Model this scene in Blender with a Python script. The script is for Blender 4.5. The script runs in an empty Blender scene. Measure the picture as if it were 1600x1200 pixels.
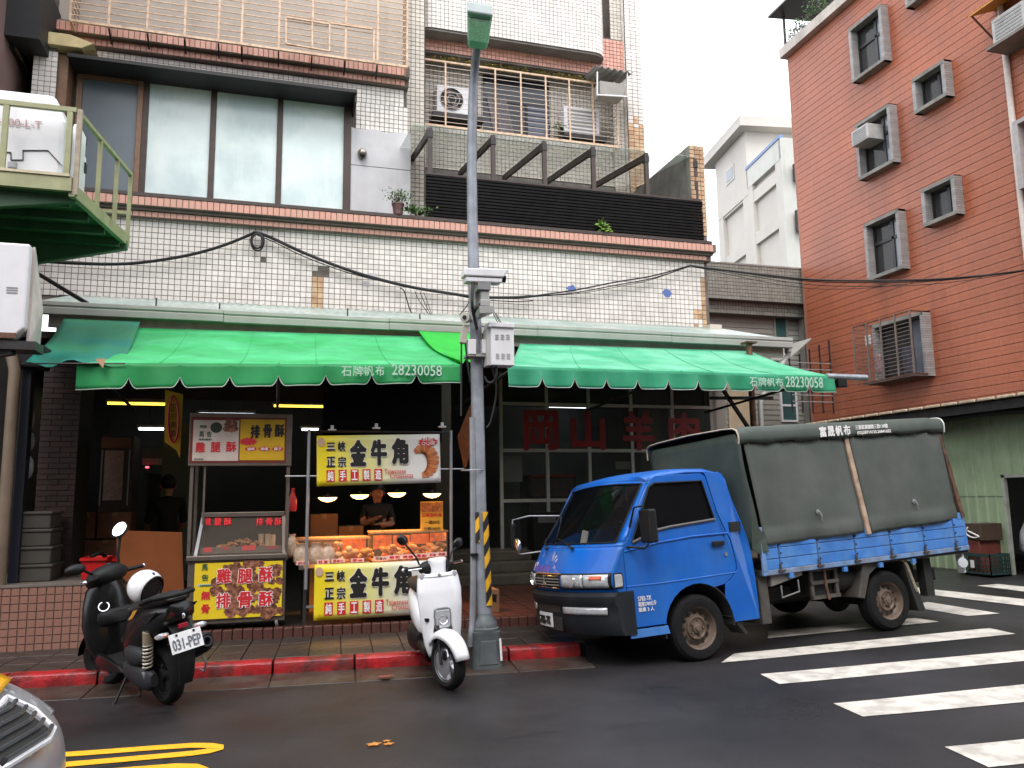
import bpy, bmesh, math, random
from mathutils import Vector, Matrix
random.seed(7)
R = math.radians
SC = bpy.context.scene
COL = SC.collection
PI = math.pi

# ---------------------------------------------------------------- camera
FPX = 1250.0
PITCH, ROLL, HEAD = R(8.02), R(0.79), R(16.5)
CAM = Vector((0, 0, 1.6))
_F = Vector((math.sin(HEAD), math.cos(HEAD), 0)); _R0 = Vector((math.cos(HEAD), -math.sin(HEAD), 0)); _Z = Vector((0, 0, 1))
FWD = _F * math.cos(PITCH) + _Z * math.sin(PITCH)
_U0 = -_F * math.sin(PITCH) + _Z * math.cos(PITCH)
RGT = _R0 * math.cos(ROLL) - _U0 * math.sin(ROLL)
UPV = _R0 * math.sin(ROLL) + _U0 * math.cos(ROLL)
cd = bpy.data.cameras.new('camera'); cam = bpy.data.objects.new('camera', cd); COL.objects.link(cam)
cd.sensor_width = 36.0; cd.lens = FPX / 1600 * 36; cd.clip_start = 0.05; cd.clip_end = 2000
mm = Matrix((RGT, UPV, -FWD)).transposed().to_4x4(); mm.translation = CAM
cam.matrix_world = mm
SC.camera = cam

# ---------------------------------------------------------------- sky, sun, exposure
w = bpy.data.worlds.new('World'); SC.world = w; w.use_nodes = True
nt = w.node_tree; nt.nodes.clear()
SUN_EL, SUN_AZ = R(52), R(200)          # azimuth from +Y clockwise: behind the viewer, to the left
sky = nt.nodes.new('ShaderNodeTexSky'); sky.sky_type = 'NISHITA'; sky.sun_disc = False
sky.sun_elevation = SUN_EL; sky.sun_rotation = SUN_AZ; sky.air_density = 1; sky.dust_density = 4; sky.ozone_density = 1
mx = nt.nodes.new('ShaderNodeMixRGB'); mx.inputs['Fac'].default_value = 0.86
mx.inputs['Color2'].default_value = (11.6, 11.8, 12.4, 1)      # the closed white cloud deck over the clear sky
bg = nt.nodes.new('ShaderNodeBackground'); bg.inputs['Strength'].default_value = 0.11
wo = nt.nodes.new('ShaderNodeOutputWorld')
nt.links.new(sky.outputs[0], mx.inputs['Color1']); nt.links.new(mx.outputs[0], bg.inputs['Color']); nt.links.new(bg.outputs[0], wo.inputs['Surface'])
sd = bpy.data.lights.new('sun', 'SUN'); so = bpy.data.objects.new('sun', sd); COL.objects.link(so)
sd.energy = 0.8; sd.angle = R(25); sd.color = (1, 0.97, 0.93)
_sv = Vector((math.sin(SUN_AZ) * math.cos(SUN_EL), math.cos(SUN_AZ) * math.cos(SUN_EL), math.sin(SUN_EL)))
so.rotation_euler = _sv.to_track_quat('Z', 'Y').to_euler(); so.location = (0, 0, 30)
SC.view_settings.view_transform = 'Standard'; SC.view_settings.look = 'None'
SC.view_settings.gamma = 1; SC.view_settings.use_curve_mapping = False
SC.view_settings.exposure = 1.1
SC.render.engine = 'CYCLES'
cy = SC.cycles; cy.use_denoising = True; cy.max_bounces = 8; cy.diffuse_bounces = 4; cy.glossy_bounces = 4; cy.transmission_bounces = 6; cy.transparent_max_bounces = 12
cy.sample_clamp_indirect = 6.0
try: cy.caustics_reflective = False; cy.caustics_refractive = False
except Exception: pass

# ---------------------------------------------------------------- photograph pixel -> point in the place
def ray(x, y): return RGT * ((x - 800) / FPX) + UPV * ((600 - y) / FPX) + FWD
def oz(x, y, z=0.0): d = ray(x, y); return CAM + d * ((z - 1.6) / d.z)
def oy(x, y, Y): d = ray(x, y); return CAM + d * (Y / d.y)
def ox(x, y, X): d = ray(x, y); return CAM + d * (X / d.x)
def gz(x):                                  # the street climbs gently to the right
    if x < 3.0: return 0.0
    if x < 4.6: return 0.037 * (x - 3.0) ** 2 / 3.2
    return 0.037 * (min(x, 13.0) - 3.8)
def og(x, y, dz=0.0):
    z = 0.0
    for i in range(40): z = 0.5 * z + 0.5 * (gz(oz(x, y, z + dz).x))
    return oz(x, y, z + dz)

# ---------------------------------------------------------------- materials
MATS = {}
def mat(name, col, rough=0.6, metal=0.0, var=0.12, vscale=6.0, bump=0.0, bscale=60.0, col2=None, c2scale=2.5, c2amt=0.0,
        streak=0.0, stcol=(0.05, 0.04, 0.035), stscale=3.0, emit=0.0, ecol=None, trans=0.0, alpha=1.0, island=0.0, coat=0.0, spec=None, sub=0.0, rvar=0.0, ior=None, detail=5.0):
    if name in MATS: return MATS[name]
    m = bpy.data.materials.new(name); m.use_nodes = True; MATS[name] = m
    t = m.node_tree; N = t.nodes; L = t.links; b = N['Principled BSDF']
    c = (col[0], col[1], col[2], 1)
    b.inputs['Roughness'].default_value = rough; b.inputs['Metallic'].default_value = metal
    if ior: b.inputs['IOR'].default_value = ior
    if spec is not None: b.inputs['Specular IOR Level'].default_value = spec
    if coat: b.inputs['Coat Weight'].default_value = coat; b.inputs['Coat Roughness'].default_value = 0.06
    if trans: b.inputs['Transmission Weight'].default_value = trans
    if alpha < 1: b.inputs['Alpha'].default_value = alpha
    tc = N.new('ShaderNodeTexCoord'); src = tc.outputs['Object']
    cur = None
    def noise(scale, det=detail, vec=None, rg=0.55):
        n = N.new('ShaderNodeTexNoise'); n.inputs['Scale'].default_value = scale; n.inputs['Detail'].default_value = det; n.inputs['Roughness'].default_value = rg
        L.new(vec or src, n.inputs['Vector']); return n.outputs['Fac']
    def ramp(f, a, bb, lo=0.0, hi=1.0):
        r = N.new('ShaderNodeMapRange'); r.inputs[1].default_value = a; r.inputs[2].default_value = bb; r.inputs[3].default_value = lo; r.inputs[4].default_value = hi
        L.new(f, r.inputs[0]); return r.outputs[0]
    def mix(fac, c1, c2, mode='MIX'):
        x = N.new('ShaderNodeMixRGB'); x.blend_type = mode
        if isinstance(fac, float): x.inputs[0].default_value = fac
        else: L.new(fac, x.inputs[0])
        for i, cc in ((1, c1), (2, c2)):
            if isinstance(cc, tuple): x.inputs[i].default_value = cc if len(cc) == 4 else (*cc, 1)
            else: L.new(cc, x.inputs[i])
        return x.outputs[0]
    cur = c
    if c2amt and col2: cur = mix(ramp(noise(c2scale, 6), 0.5 - 0.25 * c2amt + 0.05, 0.62, 0, min(1, c2amt * 1.3)), cur, (*col2, 1))
    if var:
        f = ramp(noise(vscale), 0.3, 0.7, 1 - var, 1 + var)
        x = N.new('ShaderNodeVectorMath'); x.operation = 'SCALE'; L.new(f, x.inputs['Scale'])
        if isinstance(cur, tuple): x.inputs[0].default_value = cur[:3]
        else: L.new(cur, x.inputs[0])
        cur = x.outputs[0]
    if island:
        g = N.new('ShaderNodeNewGeometry'); f = ramp(g.outputs['Random Per Island'], 0, 1, 1 - island, 1 + island * 0.6)
        x = N.new('ShaderNodeVectorMath'); x.operation = 'SCALE'; L.new(f, x.inputs['Scale'])
        if isinstance(cur, tuple): x.inputs[0].default_value = cur[:3]
        else: L.new(cur, x.inputs[0])
        cur = x.outputs[0]
    if streak:
        mp = N.new('ShaderNodeMapping'); mp.inputs['Scale'].default_value = (stscale, stscale, stscale * 0.12); L.new(src, mp.inputs['Vector'])
        f = ramp(noise(1.0, 7, mp.outputs[0], 0.65), 0.5, 0.75, 0, streak); cur = mix(f, cur, (*stcol, 1))
    if isinstance(cur, tuple): b.inputs['Base Color'].default_value = cur if len(cur) == 4 else (*cur, 1)
    else: L.new(cur, b.inputs['Base Color'])
    if rvar:
        L.new(ramp(noise(vscale * 0.6), 0.3, 0.7, max(0.02, rough - rvar), min(1, rough + rvar)), b.inputs['Roughness'])
    if bump:
        bp = N.new('ShaderNodeBump'); bp.inputs['Strength'].default_value = bump; bp.inputs['Distance'].default_value = 0.01
        L.new(noise(bscale, 4), bp.inputs['Height']); L.new(bp.outputs[0], b.inputs['Normal'])
    if emit:
        e = ecol or col; b.inputs['Emission Color'].default_value = (*e, 1); b.inputs['Emission Strength'].default_value = emit
    if sub: b.inputs['Subsurface Weight'].default_value = sub
    m['hi'] = 1
    return m

# ---------------------------------------------------------------- mesh builder
def Vn(*a): return Vector(a)
class G:
    def __init__(s): s.v = []; s.f = []; s.m = []; s.mi = 0
    def add(s, vs, fs, mi=None):
        o = len(s.v); s.v += [Vector(p) for p in vs]; s.f += [tuple(i + o for i in f) for f in fs]; s.m += [s.mi if mi is None else mi] * len(fs); return s
    def box(s, x0, x1, y0, y1, z0, z1, mi=None):
        return s.add([(x0,y0,z0),(x1,y0,z0),(x1,y1,z0),(x0,y1,z0),(x0,y0,z1),(x1,y0,z1),(x1,y1,z1),(x0,y1,z1)],
                     [(0,3,2,1),(4,5,6,7),(0,1,5,4),(1,2,6,5),(2,3,7,6),(3,0,4,7)], mi)
    def obox(s, o, u, v, w, mi=None):        # corner o, edge vectors u v w
        o, u, v, w = map(Vector, (o, u, v, w))
        if u.cross(v).dot(w) < 0: u, v = v, u
        return s.add([o,o+u,o+u+v,o+v,o+w,o+u+w,o+u+v+w,o+v+w],[(0,3,2,1),(4,5,6,7),(0,1,5,4),(1,2,6,5),(2,3,7,6),(3,0,4,7)], mi)
    def cbox(s, c, dx, dy, dz, M=None, mi=None):
        M = M or Matrix.Identity(3); c = Vector(c)
        u, v, w_ = M @ Vector((dx,0,0)), M @ Vector((0,dy,0)), M @ Vector((0,0,dz))
        return s.obox(c - (u+v+w_)/2, u, v, w_, mi)
    def bar(s, p, q, w, h=None, up=(0,0,1), mi=None):
        p, q = Vector(p), Vector(q); d = (q-p); h = h or w; up = Vector(up)
        a = d.cross(up)
        if a.length < 1e-6: a = d.cross(Vector((0,1,0)))
        a.normalize(); b = a.cross(d).normalized()
        return s.obox(p - a*w/2 - b*h/2, a*w, b*h, d, mi)
    def ring(s, c, a, b, n, r, r2=None):
        r2 = r if r2 is None else r2
        return [Vector(c) + a*math.cos(2*PI*i/n)*r + b*math.sin(2*PI*i/n)*r2 for i in range(n)]
    def tube(s, pts, r, n=8, closed=False, caps=True, mi=None):
        pts = [Vector(p) for p in pts]; k = len(pts); rr = r if isinstance(r, (list, tuple)) else [r]*k
        t0 = (pts[1]-pts[0]).normalized(); a = t0.cross(Vector((0,0,1)))
        if a.length < 1e-4: a = t0.cross(Vector((0,1,0)))
        a.normalize(); rings = []
        for i in range(k):
            if closed: t = (pts[(i+1)%k]-pts[i-1])
            else: t = pts[min(i+1,k-1)]-pts[max(i-1,0)]
            if t.length < 1e-9: t = t0
            t.normalize(); a = (a - t*a.dot(t)); 
            if a.length < 1e-6: a = t.orthogonal()
            a.normalize(); b = t.cross(a); rings.append(s.ring(pts[i], a, b, n, rr[i]))
        return s.loft(rings, ring_closed=True, loop=closed, caps=caps and not closed, mi=mi)
    def loft(s, rings, ring_closed=True, loop=False, caps=True, mi=None):
        n = len(rings[0]); k = len(rings); vs = [p for r_ in rings for p in r_]; fs = []
        for i in range(k if loop else k-1):
            j = (i+1)%k
            for a in range(n if ring_closed else n-1):
                b = (a+1)%n; fs.append((i*n+a, i*n+b, j*n+b, j*n+a))
        if caps and ring_closed and not loop:
            fs.append(tuple(range(n-1,-1,-1))); fs.append(tuple((k-1)*n+a for a in range(n)))
        return s.add(vs, fs, mi)
    def lathe(s, prof, o=(0,0,0), ax=(0,0,1), n=20, mi=None, caps=True):
        o = Vector(o); ax = Vector(ax).normalized(); a = ax.orthogonal().normalized(); b = ax.cross(a)
        return s.loft([s.ring(o + ax*z, a, b, n, max(r,1e-5)) for r, z in prof], caps=caps, mi=mi)
    def prism(s, poly, o, u, v, w, mi=None):  # 2D polygon in u,v, extruded along w
        o, u, v, w = map(Vector, (o, u, v, w)); P = [o + u*a + v*b for a, b in poly]; n = len(P)
        if (u.cross(v)).dot(w) * sum(poly[i][0]*poly[(i+1)%n][1]-poly[(i+1)%n][0]*poly[i][1] for i in range(n)) < 0: P = P[::-1]
        return s.add(P + [p+w for p in P], [tuple(range(n-1,-1,-1)), tuple(range(n,2*n))] + [(i,(i+1)%n,(i+1)%n+n,i+n) for i in range(n)], mi)
    def quad(s, a, b, c, d, mi=None): return s.add([a,b,c,d],[(0,1,2,3)], mi)
    def sheet(s, fn, nu, nv, th=0.0, mi=None):   # fn(a,b) a,b in 0..1
        vs = [Vector(fn(i/nu, j/nv)) for j in range(nv+1) for i in range(nu+1)]; W = nu+1
        fs = [(j*W+i, j*W+i+1, (j+1)*W+i+1, (j+1)*W+i) for j in range(nv) for i in range(nu)]
        return s.add(vs, fs, mi)
    def sphere(s, c, rx, ry=None, rz=None, nu=12, nv=8, M=None, mi=None):
        ry = ry or rx; rz = rz or rx; c = Vector(c); M = M or Matrix.Identity(3); rings = []
        for j in range(nv+1):
            t = PI*(j/nv); r_ = max(math.sin(t), 1e-3)
            rings.append([c + M @ Vector((rx*r_*math.cos(2*PI*i/nu), ry*r_*math.sin(2*PI*i/nu), -rz*math.cos(t))) for i in range(nu)])
        return s.loft(rings, mi=mi)
    def xf(s, M):
        s.v = [M @ p for p in s.v]; return s
    def build(s, name, m, parent=None, smooth=None, bevel=None, seg=2, world=True, solid=None, kind=None, weld=False, sub=0):
        me = bpy.data.meshes.new(name)
        vs = s.v
        if parent is not None and world:
            root = parent
            while root.parent: root = root.parent
            inv = root.matrix_basis.inverted(); vs = [inv @ p for p in vs]
        me.from_pydata([tuple(p) for p in vs], [], s.f)
        for x in (m if isinstance(m, (list, tuple)) else [m]): me.materials.append(x)
        if len(me.polygons) == len(s.m): me.polygons.foreach_set('material_index', s.m)
        o = bpy.data.objects.new(name, me); COL.objects.link(o)
        if parent is not None: o.parent = parent
        fix(me, weld)
        if smooth is not None:
            me.polygons.foreach_set('use_smooth', [True]*len(me.polygons)); me.set_sharp_from_angle(angle=R(smooth))
        if solid:
            md = o.modifiers.new('solid', 'SOLIDIFY'); md.thickness = solid; md.offset = 0
        if bevel:
            md = o.modifiers.new('bevel', 'BEVEL'); md.width = bevel; md.segments = seg; md.limit_method = 'ANGLE'; md.angle_limit = R(35); md.harden_normals = False
        if sub:
            md = o.modifiers.new('sub', 'SUBSURF'); md.levels = sub; md.render_levels = sub
        if kind: o['kind'] = kind
        return o
def fix(me, weld=False):
    if len(me.polygons) > 60000: return
    bm = bmesh.new(); bm.from_mesh(me)
    if weld: bmesh.ops.remove_doubles(bm, verts=bm.verts, dist=1e-4)
    bmesh.ops.recalc_face_normals(bm, faces=bm.faces); bm.to_mesh(me); bm.free()

def thing(name, label, cat, loc=(0,0,0), group=None, rotz=0, M=None):
    o = bpy.data.objects.new(name, None); COL.objects.link(o); o.empty_display_size = 0.1
    if M is not None: o.matrix_basis = M
    else: o.location = loc; o.rotation_euler = (0, 0, rotz)
    o['label'] = label; o['category'] = cat
    if group: o['group'] = group
    return o
def tag(o, label, cat, group=None):
    o['label'] = label; o['category'] = cat
    if group: o['group'] = group
    return o
def struct(o): o['kind'] = 'structure'; return o
def setting(name, loc=(0,0,0)):
    o = bpy.data.objects.new(name, None); COL.objects.link(o); o.location = loc; o['kind'] = 'structure'; return o
def part(name, me, parent, loc=None, M=None):     # another object on the same mesh data, in the parent's frame
    o = bpy.data.objects.new(name, me); COL.objects.link(o); o.parent = parent
    if M is not None: o.matrix_basis = M
    elif loc is not None: o.location = loc
    return o
def copy_tree(o, parent=None):
    c = o.copy(); COL.objects.link(c)
    if parent is not None: c.parent = parent
    for ch in list(o.children): copy_tree(ch, c)
    return c
def rootinv(p):
    while p.parent: p = p.parent
    return p.matrix_basis.inverted()

_texts = {}
def text_geom(body, bold=0.0, depth=0.004):
    key = (body, bold, depth)
    if key in _texts: return _texts[key]
    c = bpy.data.curves.new('lettering', 'FONT'); c.body = body; c.size = 1.0; c.extrude = 0.5; c.offset = bold; c.resolution_u = 2
    c.align_x = 'LEFT'; c.space_line = 1.0
    o = bpy.data.objects.new('lettering', c); COL.objects.link(o)
    dg = bpy.context.evaluated_depsgraph_get(); me = bpy.data.meshes.new_from_object(o.evaluated_get(dg))
    vs = [v.co.copy() for v in me.vertices]; fs = [tuple(p.vertices) for p in me.polygons]
    bpy.data.objects.remove(o); bpy.data.curves.remove(c); bpy.data.meshes.remove(me)
    _texts[key] = (vs, fs); return _texts[key]
def put_text(g, body, o, u, v, W, H, bold=0.0, depth=0.003, lift=0.0, keep=False, mi=None):
    """lettering fitted into the W x H box whose lower left corner is o; u right, v up."""
    vs, fs = text_geom(body)
    if not vs: return g
    x0 = min(p.x for p in vs); x1 = max(p.x for p in vs); y0 = min(p.y for p in vs); y1 = max(p.y for p in vs)
    u = Vector(u).normalized(); v = Vector(v).normalized(); n = u.cross(v).normalized(); o = Vector(o)
    sx = W / max(x1-x0, 1e-6); sy = H / max(y1-y0, 1e-6)
    b = min(bold, .09)*min(W, H)*1.1
    offs = [(0,0)] if b < 1e-6 else [(b*math.cos(a), b*math.sin(a)) for a in [2*PI*k/8 for k in range(8)]]
    sx *= (W-2*b)/W; sy *= (H-2*b)/H
    for k, (dx, dy) in enumerate(offs):          # a heavier stroke: the outline repeated round a small circle, each a hair above the last
        q = o + u*(b+dx) + v*(b+dy) + n*(lift + k*.00012)
        g.add([q + u*((p.x-x0)*sx) + v*((p.y-y0)*sy) + n*((p.z+0.5)*depth) for p in vs], fs, mi)
    return g

# ---------------------------------------------------------------- tiled surfaces
def tile_geom(g, o, u, v, nu, nv, pu, pv, gap, th, skip=None, rnd=0.0, mis=None):
    """nu x nv raised square tiles; normal = u x v."""
    o = Vector(o); u = Vector(u).normalized(); v = Vector(v).normalized(); n = u.cross(v)
    for j in range(nv):
        for i in range(nu):
            if skip and skip(i, j): continue
            t = th + (random.random() - .5) * rnd; c = o + u*(i*pu + gap/2) + v*(j*pv + gap/2)
            a, b = u*(pu-gap), v*(pv-gap); e = (pu-gap)*0.05; t3 = n*t
            P = [c, c+a, c+a+b, c+b]; m_ = c + a/2 + b/2
            Q = [p + t3 + (m_-p)*0.07 for p in P]
            g.add(P + Q, [(4,5,6,7),(0,1,5,4),(1,2,6,5),(2,3,7,6),(3,0,4,7)], (mis(i, j) if mis else None))
    return g
# ---------------------------------------------------------------- materials used everywhere
M_asph = mat('asphalt', (.0150,.0132,.0138), rough=.42, rvar=.17, var=.3, vscale=1.1, bump=.5, bscale=260, col2=(.028,.026,.028), c2scale=.7, c2amt=.55)
def _road_marks(m):        # worn pale scuffs dragged along the street, and darker damp patches
    t = m.node_tree; N = t.nodes; L = t.links; b = N['Principled BSDF']; src = b.inputs['Base Color'].links[0].from_socket
    tc = N.new('ShaderNodeTexCoord'); mp = N.new('ShaderNodeMapping'); mp.inputs['Scale'].default_value = (.45,9,1); mp.inputs['Rotation'].default_value = (0,0,.1); L.new(tc.outputs['Object'], mp.inputs[0])
    n = N.new('ShaderNodeTexNoise'); n.inputs['Scale'].default_value = 1; n.inputs['Detail'].default_value = 8; n.inputs['Roughness'].default_value = .7; L.new(mp.outputs[0], n.inputs['Vector'])
    r = N.new('ShaderNodeMapRange'); r.inputs[1].default_value = .60; r.inputs[2].default_value = .80; r.inputs[3].default_value = 0; r.inputs[4].default_value = .55; L.new(n.outputs['Fac'], r.inputs[0])
    v = N.new('ShaderNodeTexVoronoi'); v.inputs['Scale'].default_value = 26; L.new(tc.outputs['Object'], v.inputs['Vector']); r2 = N.new('ShaderNodeMapRange'); r2.inputs[1].default_value = .03; r2.inputs[2].default_value = .09; r2.inputs[3].default_value = .8; r2.inputs[4].default_value = 0; L.new(v.outputs['Distance'], r2.inputs[0])
    n3 = N.new('ShaderNodeTexNoise'); n3.inputs['Scale'].default_value = 1.7; L.new(tc.outputs['Object'], n3.inputs['Vector']); r3 = N.new('ShaderNodeMapRange'); r3.inputs[1].default_value = .5; r3.inputs[2].default_value = .65; L.new(n3.outputs['Fac'], r3.inputs[0]); mm_ = N.new('ShaderNodeMath'); mm_.operation = 'MULTIPLY'; L.new(r2.outputs[0], mm_.inputs[0]); L.new(r3.outputs[0], mm_.inputs[1])
    x = N.new('ShaderNodeMixRGB'); L.new(r.outputs[0], x.inputs[0]); L.new(src, x.inputs[1]); x.inputs[2].default_value = (.060,.057,.060,1)
    wv = N.new('ShaderNodeTexNoise'); wv.inputs['Scale'].default_value = 2.2; wv.inputs['Detail'].default_value = 6; L.new(tc.outputs['Object'], wv.inputs['Vector']); wa = N.new('ShaderNodeMixRGB'); wa.inputs[0].default_value = .12; L.new(tc.outputs['Object'], wa.inputs[1]); L.new(wv.outputs['Color'], wa.inputs[2])
    vc = N.new('ShaderNodeTexVoronoi'); vc.feature = 'DISTANCE_TO_EDGE'; vc.inputs['Scale'].default_value = .75; L.new(wa.outputs[0], vc.inputs['Vector']); rc_ = N.new('ShaderNodeMapRange'); rc_.inputs[1].default_value = .003; rc_.inputs[2].default_value = .011; rc_.inputs[3].default_value = .75; rc_.inputs[4].default_value = 0; L.new(vc.outputs['Distance'], rc_.inputs[0])
    rm_ = N.new('ShaderNodeMapRange'); rm_.inputs[1].default_value = .50; rm_.inputs[2].default_value = .60; L.new(n3.outputs['Fac'], rm_.inputs[0]); cm_ = N.new('ShaderNodeMath'); cm_.operation = 'MULTIPLY'; L.new(rc_.outputs[0], cm_.inputs[0]); L.new(rm_.outputs[0], cm_.inputs[1]); xm = N.new('ShaderNodeMath'); xm.operation = 'MAXIMUM'; L.new(cm_.outputs[0], xm.inputs[0]); L.new(mm_.outputs[0], xm.inputs[1])
    y = N.new('ShaderNodeMixRGB'); L.new(xm.outputs[0], y.inputs[0]); L.new(x.outputs[0], y.inputs[1]); y.inputs[2].default_value = (.004,.004,.004,1); L.new(y.outputs[0], b.inputs['Base Color'])
_road_marks(M_asph)
M_conc = mat('concrete', (.20,.18,.165), .8, var=.2, vscale=4, bump=.25, bscale=60, col2=(.08,.07,.06), c2scale=2, c2amt=.5, streak=.35)
M_gutc = mat('gutter_concrete', (.042,.029,.022), .38, var=.35, vscale=5, bump=.4, bscale=80, rvar=.15, col2=(.075,.06,.05), c2scale=3, c2amt=.4)
M_slab = mat('paving_slab', (.034,.026,.022), .42, var=.35, vscale=7, bump=.25, bscale=90, rvar=.18, island=.0)
M_joint = mat('dark_joint', (.02,.017,.015), .85)
M_red = mat('red_kerb_paint', (.40,.014,.018), .38, var=.25, vscale=9, bump=.5, bscale=45, col2=(.045,.014,.013), c2scale=5, c2amt=.62, rvar=.14, detail=11, streak=.4, stcol=(.03,.012,.012), stscale=12)
M_white_p = mat('road_white_paint', (.64,.60,.53), .6, var=.08, vscale=9, bump=.4, bscale=160, col2=(.26,.24,.21), c2scale=5, c2amt=.36, detail=11, streak=.25, stcol=(.3,.28,.25), stscale=5)
M_yel_p = mat('road_yellow_paint', (.80,.40,.012), .55, var=.1, vscale=10, bump=.3, bscale=160)
M_brick = mat('edge_brick', (.075,.024,.017), .55, var=.25, vscale=20, bump=.3, bscale=80)
M_ftile = mat('red_floor_tile', (.10,.034,.024), .35, var=.2, vscale=8, bump=.15, bscale=60)
M_dark = mat('dark_floor', (.028,.021,.017), .45, var=.25, vscale=3, bump=.1)
M_black = mat('black_plastic', (.008,.008,.0085), .5, spec=.3, var=.15, vscale=20, bump=.08, bscale=200)
M_steel = mat('galvanised_steel', (.36,.38,.41), .42, metal=.55, var=.14, vscale=12, col2=(.22,.24,.27), c2scale=5, c2amt=.4, bump=.06, bscale=60)
M_dsteel = mat('dark_steel', (.035,.032,.032), .45, metal=.3, var=.2, vscale=12, bump=.1)
M_wtile = mat('white_tile', (.77,.725,.68), .28, var=.07, vscale=1.3, island=.12, streak=.34, stcol=(.46,.40,.33), stscale=1.4)
M_wtile2 = mat('stained_tile', (.62,.45,.27), .4, var=.2, vscale=10, island=.16, col2=(.36,.15,.07), c2scale=5, c2amt=.5, streak=.4, stcol=(.2,.07,.03), stscale=6)
M_btile = mat('beige_tile', (.60,.55,.475), .35, var=.08, vscale=2, island=.12, streak=.4, stcol=(.2,.17,.1), stscale=1.5)
M_ptile = mat('pink_tile', (.66,.345,.265), .35, var=.08, vscale=3, island=.16, streak=.3, stcol=(.25,.12,.08), stscale=3)
M_ptile2 = mat('orange_pink_tile', (.27,.135,.10), .4, var=.2, vscale=5, island=.14)
M_grout = mat('grout', (.15,.125,.11), .85, var=.2, vscale=6)
M_wall = mat('old_plaster', (.34,.32,.30), .8, var=.12, vscale=2, bump=.15, bscale=30, streak=.5)
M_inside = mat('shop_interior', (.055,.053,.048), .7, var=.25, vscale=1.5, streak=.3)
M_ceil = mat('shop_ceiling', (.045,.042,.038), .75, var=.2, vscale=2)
M_whitem = mat('white_enamel', (.74,.74,.76), .32, var=.05, vscale=4, streak=.22, stcol=(.35,.25,.16), stscale=4)
M_glassd = mat('dark_glass', (.012,.014,.016), .06, spec=.6, var=0)
M_wood = mat('brown_board', (.145,.042,.012), .8, spec=.15, var=.12, vscale=5, bump=.08, bscale=50)
M_card = mat('cardboard', (.20,.10,.045), .8, var=.12, vscale=6, bump=.06)
M_cable = mat('cable_rubber', (.012,.011,.011), .5, var=.2)
M_rubber = mat('tyre_rubber', (.012,.0115,.0115), .85, spec=.18, var=.25, vscale=18, bump=.25, bscale=120)
M_rust = mat('rusty_metal', (.16,.075,.045), .7, metal=.2, var=.35, vscale=14, bump=.3, bscale=70, col2=(.07,.035,.025), c2scale=9, c2amt=.6)
M_chrome = mat('chrome', (.8,.8,.82), .12, metal=1.0, var=.05)
M_redpr = mat('red_print', (.55,.02,.03), .5, var=.04)
M_blkpr = mat('black_print', (.012,.010,.010), .5, var=.04)
M_whtpr = mat('white_print', (.78,.76,.74), .5, var=.04)
M_grnpr = mat('green_print', (.02,.10,.05), .5, var=.04)
M_yelpr = mat('yellow_print', (.80,.52,.015), .5, var=.05, vscale=3)
M_leaf = mat('leaf', (.055,.12,.022), .5, var=.35, vscale=25, island=.4)
M_stem = mat('twig', (.07,.045,.03), .8, var=.2)
M_skin = mat('skin', (.42,.22,.15), .5, var=.1, sub=.05)

# ---------------------------------------------------------------- ground
SA = math.atan(0.0735)                      # the kerb runs a few degrees off the facade
US = Vector((math.cos(SA), -math.sin(SA), 0)); VS = Vector((math.sin(SA), math.cos(SA), 0))
def st(s, t, z=0.0):                        # s along the kerb, t back from the kerb face
    return Vector((0.03, 7.955, 0)) + US*s + VS*t + Vector((0,0,z))
g = G()
xs = [-160,-60,-25,-12,-6,-2,0,1.5,2.6,3,3.2,3.4,3.6,3.8,4,4.2,4.4,4.6,5.5,7,9,11,13,16,25,60,160]; ys = [-160,-60,-20,-8,-3,0,2,4,6,8,10,12,16,24,50,160]
W = len(xs)
g.add([(x,y,gz(x)) for y in ys for x in xs], [(j*W+i,j*W+i+1,(j+1)*W+i+1,(j+1)*W+i) for j in range(len(ys)-1) for i in range(W-1)])
road = struct(g.build('road', M_asph, smooth=30))

# gutter strip and kerb
gs = setting('gutter_strip', st(0,-.25)); ks = setting('kerb', st(0,0))
for k in range(-9, 4):
    g = G(); x0, x1 = k*.74, (k+1)*.74-.008
    g.add([st(x0,-.46+random.uniform(-.015,.015),.006), st(x1,-.46+random.uniform(-.015,.015),.006), st(x1,-.002,.022), st(x0,-.002,.022),
           st(x0,-.46,-.05), st(x1,-.46,-.05), st(x1,-.002,-.05), st(x0,-.002,-.05)], [(0,1,2,3),(0,4,5,1),(1,5,6,2),(3,2,6,7),(0,3,7,4)])
    g.build('strip_slab', M_gutc, gs, bevel=.008)
    j = random.uniform(-.008,.008); g = G(); n = 9
    def kp(i, a, b): 
        e = random.uniform(-.003,.003)
        return st(x0+.006+(x1-x0-.012)*i/n, a+j+e, b+e)
    rings = [[kp(i,.0,-.03), kp(i,.004,.06), kp(i,.012,.112), kp(i,.032,.128), kp(i,.13,.134), kp(i,.155,.13), kp(i,.16,-.03)] for i in range(n+1)]
    g.loft(rings); g.build('kerb_stone', M_red, ks, smooth=50, bevel=.006)

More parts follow.
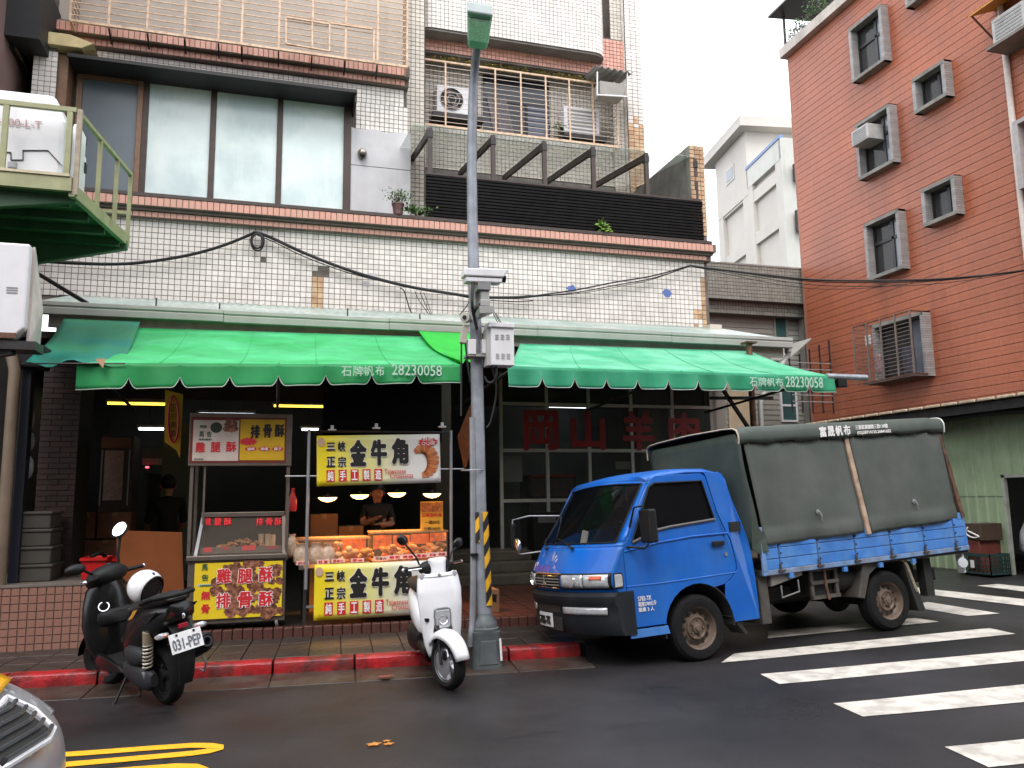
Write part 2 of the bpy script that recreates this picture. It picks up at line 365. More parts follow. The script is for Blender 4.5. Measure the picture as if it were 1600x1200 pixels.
# pavement of loose slabs on a bed
pv = setting('pavement', st(0,.8))
g = G(); g.prism([(-8,.155),(3.05,.155),(3.05,1.33),(-8,1.33)], st(0,0,-.02), US, VS, (0,0,.13)); g.build('slab_bed', M_joint, pv)
slab = G(); slab.prism([(.004,.004),(.301,.004),(.301,.381),(.004,.381)], (0,0,0), US, VS, (0,0,.02)); sl_me = None
for j in range(3):
    for i in range(-20, 10):
        p = st(i*.305 + (.0 if j%2==0 else .0), .165+j*.385, .11+random.uniform(-.003,.003)) - pv.location
        if sl_me is None: o = slab.build('slab', M_slab, pv, world=False, bevel=.004); sl_me = o.data; o.location = p
        else: o = part('slab', sl_me, pv, p); md = o.modifiers.new('bevel','BEVEL'); md.width = .004; md.segments = 1
        o.rotation_euler = (random.uniform(-.006,.006), random.uniform(-.006,.006), 0)
# arcade floor: a low platform edged with bricks
PE = 1.37                                   # platform edge behind the kerb face
af = setting('arcade_floor', st(0,2.0))
g = G(); g.prism([(-6.5,PE+.1),(4.75,PE+.1),(4.9,4.4),(9.2,4.7),(9.2,13.5),(-6.5,13.5)], st(0,0,.0), US, VS, (0,0,.205)); g.build('floor_slab', M_dark, af)
br = G(); br.box(.004,.101,0,.115,0,.118); bme = None
for i in range(-28, 46):
    p = st(i*.105, PE-.01+random.uniform(-.004,.004), .108+random.uniform(-.003,.003)) - af.location
    if bme is None: o = br.build('brick', M_brick, af, world=False); bme = o.data; o.location = p
    else: o = part('brick', bme, af, p)
    o.rotation_euler = (0,0,-SA+random.uniform(-.02,.02)); md = o.modifiers.new('bevel','BEVEL'); md.width = .006; md.segments = 1
ft = G(); ft.box(.004,.194,.004,.194,0,.02); fme = None
for j in range(16):
    for i in range(16):
        if j > 6 and i > 9: continue
        p = st(1.7+i*.2, PE+.12+j*.2, .2+random.uniform(-.002,.002)) - af.location
        if fme is None: o = ft.build('floor_tile', M_ftile, af, world=False); fme = o.data; o.location = p
        else: o = part('floor_tile', fme, af, p)
        o.rotation_euler = (0,0,-SA)

# painted markings
def gquad(px, dz=.005, n=10):
    P = [og(*p) for p in px]; g = G()
    def fn(a, b):
        q = (P[0]*(1-a)+P[1]*a)*(1-b) + (P[3]*(1-a)+P[2]*a)*b; return Vector((q.x, q.y, gz(q.x)+dz))
    g.sheet(fn, n, 2); return g
cw = setting('crosswalk', (5.5,6,gz(5.5)))
for px in [((1200,987),(1430,966),(1467,972),(1200,998)),
           ((1147,1022),(1546,982),(1587,991),(1127,1036)),
           ((1188,1054),(1640,1013),(1700,1024),(1218,1069.5)),
           ((1302,1100),(1700,1060),(1780,1081),(1348,1120.5)),
           ((1476,1168),(1800,1135),(1900,1160),(1545,1200)),
           ((1449,941),(1562,959),(1512,963),(1420,948)),
           ((1380,913),(1640,941),(1640,952),(1380,921)),
           ((1560,913),(1660,923),(1660,932),(1526,915.5))]:
    gquad(px).build('stripe', M_white_p, cw)
ym = setting('yellow_road_marking', og(250,1180))
def stroke(pts, wd, dz=.005):
    P = [og(*p) for p in pts]; L_, R_ = [], []
    for i, p in enumerate(P):
        d = P[min(i+1,len(P)-1)] - P[max(i-1,0)]; d.z = 0; d.normalize(); nrm = Vector((-d.y,d.x,0))*wd/2
        L_.append(p+nrm+Vector((0,0,dz))); R_.append(p-nrm+Vector((0,0,dz)))
    g = G(); n = len(P); g.add(L_+R_, [(i,n+i,n+i+1,i+1) for i in range(n-1)]); return g
stroke([(40,1184),(150,1176.5),(240,1169.5),(300,1165.6),(325,1165.8),(338,1168),(338,1171),(325,1174.5),(300,1178),(200,1187),(40,1201)], .105).build('stroke', M_yel_p, ym)
stroke([(20,1218),(200,1204),(270,1198.5),(300,1199),(312,1203),(300,1209),(200,1220),(20,1240)], .105).build('stroke', M_yel_p, ym)
# ================================================================ the tiled apartment house
M_frost = mat('frosted_pane', (.74,.86,.83), .14, var=.08, vscale=1.3, col2=(.46,.60,.62), c2scale=.9, c2amt=.45, streak=.4, stcol=(.86,.92,.90), stscale=4)
M_bluep = mat('grey_blue_pane', (.13,.165,.19), .25, var=.08, vscale=1.2)
M_bronze = mat('bronze_aluminium', (.20,.115,.07), .45, metal=.25, var=.15, vscale=8)
M_bronzed = mat('dark_bronze', (.055,.035,.028), .45, metal=.2, var=.15)
M_hood = mat('black_hood', (.012,.012,.013), .6, var=.2)
M_mpanel = mat('grey_metal_panel', (.50,.50,.51), .45, metal=.1, var=.08, vscale=3, streak=.25, stcol=(.3,.27,.24))
M_cream = mat('cream_bar_paint', (.66,.47,.32), .5, var=.15, vscale=15, col2=(.30,.15,.09), c2scale=11, c2amt=.35)
M_siding = mat('cream_siding', (.55,.495,.44), .55, var=.08, vscale=2, streak=.3, stcol=(.36,.27,.2))
M_slat = mat('black_slat', (.011,.010,.0105), .8, var=.25, vscale=6, spec=.15)
M_pglass = mat('dusty_roof_glass', (.60,.66,.60), .12, var=.2, vscale=1.5, alpha=.34)
M_darkw = mat('dark_window', (.02,.02,.026), .12, var=.2, vscale=2)
M_curt = mat('grey_curtain', (.17,.15,.16), .9, var=.2, vscale=6)
M_peel = mat('peeling_yellow_paint', (.30,.25,.07), .85, var=.4, vscale=18, bump=.5, bscale=60)
M_stainc = mat('stained_concrete', (.21,.205,.185), .8, var=.25, vscale=3, streak=.6, stcol=(.06,.055,.045), bump=.2)
M_timber = mat('dark_brown_steel', (.055,.036,.030), .5, var=.2, vscale=9)

YW, YL, YR = 14.5, 16.2, 17.5
bld = thing('apartment_building', 'old apartment house clad in small white and pink tiles above the green awnings', 'building', (2.3, 15.5, 0))
XL, XR = -4.45, 8.62
g = G()
g.box(XL, XR, YW+.02, YW+.45, 4.9, 6.52); g.box(XL, XR, YW+.45, 18.2, 6.3, 6.82); g.box(XL, 2.5, YL+.02, YL+.4, 6.8, 14.0)
g.box(2.5, XR, 18.3, 18.7, 6.8, 16.5); g.box(XL, 2.5, YL+.4, 18.6, 13.6, 14.0)
g.box(XL, XL+.3, YL+.4, 18.7, 6.8, 14); g.box(2.3, 2.5, YL+.4, 18.4, 6.8, 16)
g.build('wall', M_grout, bld)
# ---- lower tile band
tw = G().box(XL, XR, YW+.012, YW+.02, 5.0, 6.5).build('tile_wall', M_grout, bld)
P_ = .1; nu, nv = int((XR-XL)/P_), 15
tg = G(); tile_geom(tg, (0,0,0), (1,0,0), (0,0,1), 1, 1, P_, P_, .008, .012); tme = None
z0 = 6.5 - nv*P_
def rust(i, j):
    return (i in (50, 51) and j < 6) or (i >= nu-1 and j < 11) or (i >= nu-3 and j < 4 and random.random() < .6)
def gone(i, j): return (i, j) in ((50,6),(51,6),(52,6),(52,7),(51,7),(41,8))
cnt = 0
for i in range(nu):
    for j in range(nv):
        if cnt >= 300 or i < 12: continue
        p = Vector((XL+i*P_, YW+.012, z0+j*P_)) - bld.location
        if tme is None: o = tg.build('tile', M_wtile, tw, world=False); tme = o.data; o.location = p
        else: o = part('tile', tme, tw, p)
        o.rotation_euler = (random.uniform(-.012,.012), 0, random.uniform(-.012,.012)); cnt += 1
last = 12 + 300//nv
g = G(); tile_geom(g, (XL,YW+.012,z0), (1,0,0), (0,0,1), nu, nv, P_, P_, .008, .012, skip=lambda i,j: 12 <= i < last or gone(i,j), rnd=.003, mis=lambda i,j: 1 if rust(i,j) else 0)
g.build('tile_cladding', [M_wtile, M_wtile2], tw, kind='stuff')
# cement patches where tiles fell off, blue paint dabs
for (px, py, s, m) in ((582,432,.16,M_mpanel),(572,443,.12,M_mpanel)):
    c = oy(px, py, YW); G().box(c.x-s/2, c.x+s/2, YW-.008, YW+.012, c.z-s*.4, c.z+s*.4).build('cement_patch', m, tw, bevel=.004)
M_blue_d = mat('blue_paint_dab', (.10,.16,.42), .6, var=.3, vscale=25)
for (px, py) in ((893,451),(1043,458)):
    c = oy(px, py, YW); poly = [(.13*random.uniform(.5,1)*math.cos(a), .1*random.uniform(.5,1)*math.sin(a)) for a in [2*PI*k/14 for k in range(14)]]
    G().prism(poly, (c.x,YW-.003,c.z), (1,0,0), (0,0,1), (0,.004,0)).build('paint_dab', M_blue_d, tw)
# ---- cornice between the storeys
zc = [oy(460, y, 14.3).z for y in (354.5, 346, 341, 326)]
co = G().box(XL, XR+.04, YW-.10, YW+.3, zc[0], zc[1]+.01).box(XL, XR+.1, YW-.22, YW+.3, zc[2], zc[3]-.012).box(XL, XR+.06, YW-.16, YW+.3, zc[1]+.01, zc[2]).build('cornice', M_grout, bld)
for (za, zb, y, xr) in ((zc[0]+.004, zc[1], YW-.10, XR), (zc[2]+.003, zc[3]-.014, YW-.22, XR+.06)):
    t1 = G(); tile_geom(t1, (0,0,0), (1,0,0), (0,0,1), 1, 1, P_, zb-za, .0085,.011); me_ = None
    for i in range(int((xr-XL)/P_)):
        p = Vector((XL+i*P_, y, za)) - bld.location
        if me_ is None: o = t1.build('tile', M_ptile, co, world=False); me_ = o.data; o.location = p
        else: o = part('tile', me_, co, p)
        o.rotation_euler = (random.uniform(-.03,.02), 0, random.uniform(-.012,.012))
G().box(XL, XR, YW-.24, YW+.4, zc[3]-.012, zc[3]+.05).build('ledge', M_timber, bld)

# ---- left bay: the big window under its black hood
hz = oy(300, 112, 15.5).z
hood = G(); a, b_ = oy(105,86,15.5), oy(558,150,15.5)
hood.box(a.x, b_.x, 15.5, YL, a.z-.02, a.z+.05); hood.box(b_.x-.04, b_.x, 15.55, YL, a.z-.2, a.z-.02); hood.build('hood', M_hood, bld)
wt, wb = oy(330,141,YL).z, 6.86
def px_x(px, y=250, Y=YL): return oy(px, y, Y).x
win = G(); wy = YL-.02
xs_ = [px_x(117,200), px_x(224), px_x(331), px_x(436), px_x(540)]
win.box(xs_[0]-.06, xs_[-1]+.06, wy-.04, wy+.06, wt, wt+.09); win.box(xs_[0]-.06, xs_[-1]+.06, wy-.04, wy+.06, wb-.05, wb+.05)
for x in xs_[1:-1]: win.box(x-.055, x+.055, wy-.05, wy+.06, wb, wt)
win.box(xs_[-1]-.05, xs_[-1]+.1, wy-.08, wy+.06, wb, wt+.05)
wo_ = win.build('window', M_bronzed, bld, bevel=.01)
fr = G(); fr.box(xs_[0], xs_[0]+.1, wy-.07, wy, wb, wt); fr.box(xs_[1]-.15, xs_[1]-.05, wy-.07, wy, wb, wt); fr.box(xs_[0]+.1, xs_[1]-.15, wy-.07, wy, wt-.1, wt)
fr.build('frame', M_bronze, wo_, bevel=.008)
for i in range(4):
    G().box(xs_[i]+.05, xs_[i+1]-.05, wy+.0, wy+.02, wb, wt).build('pane', M_bluep if i == 0 else M_frost, wo_)
# jamb and pillar on the far left, with a cream cap
G().box(xs_[0]-.3, xs_[0]-.06, YL-.5, YL+.1, 6.86, wt+.1).build('jamb', M_bronze, bld)
pz = 6.86; x1 = xs_[0]-.24
g = G().box(XL, x1, YL-.62, YL+.1, pz, wt+.16); g.build('pillar', M_grout, bld)
g = G(); tile_geom(g, (XL,YL-.62,pz), (1,0,0), (0,0,1), int((x1-XL)/P_+.5), int((wt+.16-pz)/P_), P_, P_, .008, .012, rnd=.003); g.build('pillar_tiles', M_wtile, bld, kind='stuff')
c0, c1 = oy(58,70,YL-.7), oy(118,84,YL-.7)
g = G(); g.prism([(c0.x,0),(c1.x+.1,0),(c1.x+.3,.12),(c1.x-.1,.24),(c0.x-.18,.24)], (0,YL-.75,wt+.14), (1,0,0), (0,0,1), (0,.75,0)); g.build('cream_cap', mat('cream_plaster', (.62,.50,.26), .7, var=.12), bld, bevel=.01)
# tiles over the hood and to the right of the window
zt = oy(400, 111, YL).z
xr2 = px_x(637, 180)
g = G(); n1 = int((xr2-XL)/P_); zb_ = a.z+.05; n2 = int((zt-zb_)/P_)
tile_geom(g, (XL,YL,zt-n2*P_), (1,0,0), (0,0,1), n1, n2, P_, P_, .008, .012, rnd=.003)
zm = oy(590, 205, YL).z; n3 = int((zt-n2*P_-zm)/P_)+1; x2 = xs_[-1]+.15; n4 = int((xr2-x2)/P_)
tile_geom(g, (xr2-n4*P_,YL,zt-(n2+n3)*P_), (1,0,0), (0,0,1), n4, n3, P_, P_, .008, .012, rnd=.003)
g.build('upper_tiles', M_wtile, bld, kind='stuff')
# grey sheet-metal panels with a steel vent
zmm = oy(590, 262, YL-.03).z
poly = [(xs_[-1]+.1, 6.86), (px_x(641,240), 6.86), (px_x(641,240), zmm-.006), (xs_[-1]+.1, zmm-.006)]
G().prism(poly, (0,YL-.05,0), (1,0,0), (0,0,1), (0,.05,0)).build('metal_panel', M_mpanel, bld)
xa, xb = xs_[-1]+.1, px_x(641,240); n = 12; top = [(xb-(xb-xa)*i/n, zm+(random.choice((-.06,-.02,0,.0)) if 0<i<n else 0)) for i in range(n+1)]
G().prism([(xa,zmm+.006),(xb,zmm+.006)]+top, (0,YL-.055,0), (1,0,0), (0,0,1), (0,.05,0)).build('metal_panel', M_mpanel, bld)
c = oy(566, 241, YL-.1)
vt = G().sphere(c+Vector((0,0,.02)), .10, .12, .10, 16, 10).build('vent', mat('vent_steel', (.42,.36,.33), .3, metal=.7), bld, smooth=50)
G().sphere(c+Vector((.0,-.075,-.05)), .062, .06, .05, 14, 8).build('vent_mouth', M_hood, vt, smooth=60)
# pink band and the caged balcony above
for (z_, h_, y_) in ((zt+.02,.14,YL-.14),(zt+.17,.2,YL-.28)):
    g = G().box(XL, xr2, y_+.012, YL+.3, z_-.008, z_+h_+.006); bd = g.build('pink_band', M_grout, bld)
    g = G(); tile_geom(g, (XL,y_,z_), (1,0,0), (0,0,1), n1, 1, P_, h_, .008, .012, rnd=.004); g.build('band_tiles', M_ptile, bd, kind='stuff')
zb2 = zt+.38
G().box(XL, xr2, YL-.2, YL+.2, zb2, zb2+.06).build('slab_edge', M_conc, bld)
sd_ = G()
for k in range(14): sd_.obox((XL+.2,YL+.0,zb2+.06+k*.19), (xr2-XL-.25,0,0), (0,.03,0), (0,-.03,.186))
sd_.build('siding', M_siding, bld)
def cage(label_parent, x0, x1, z0, z1, Yf, Yb, verts_x, nh, mv, mh, rv=.022, rh=.008):
    cg = G(); cg.bar((x0,Yf,z0),(x1,Yf,z0),.05,.05); cg.bar((x0,Yf,z1),(x1,Yf,z1),.04,.04)
    for x in (x0,x1): cg.bar((x,Yf,z0),(x,Yb,z0),.04,.04); cg.bar((x,Yf,z1),(x,Yb,z1),.04,.04)
    c = cg.build('window_cage', mv, label_parent)
    for x in verts_x: G().bar((x,Yf-.012,z0),(x,Yf-.012,z1),rv*2,rv).build('upright', mv, c)
    for k in range(1, nh):
        z = z0+(z1-z0)*k/nh; G().bar((x0,Yf+.012,z),(x1,Yf+.012,z),rh*2,rh*2).build('bar', mh, c)
        for x in (x0,x1): G().bar((x,Yf+.012,z),(x,Yb,z),rh*2,rh*2).build('bar', mh, c)
    return c
Yc = YL-.62; zc0 = oy(370, 68, Yc).z
vx = [oy(px,py,Yc).x for px,py in ((110,27),(170,35),(230,45),(289,40),(342,40),(378,50),(436,50),(488,60),(540,70),(590,80),(636,90))]
cage(bld, vx[0], vx[-1], zc0, zc0+2.2, Yc, YL, vx, 17, M_cream, M_cream, .02, .009)
g = G()
for x in vx[1:-1]: g.bar((x,Yc+.05,zc0-.02),(x,YL-.28,zc0-.17),.03,.05)
g.build('bracket_row', M_dsteel, bld, kind='stuff')
a0, a1 = oy(447,38,Yc-.02), oy(584,98,Yc-.02)
g = G()
for (p,q) in (((447,27),(515,38)),((447,68),(515,80)),((447,27),(447,68)),((515,36),(515,80)),((488,33),(488,74)),((515,36),(584,46)),((584,46),(584,98))): g.bar(oy(*p,Yc-.03), oy(*q,Yc-.03), .04, .03)
g.build('hatch_frame', M_cream, bld)

# ---- narrow beige column and the right bay, set back behind the terrace
xcol = xr2
g = G(); Yc2 = YL+.35; nz = 60; tile_geom(g, (xcol+.02,Yc2,6.9), (1,0,0), (0,0,1), 4, 62, P_, P_, .0075, .012, rnd=.003); g.build('column_tiles', M_btile, bld, kind='stuff')
G().box(xcol+.0, xcol+.44, Yc2+.012, YR+.8, 6.9, 14.5).build('column', M_grout, bld)
zpar = oy(810, 215, YR).z; zlow = oy(790, 277, YR).z; xL2, xR2 = oy(668,200,YR).x-.3, oy(985,250,YR).x
G().box(xcol+.4, xR2+.4, YR+.012, YR+.25, zlow, zpar).build('parapet', M_grout, bld)
g = G(); tile_geom(g, (xcol+.45,YR,zpar-int((zpar-zlow)/P_)*P_), (1,0,0), (0,0,1), int((xR2-xcol)/P_), int((zpar-zlow)/P_), P_, P_, .0075, .012, rnd=.003); g.build('parapet_tiles', M_btile, bld, kind='stuff')
g = G(); tile_geom(g, (xcol+.45,YR-.03,zpar-.11), (1,0,0), (0,0,1), int((xR2-xcol)/P_), 1, P_, .11, .012, .012, rnd=.003); g.build('parapet_cap_tiles', M_wtile, bld, kind='stuff')
G().box(xcol+.4, XR+.1, YR-.02, YR+.3, 6.8, zlow).build('terrace_wall', M_stainc, bld)
# balcony behind the cage
Yin = 17.98; G().box(xcol+.4, XR, YR, Yin, zpar-.3, zpar-.2).build('balcony_floor', M_conc, bld)
ztop = oy(660, 85, YR).z; ztr = oy(960, 120, YR).z
g = G(); tile_geom(g, (xcol+.4,Yin,zpar-.2), (1,0,0), (0,0,1), int((XR-xcol-.4)/P_), 26, P_, P_, .0075, .012, rnd=.003); g.build('inner_tiles', M_btile, bld, kind='stuff')
G().box(xcol+.4, XR, YR-.1, Yin, ztop+.02, ztop+.1).build('soffit', M_conc, bld)
g = G(); x = xcol+.6
while x < xR2-.8:
    if random.random() < .86:
        L_ = random.uniform(.12,.35); g.obox((x,YR-.05+random.uniform(-.03,.05),ztop-random.uniform(.0,.03)), (.05,0,0), (.03,L_,0), (0,0,.03-random.uniform(0,.06)))
    x += random.uniform(.04,.075)
g.build('peeling_paint', M_peel, bld, kind='stuff')
# sliding window with curtain
wx0, wx1 = oy(756,180,Yin).x, oy(856,190,Yin).x
wn = G().box(wx0-.03, wx1+.03, Yin-.06, Yin+.1, zpar-.2, zpar+1.75).build('window', M_darkw, bld)
G().bar(((wx0+wx1)/2+.25,Yin-.07,zpar-.2),((wx0+wx1)/2+.25,Yin-.07,zpar+1.1),.05,.03).build('frame', M_hood, wn)
def cf(a_, b2): return (wx0+.05+(1-b2)*.55*a_+.5*a_*b2+.25*(1-b2), Yin-.08-.02*math.sin(a_*22), zpar-.2+1.4*b2)
G().sheet(cf, 24, 4).build('curtain', M_curt, wn, smooth=60)
g = G()
for k in range(9): g.box((wx0+wx1)/2+.28, wx1, Yin-.07, Yin-.062, zpar-.15+k*.14, zpar-.05+k*.14)
g.build('blind', mat('blue_grey_blind', (.11,.12,.17), .4), wn, kind='stuff')
vx = [oy(px,py,YR-.35).x for px,py in ((656,150),(696,150),(774,160),(814,165),(853,170),(890,180),(927,190),(965,200))]
zcg0 = oy(814,212,YR-.35).z; zcg1 = oy(774,108,YR-.35).z
cage(bld, vx[0], vx[-1], zcg0, zcg1, YR-.35, YR, vx, 13, M_cream, mat('grey_bar', (.52,.46,.40), .5, metal=.2, var=.2), .019, .005)
# pink wall band and the round-ended balcony of the storey above
zp0, zp1 = ztop+.06, ztop+1.0
G().box(xcol, xR2+.1, YR-.108, YR+.5, zp0, zp1+.1).build('pink_wall', M_grout, bld)
g = G(); tile_geom(g, (xcol,YR-.12,zp0), (1,0,0), (0,0,1), int((xR2+.1-xcol)/P_), 10, P_, P_, .008, .012, rnd=.003); g.build('pink_wall_tiles', M_ptile, bld, kind='stuff')
by = 16.98; bx0, bx1, bz = oy(652,40,by).x, oy(950,90,by).x, oy(800,62,by).z
rad = .36
def outline(off=0.0):
    P = [(bx0-off, YR)]; 
    for k in range(9): t = PI+PI/2*k/8; P.append((bx0+rad+(rad+off)*math.cos(t), by+rad+(rad+off)*math.sin(t)))
    for k in range(9): t = 1.5*PI+PI/2*k/8; P.append((bx1-rad+(rad+off)*math.cos(t), by+rad+(rad+off)*math.sin(t)))
    P.append((bx1+off, YR)); return P
O = outline(); bal = G().prism(O, (0,0,bz), (1,0,0), (0,1,0), (0,0,2.4)).build('balcony', M_grout, bld)
G().prism(outline(-.02), (0,0,bz-.05), (1,0,0), (0,1,0), (0,0,.05)).build('balcony_underside', M_conc, bld)
g = G(); per = []; O2 = [Vector((x,y,0)) for x,y in O]
cum = [0]
for i in range(1,len(O2)): cum.append(cum[-1]+(O2[i]-O2[i-1]).length)
def at_len(s):
    for i in range(1,len(O2)):
        if s <= cum[i]: return O2[i-1].lerp(O2[i], (s-cum[i-1])/(cum[i]-cum[i-1]))
    return O2[-1]
s_ = 0
while s_+P_ < cum[-1]:
    p, q = at_len(s_), at_len(s_+P_); d = q-p; tile_geom(g, (p.x,p.y,bz), d, (0,0,1), 1, 24, d.length, P_, .008, .012, rnd=.003); s_ += P_
g.build('balcony_tiles', M_wtile, bld, kind='stuff')
# right-hand pier and return
px0 = oy(978,100,YR-.25).x; px1 = oy(999.5,20,YR-.25).x
G().box(px0, px1, YR-.238, YR+.9, 6.9, 17).build('pier', M_grout, bld)
g = G(); n = 3; pw = (px1-px0)/n; zb_ = 8.2; z204 = oy(1000,196,YR-.25).z
tile_geom(g, (px0,YR-.25,zb_), (1,0,0), (0,0,1), n, 85, pw, P_, .008, .012, rnd=.003, mis=lambda i,j: 1 if zb_+j*P_ < z204+random.uniform(-.25,.2) else 0)
tile_geom(g, (px0,YR+.6,zb_), (0,-1,0), (0,0,1), 8, 85, P_, P_, .008, .012, rnd=.003)
g.build('pier_tiles', [M_wtile, M_wtile2], bld, kind='stuff')
G().box(xR2, px0, YR-.05, YR+.3, zpar-.2, 17).build('recess_wall', M_grout, bld)
g = G(); tile_geom(g, (px0-.32,YR-.06,8.4), (1,0,0), (0,0,1), 3, 83, P_, P_, .008, .012, rnd=.003, mis=lambda i,j: 1 if ztop < 8.4+j*P_ < ztop+1 else 0); g.build('recess_tiles', [M_btile, M_ptile], bld, kind='stuff')

# ---- terrace: black slat screen, pergola of steel and glass, side wall
ys_ = 14.42; sx0, sx1 = oy(666,300,ys_).x, oy(1097,330,ys_).x; sz0, sz1 = zc[3]+.05, oy(666,271,ys_).z
scr = G()
for x in [sx0+.02+(sx1-sx0-.04)*k/6 for k in range(7)]: scr.bar((x,ys_+.05,sz0),(x,ys_+.05,sz1),.05,.05)
scr.box(sx0, sx1, ys_+.10, ys_+.11, sz0, sz1)
scr = scr.build('slat_screen', M_hood, bld)
ns = 14; ph = (sz1-sz0)/ns
for k in range(ns): G().box(sx0-random.uniform(0,.015), sx1+random.uniform(0,.015), ys_-.02, ys_+.02, sz0+k*ph+ph*.14, sz0+k*ph+ph*.84).build('slat', M_slat, scr, bevel=.006)
pg = G().bar((sx0,ys_+.03,sz1),(sx1,ys_+.03,sz1),.06,.06).build('pergola', M_timber, bld)
tops = [oy(px,py,ys_+.05) for px,py in ((672,197),(770,211),(850,223),(926,233),(1009,242),(1085,254))]
zt_ = sum(p.z for p in tops)/6; e = oy(727,272,YR-.08); zend = e.z
ends = []
for p in tops:
    x = p.x
    G().bar((x,ys_+.05,sz1-.1),(x,ys_+.05,zt_+.02),.085,.07).build('post', M_timber, pg)
    G().bar((x,ys_+.05,zt_-.06),(x,YR-.06,zend),.065,.13).build('rafter', M_timber, pg)
    G().bar((x,ys_+.0,zt_-.11),(x,ys_+.14,zt_-.11),.10,.14).build('bracket', M_dsteel, pg)
for i in range(5):
    x0, x1 = tops[i].x, tops[i+1].x
    g = G(); g.obox((x0+.005,ys_-.02,zt_+.035), (x1-x0-.01,0,0), (0,YR-.06-ys_+.02,zend-zt_+.06), (0,0,.01)); g.build('glass_pane', M_pglass, pg)
g = G(); g.obox((sx0-.25,ys_-.0,zt_+.035),(tops[0].x-sx0+.24,0,0),(0,YR-.06-ys_,zend-zt_+.06),(0,0,.01)); g.build('glass_pane', M_pglass, pg)
zs = oy(1080,226,ys_).z; wx = oy(1078,240,ys_).x
sw = G().box(wx, XR+.0, ys_+.03, YR-.2, 6.86, zs).build('side_wall', M_stainc, bld)
g = G(); nn = 3; pw = (XR+.02-wx)/nn; nz_ = int((zs-6.9)/P_)
tile_geom(g, (wx,ys_+.03,zs-nz_*P_), (1,0,0), (0,0,1), nn, nz_, pw, P_, .011, .014, rnd=.004, mis=lambda i,j: 1); g.build('wall_end_tiles', [M_btile, M_wtile2], sw, kind='stuff')
# lower right corner of stained tiles hanging past the facade
# ================================================================ canopy roof, awnings, cables
def mat_cloth(name, col, tr=0.45, var=.12, fade=None, streak=0.0, rough=.6):
    m = mat(name, col, rough=rough, var=var, vscale=1.6, col2=fade, c2scale=1.3, c2amt=.7 if fade else 0, bump=.1, bscale=8, streak=streak, stcol=(.02,.12,.06), stscale=2.5)
    t = m.node_tree; N = t.nodes; L = t.links; b = N['Principled BSDF']; out = N['Material Output']
    tl = N.new('ShaderNodeBsdfTranslucent'); mx_ = N.new('ShaderNodeMixShader'); mx_.inputs[0].default_value = tr
    lk = b.inputs['Base Color'].links
    if lk: L.new(lk[0].from_socket, tl.inputs['Color'])
    else: tl.inputs['Color'].default_value = b.inputs['Base Color'].default_value
    L.new(b.outputs[0], mx_.inputs[1]); L.new(tl.outputs[0], mx_.inputs[2]); L.new(mx_.outputs[0], out.inputs['Surface']); return m
M_green = mat_cloth('green_awning_cloth', (.03,.46,.12), .25, fade=(.09,.60,.25), streak=.32)
M_teal = mat_cloth('bleached_green_cloth', (.05,.48,.24), .25, fade=(.20,.64,.41), streak=.3)
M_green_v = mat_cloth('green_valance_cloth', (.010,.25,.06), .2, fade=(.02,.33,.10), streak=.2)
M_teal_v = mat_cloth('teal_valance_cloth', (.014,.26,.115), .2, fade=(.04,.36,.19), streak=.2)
M_tarp = mat_cloth('teal_tarpaulin', (.012,.26,.20), .25, fade=(.04,.24,.11))
M_lime = mat_cloth('lime_tarpaulin', (.04,.62,.07), .4)
M_trim = mat('white_trim', (.40,.46,.40), .6)
M_awtx = mat('worn_white_lettering', (.42,.58,.47), .6, var=.25, vscale=40)
M_sheet = mat('pale_roof_sheet', (.28,.37,.33), .4, var=.15, vscale=2, col2=(.50,.51,.47), c2scale=1.2, c2amt=.5, streak=.3, stcol=(.25,.22,.18))
M_gutter = mat('white_gutter', (.40,.39,.365), .45, var=.1, vscale=2, streak=.35, stcol=(.28,.25,.22), stscale=3, bump=.1, bscale=8)
M_fascia = mat('fascia_board', (.42,.41,.36), .6, var=.15, streak=.3)

rf = thing('canopy_roof', 'long pale sheet-metal roof with a white gutter above the green awnings', 'canopy', (2.8,12,4.0))
YG = 12.0; gx0, gx1 = oy(60,480,YG).x, oy(1237,540,YG).x
gz0, gz1 = oy(400,507,YG).z, oy(400,487.5,YG).z
def gp(): return [(-.0,gz0),(-.04,gz0+.01),(-.05,gz0+.10),(-.03,gz0+.115),(-.055,gz0+.13),(-.055,gz1),(-.02,gz1+.006),(.06,gz1-.02),(.1,gz0+.02)]
npc = 5
for k in range(npc):
    x0 = gx0+(gx1-gx0)*k/npc; x1 = gx0+(gx1-gx0)*(k+1)/npc-.004; dz = random.uniform(-.006,.006)
    G().prism([(y,z) for y,z in gp()], (x0,YG,dz), (0,1,0), (0,0,1), (x1-x0,0,0)).build('gutter', M_gutter, rf, bevel=.006)
zr = 5.03
for k in range(10):
    x0 = -3.25+(8.72+3.25)*k/10; x1 = -3.25+(8.72+3.25)*(k+1)/10
    g = G(); n = 16
    def fn(a, b): return (x0+(x1-x0)*a, YG+.03+(YW-.02-YG)*b, gz1-.02+(zr-gz1+.02)*b+.012*math.cos(a*n*PI))
    g.sheet(fn, n*2, 3); g.build('roof_sheet', M_sheet, rf, smooth=60, solid=.004)
G().box(gx0+.1, gx1-.1, YG+.12, YG+.16, gz0-.14, gz0+.08).build('fascia', M_fascia, rf)
g = G(); 
for px, py in ((244,476),(343,484),(543,492),(656,500)):
    p = oy(px, py, YG+.35); G().bar((p.x,p.y,p.z-.12),(p.x,p.y,p.z+.1),.02,.02).build('stub_post', M_dsteel, rf)
rm = oy(578,495,YG+.2); G().obox((rm.x-.26,YG+.25,gz1+.03),(.5,0,0),(0,.14,.05),(0,0,.015)).build('rust_patch', M_rust, rf, bevel=.004)

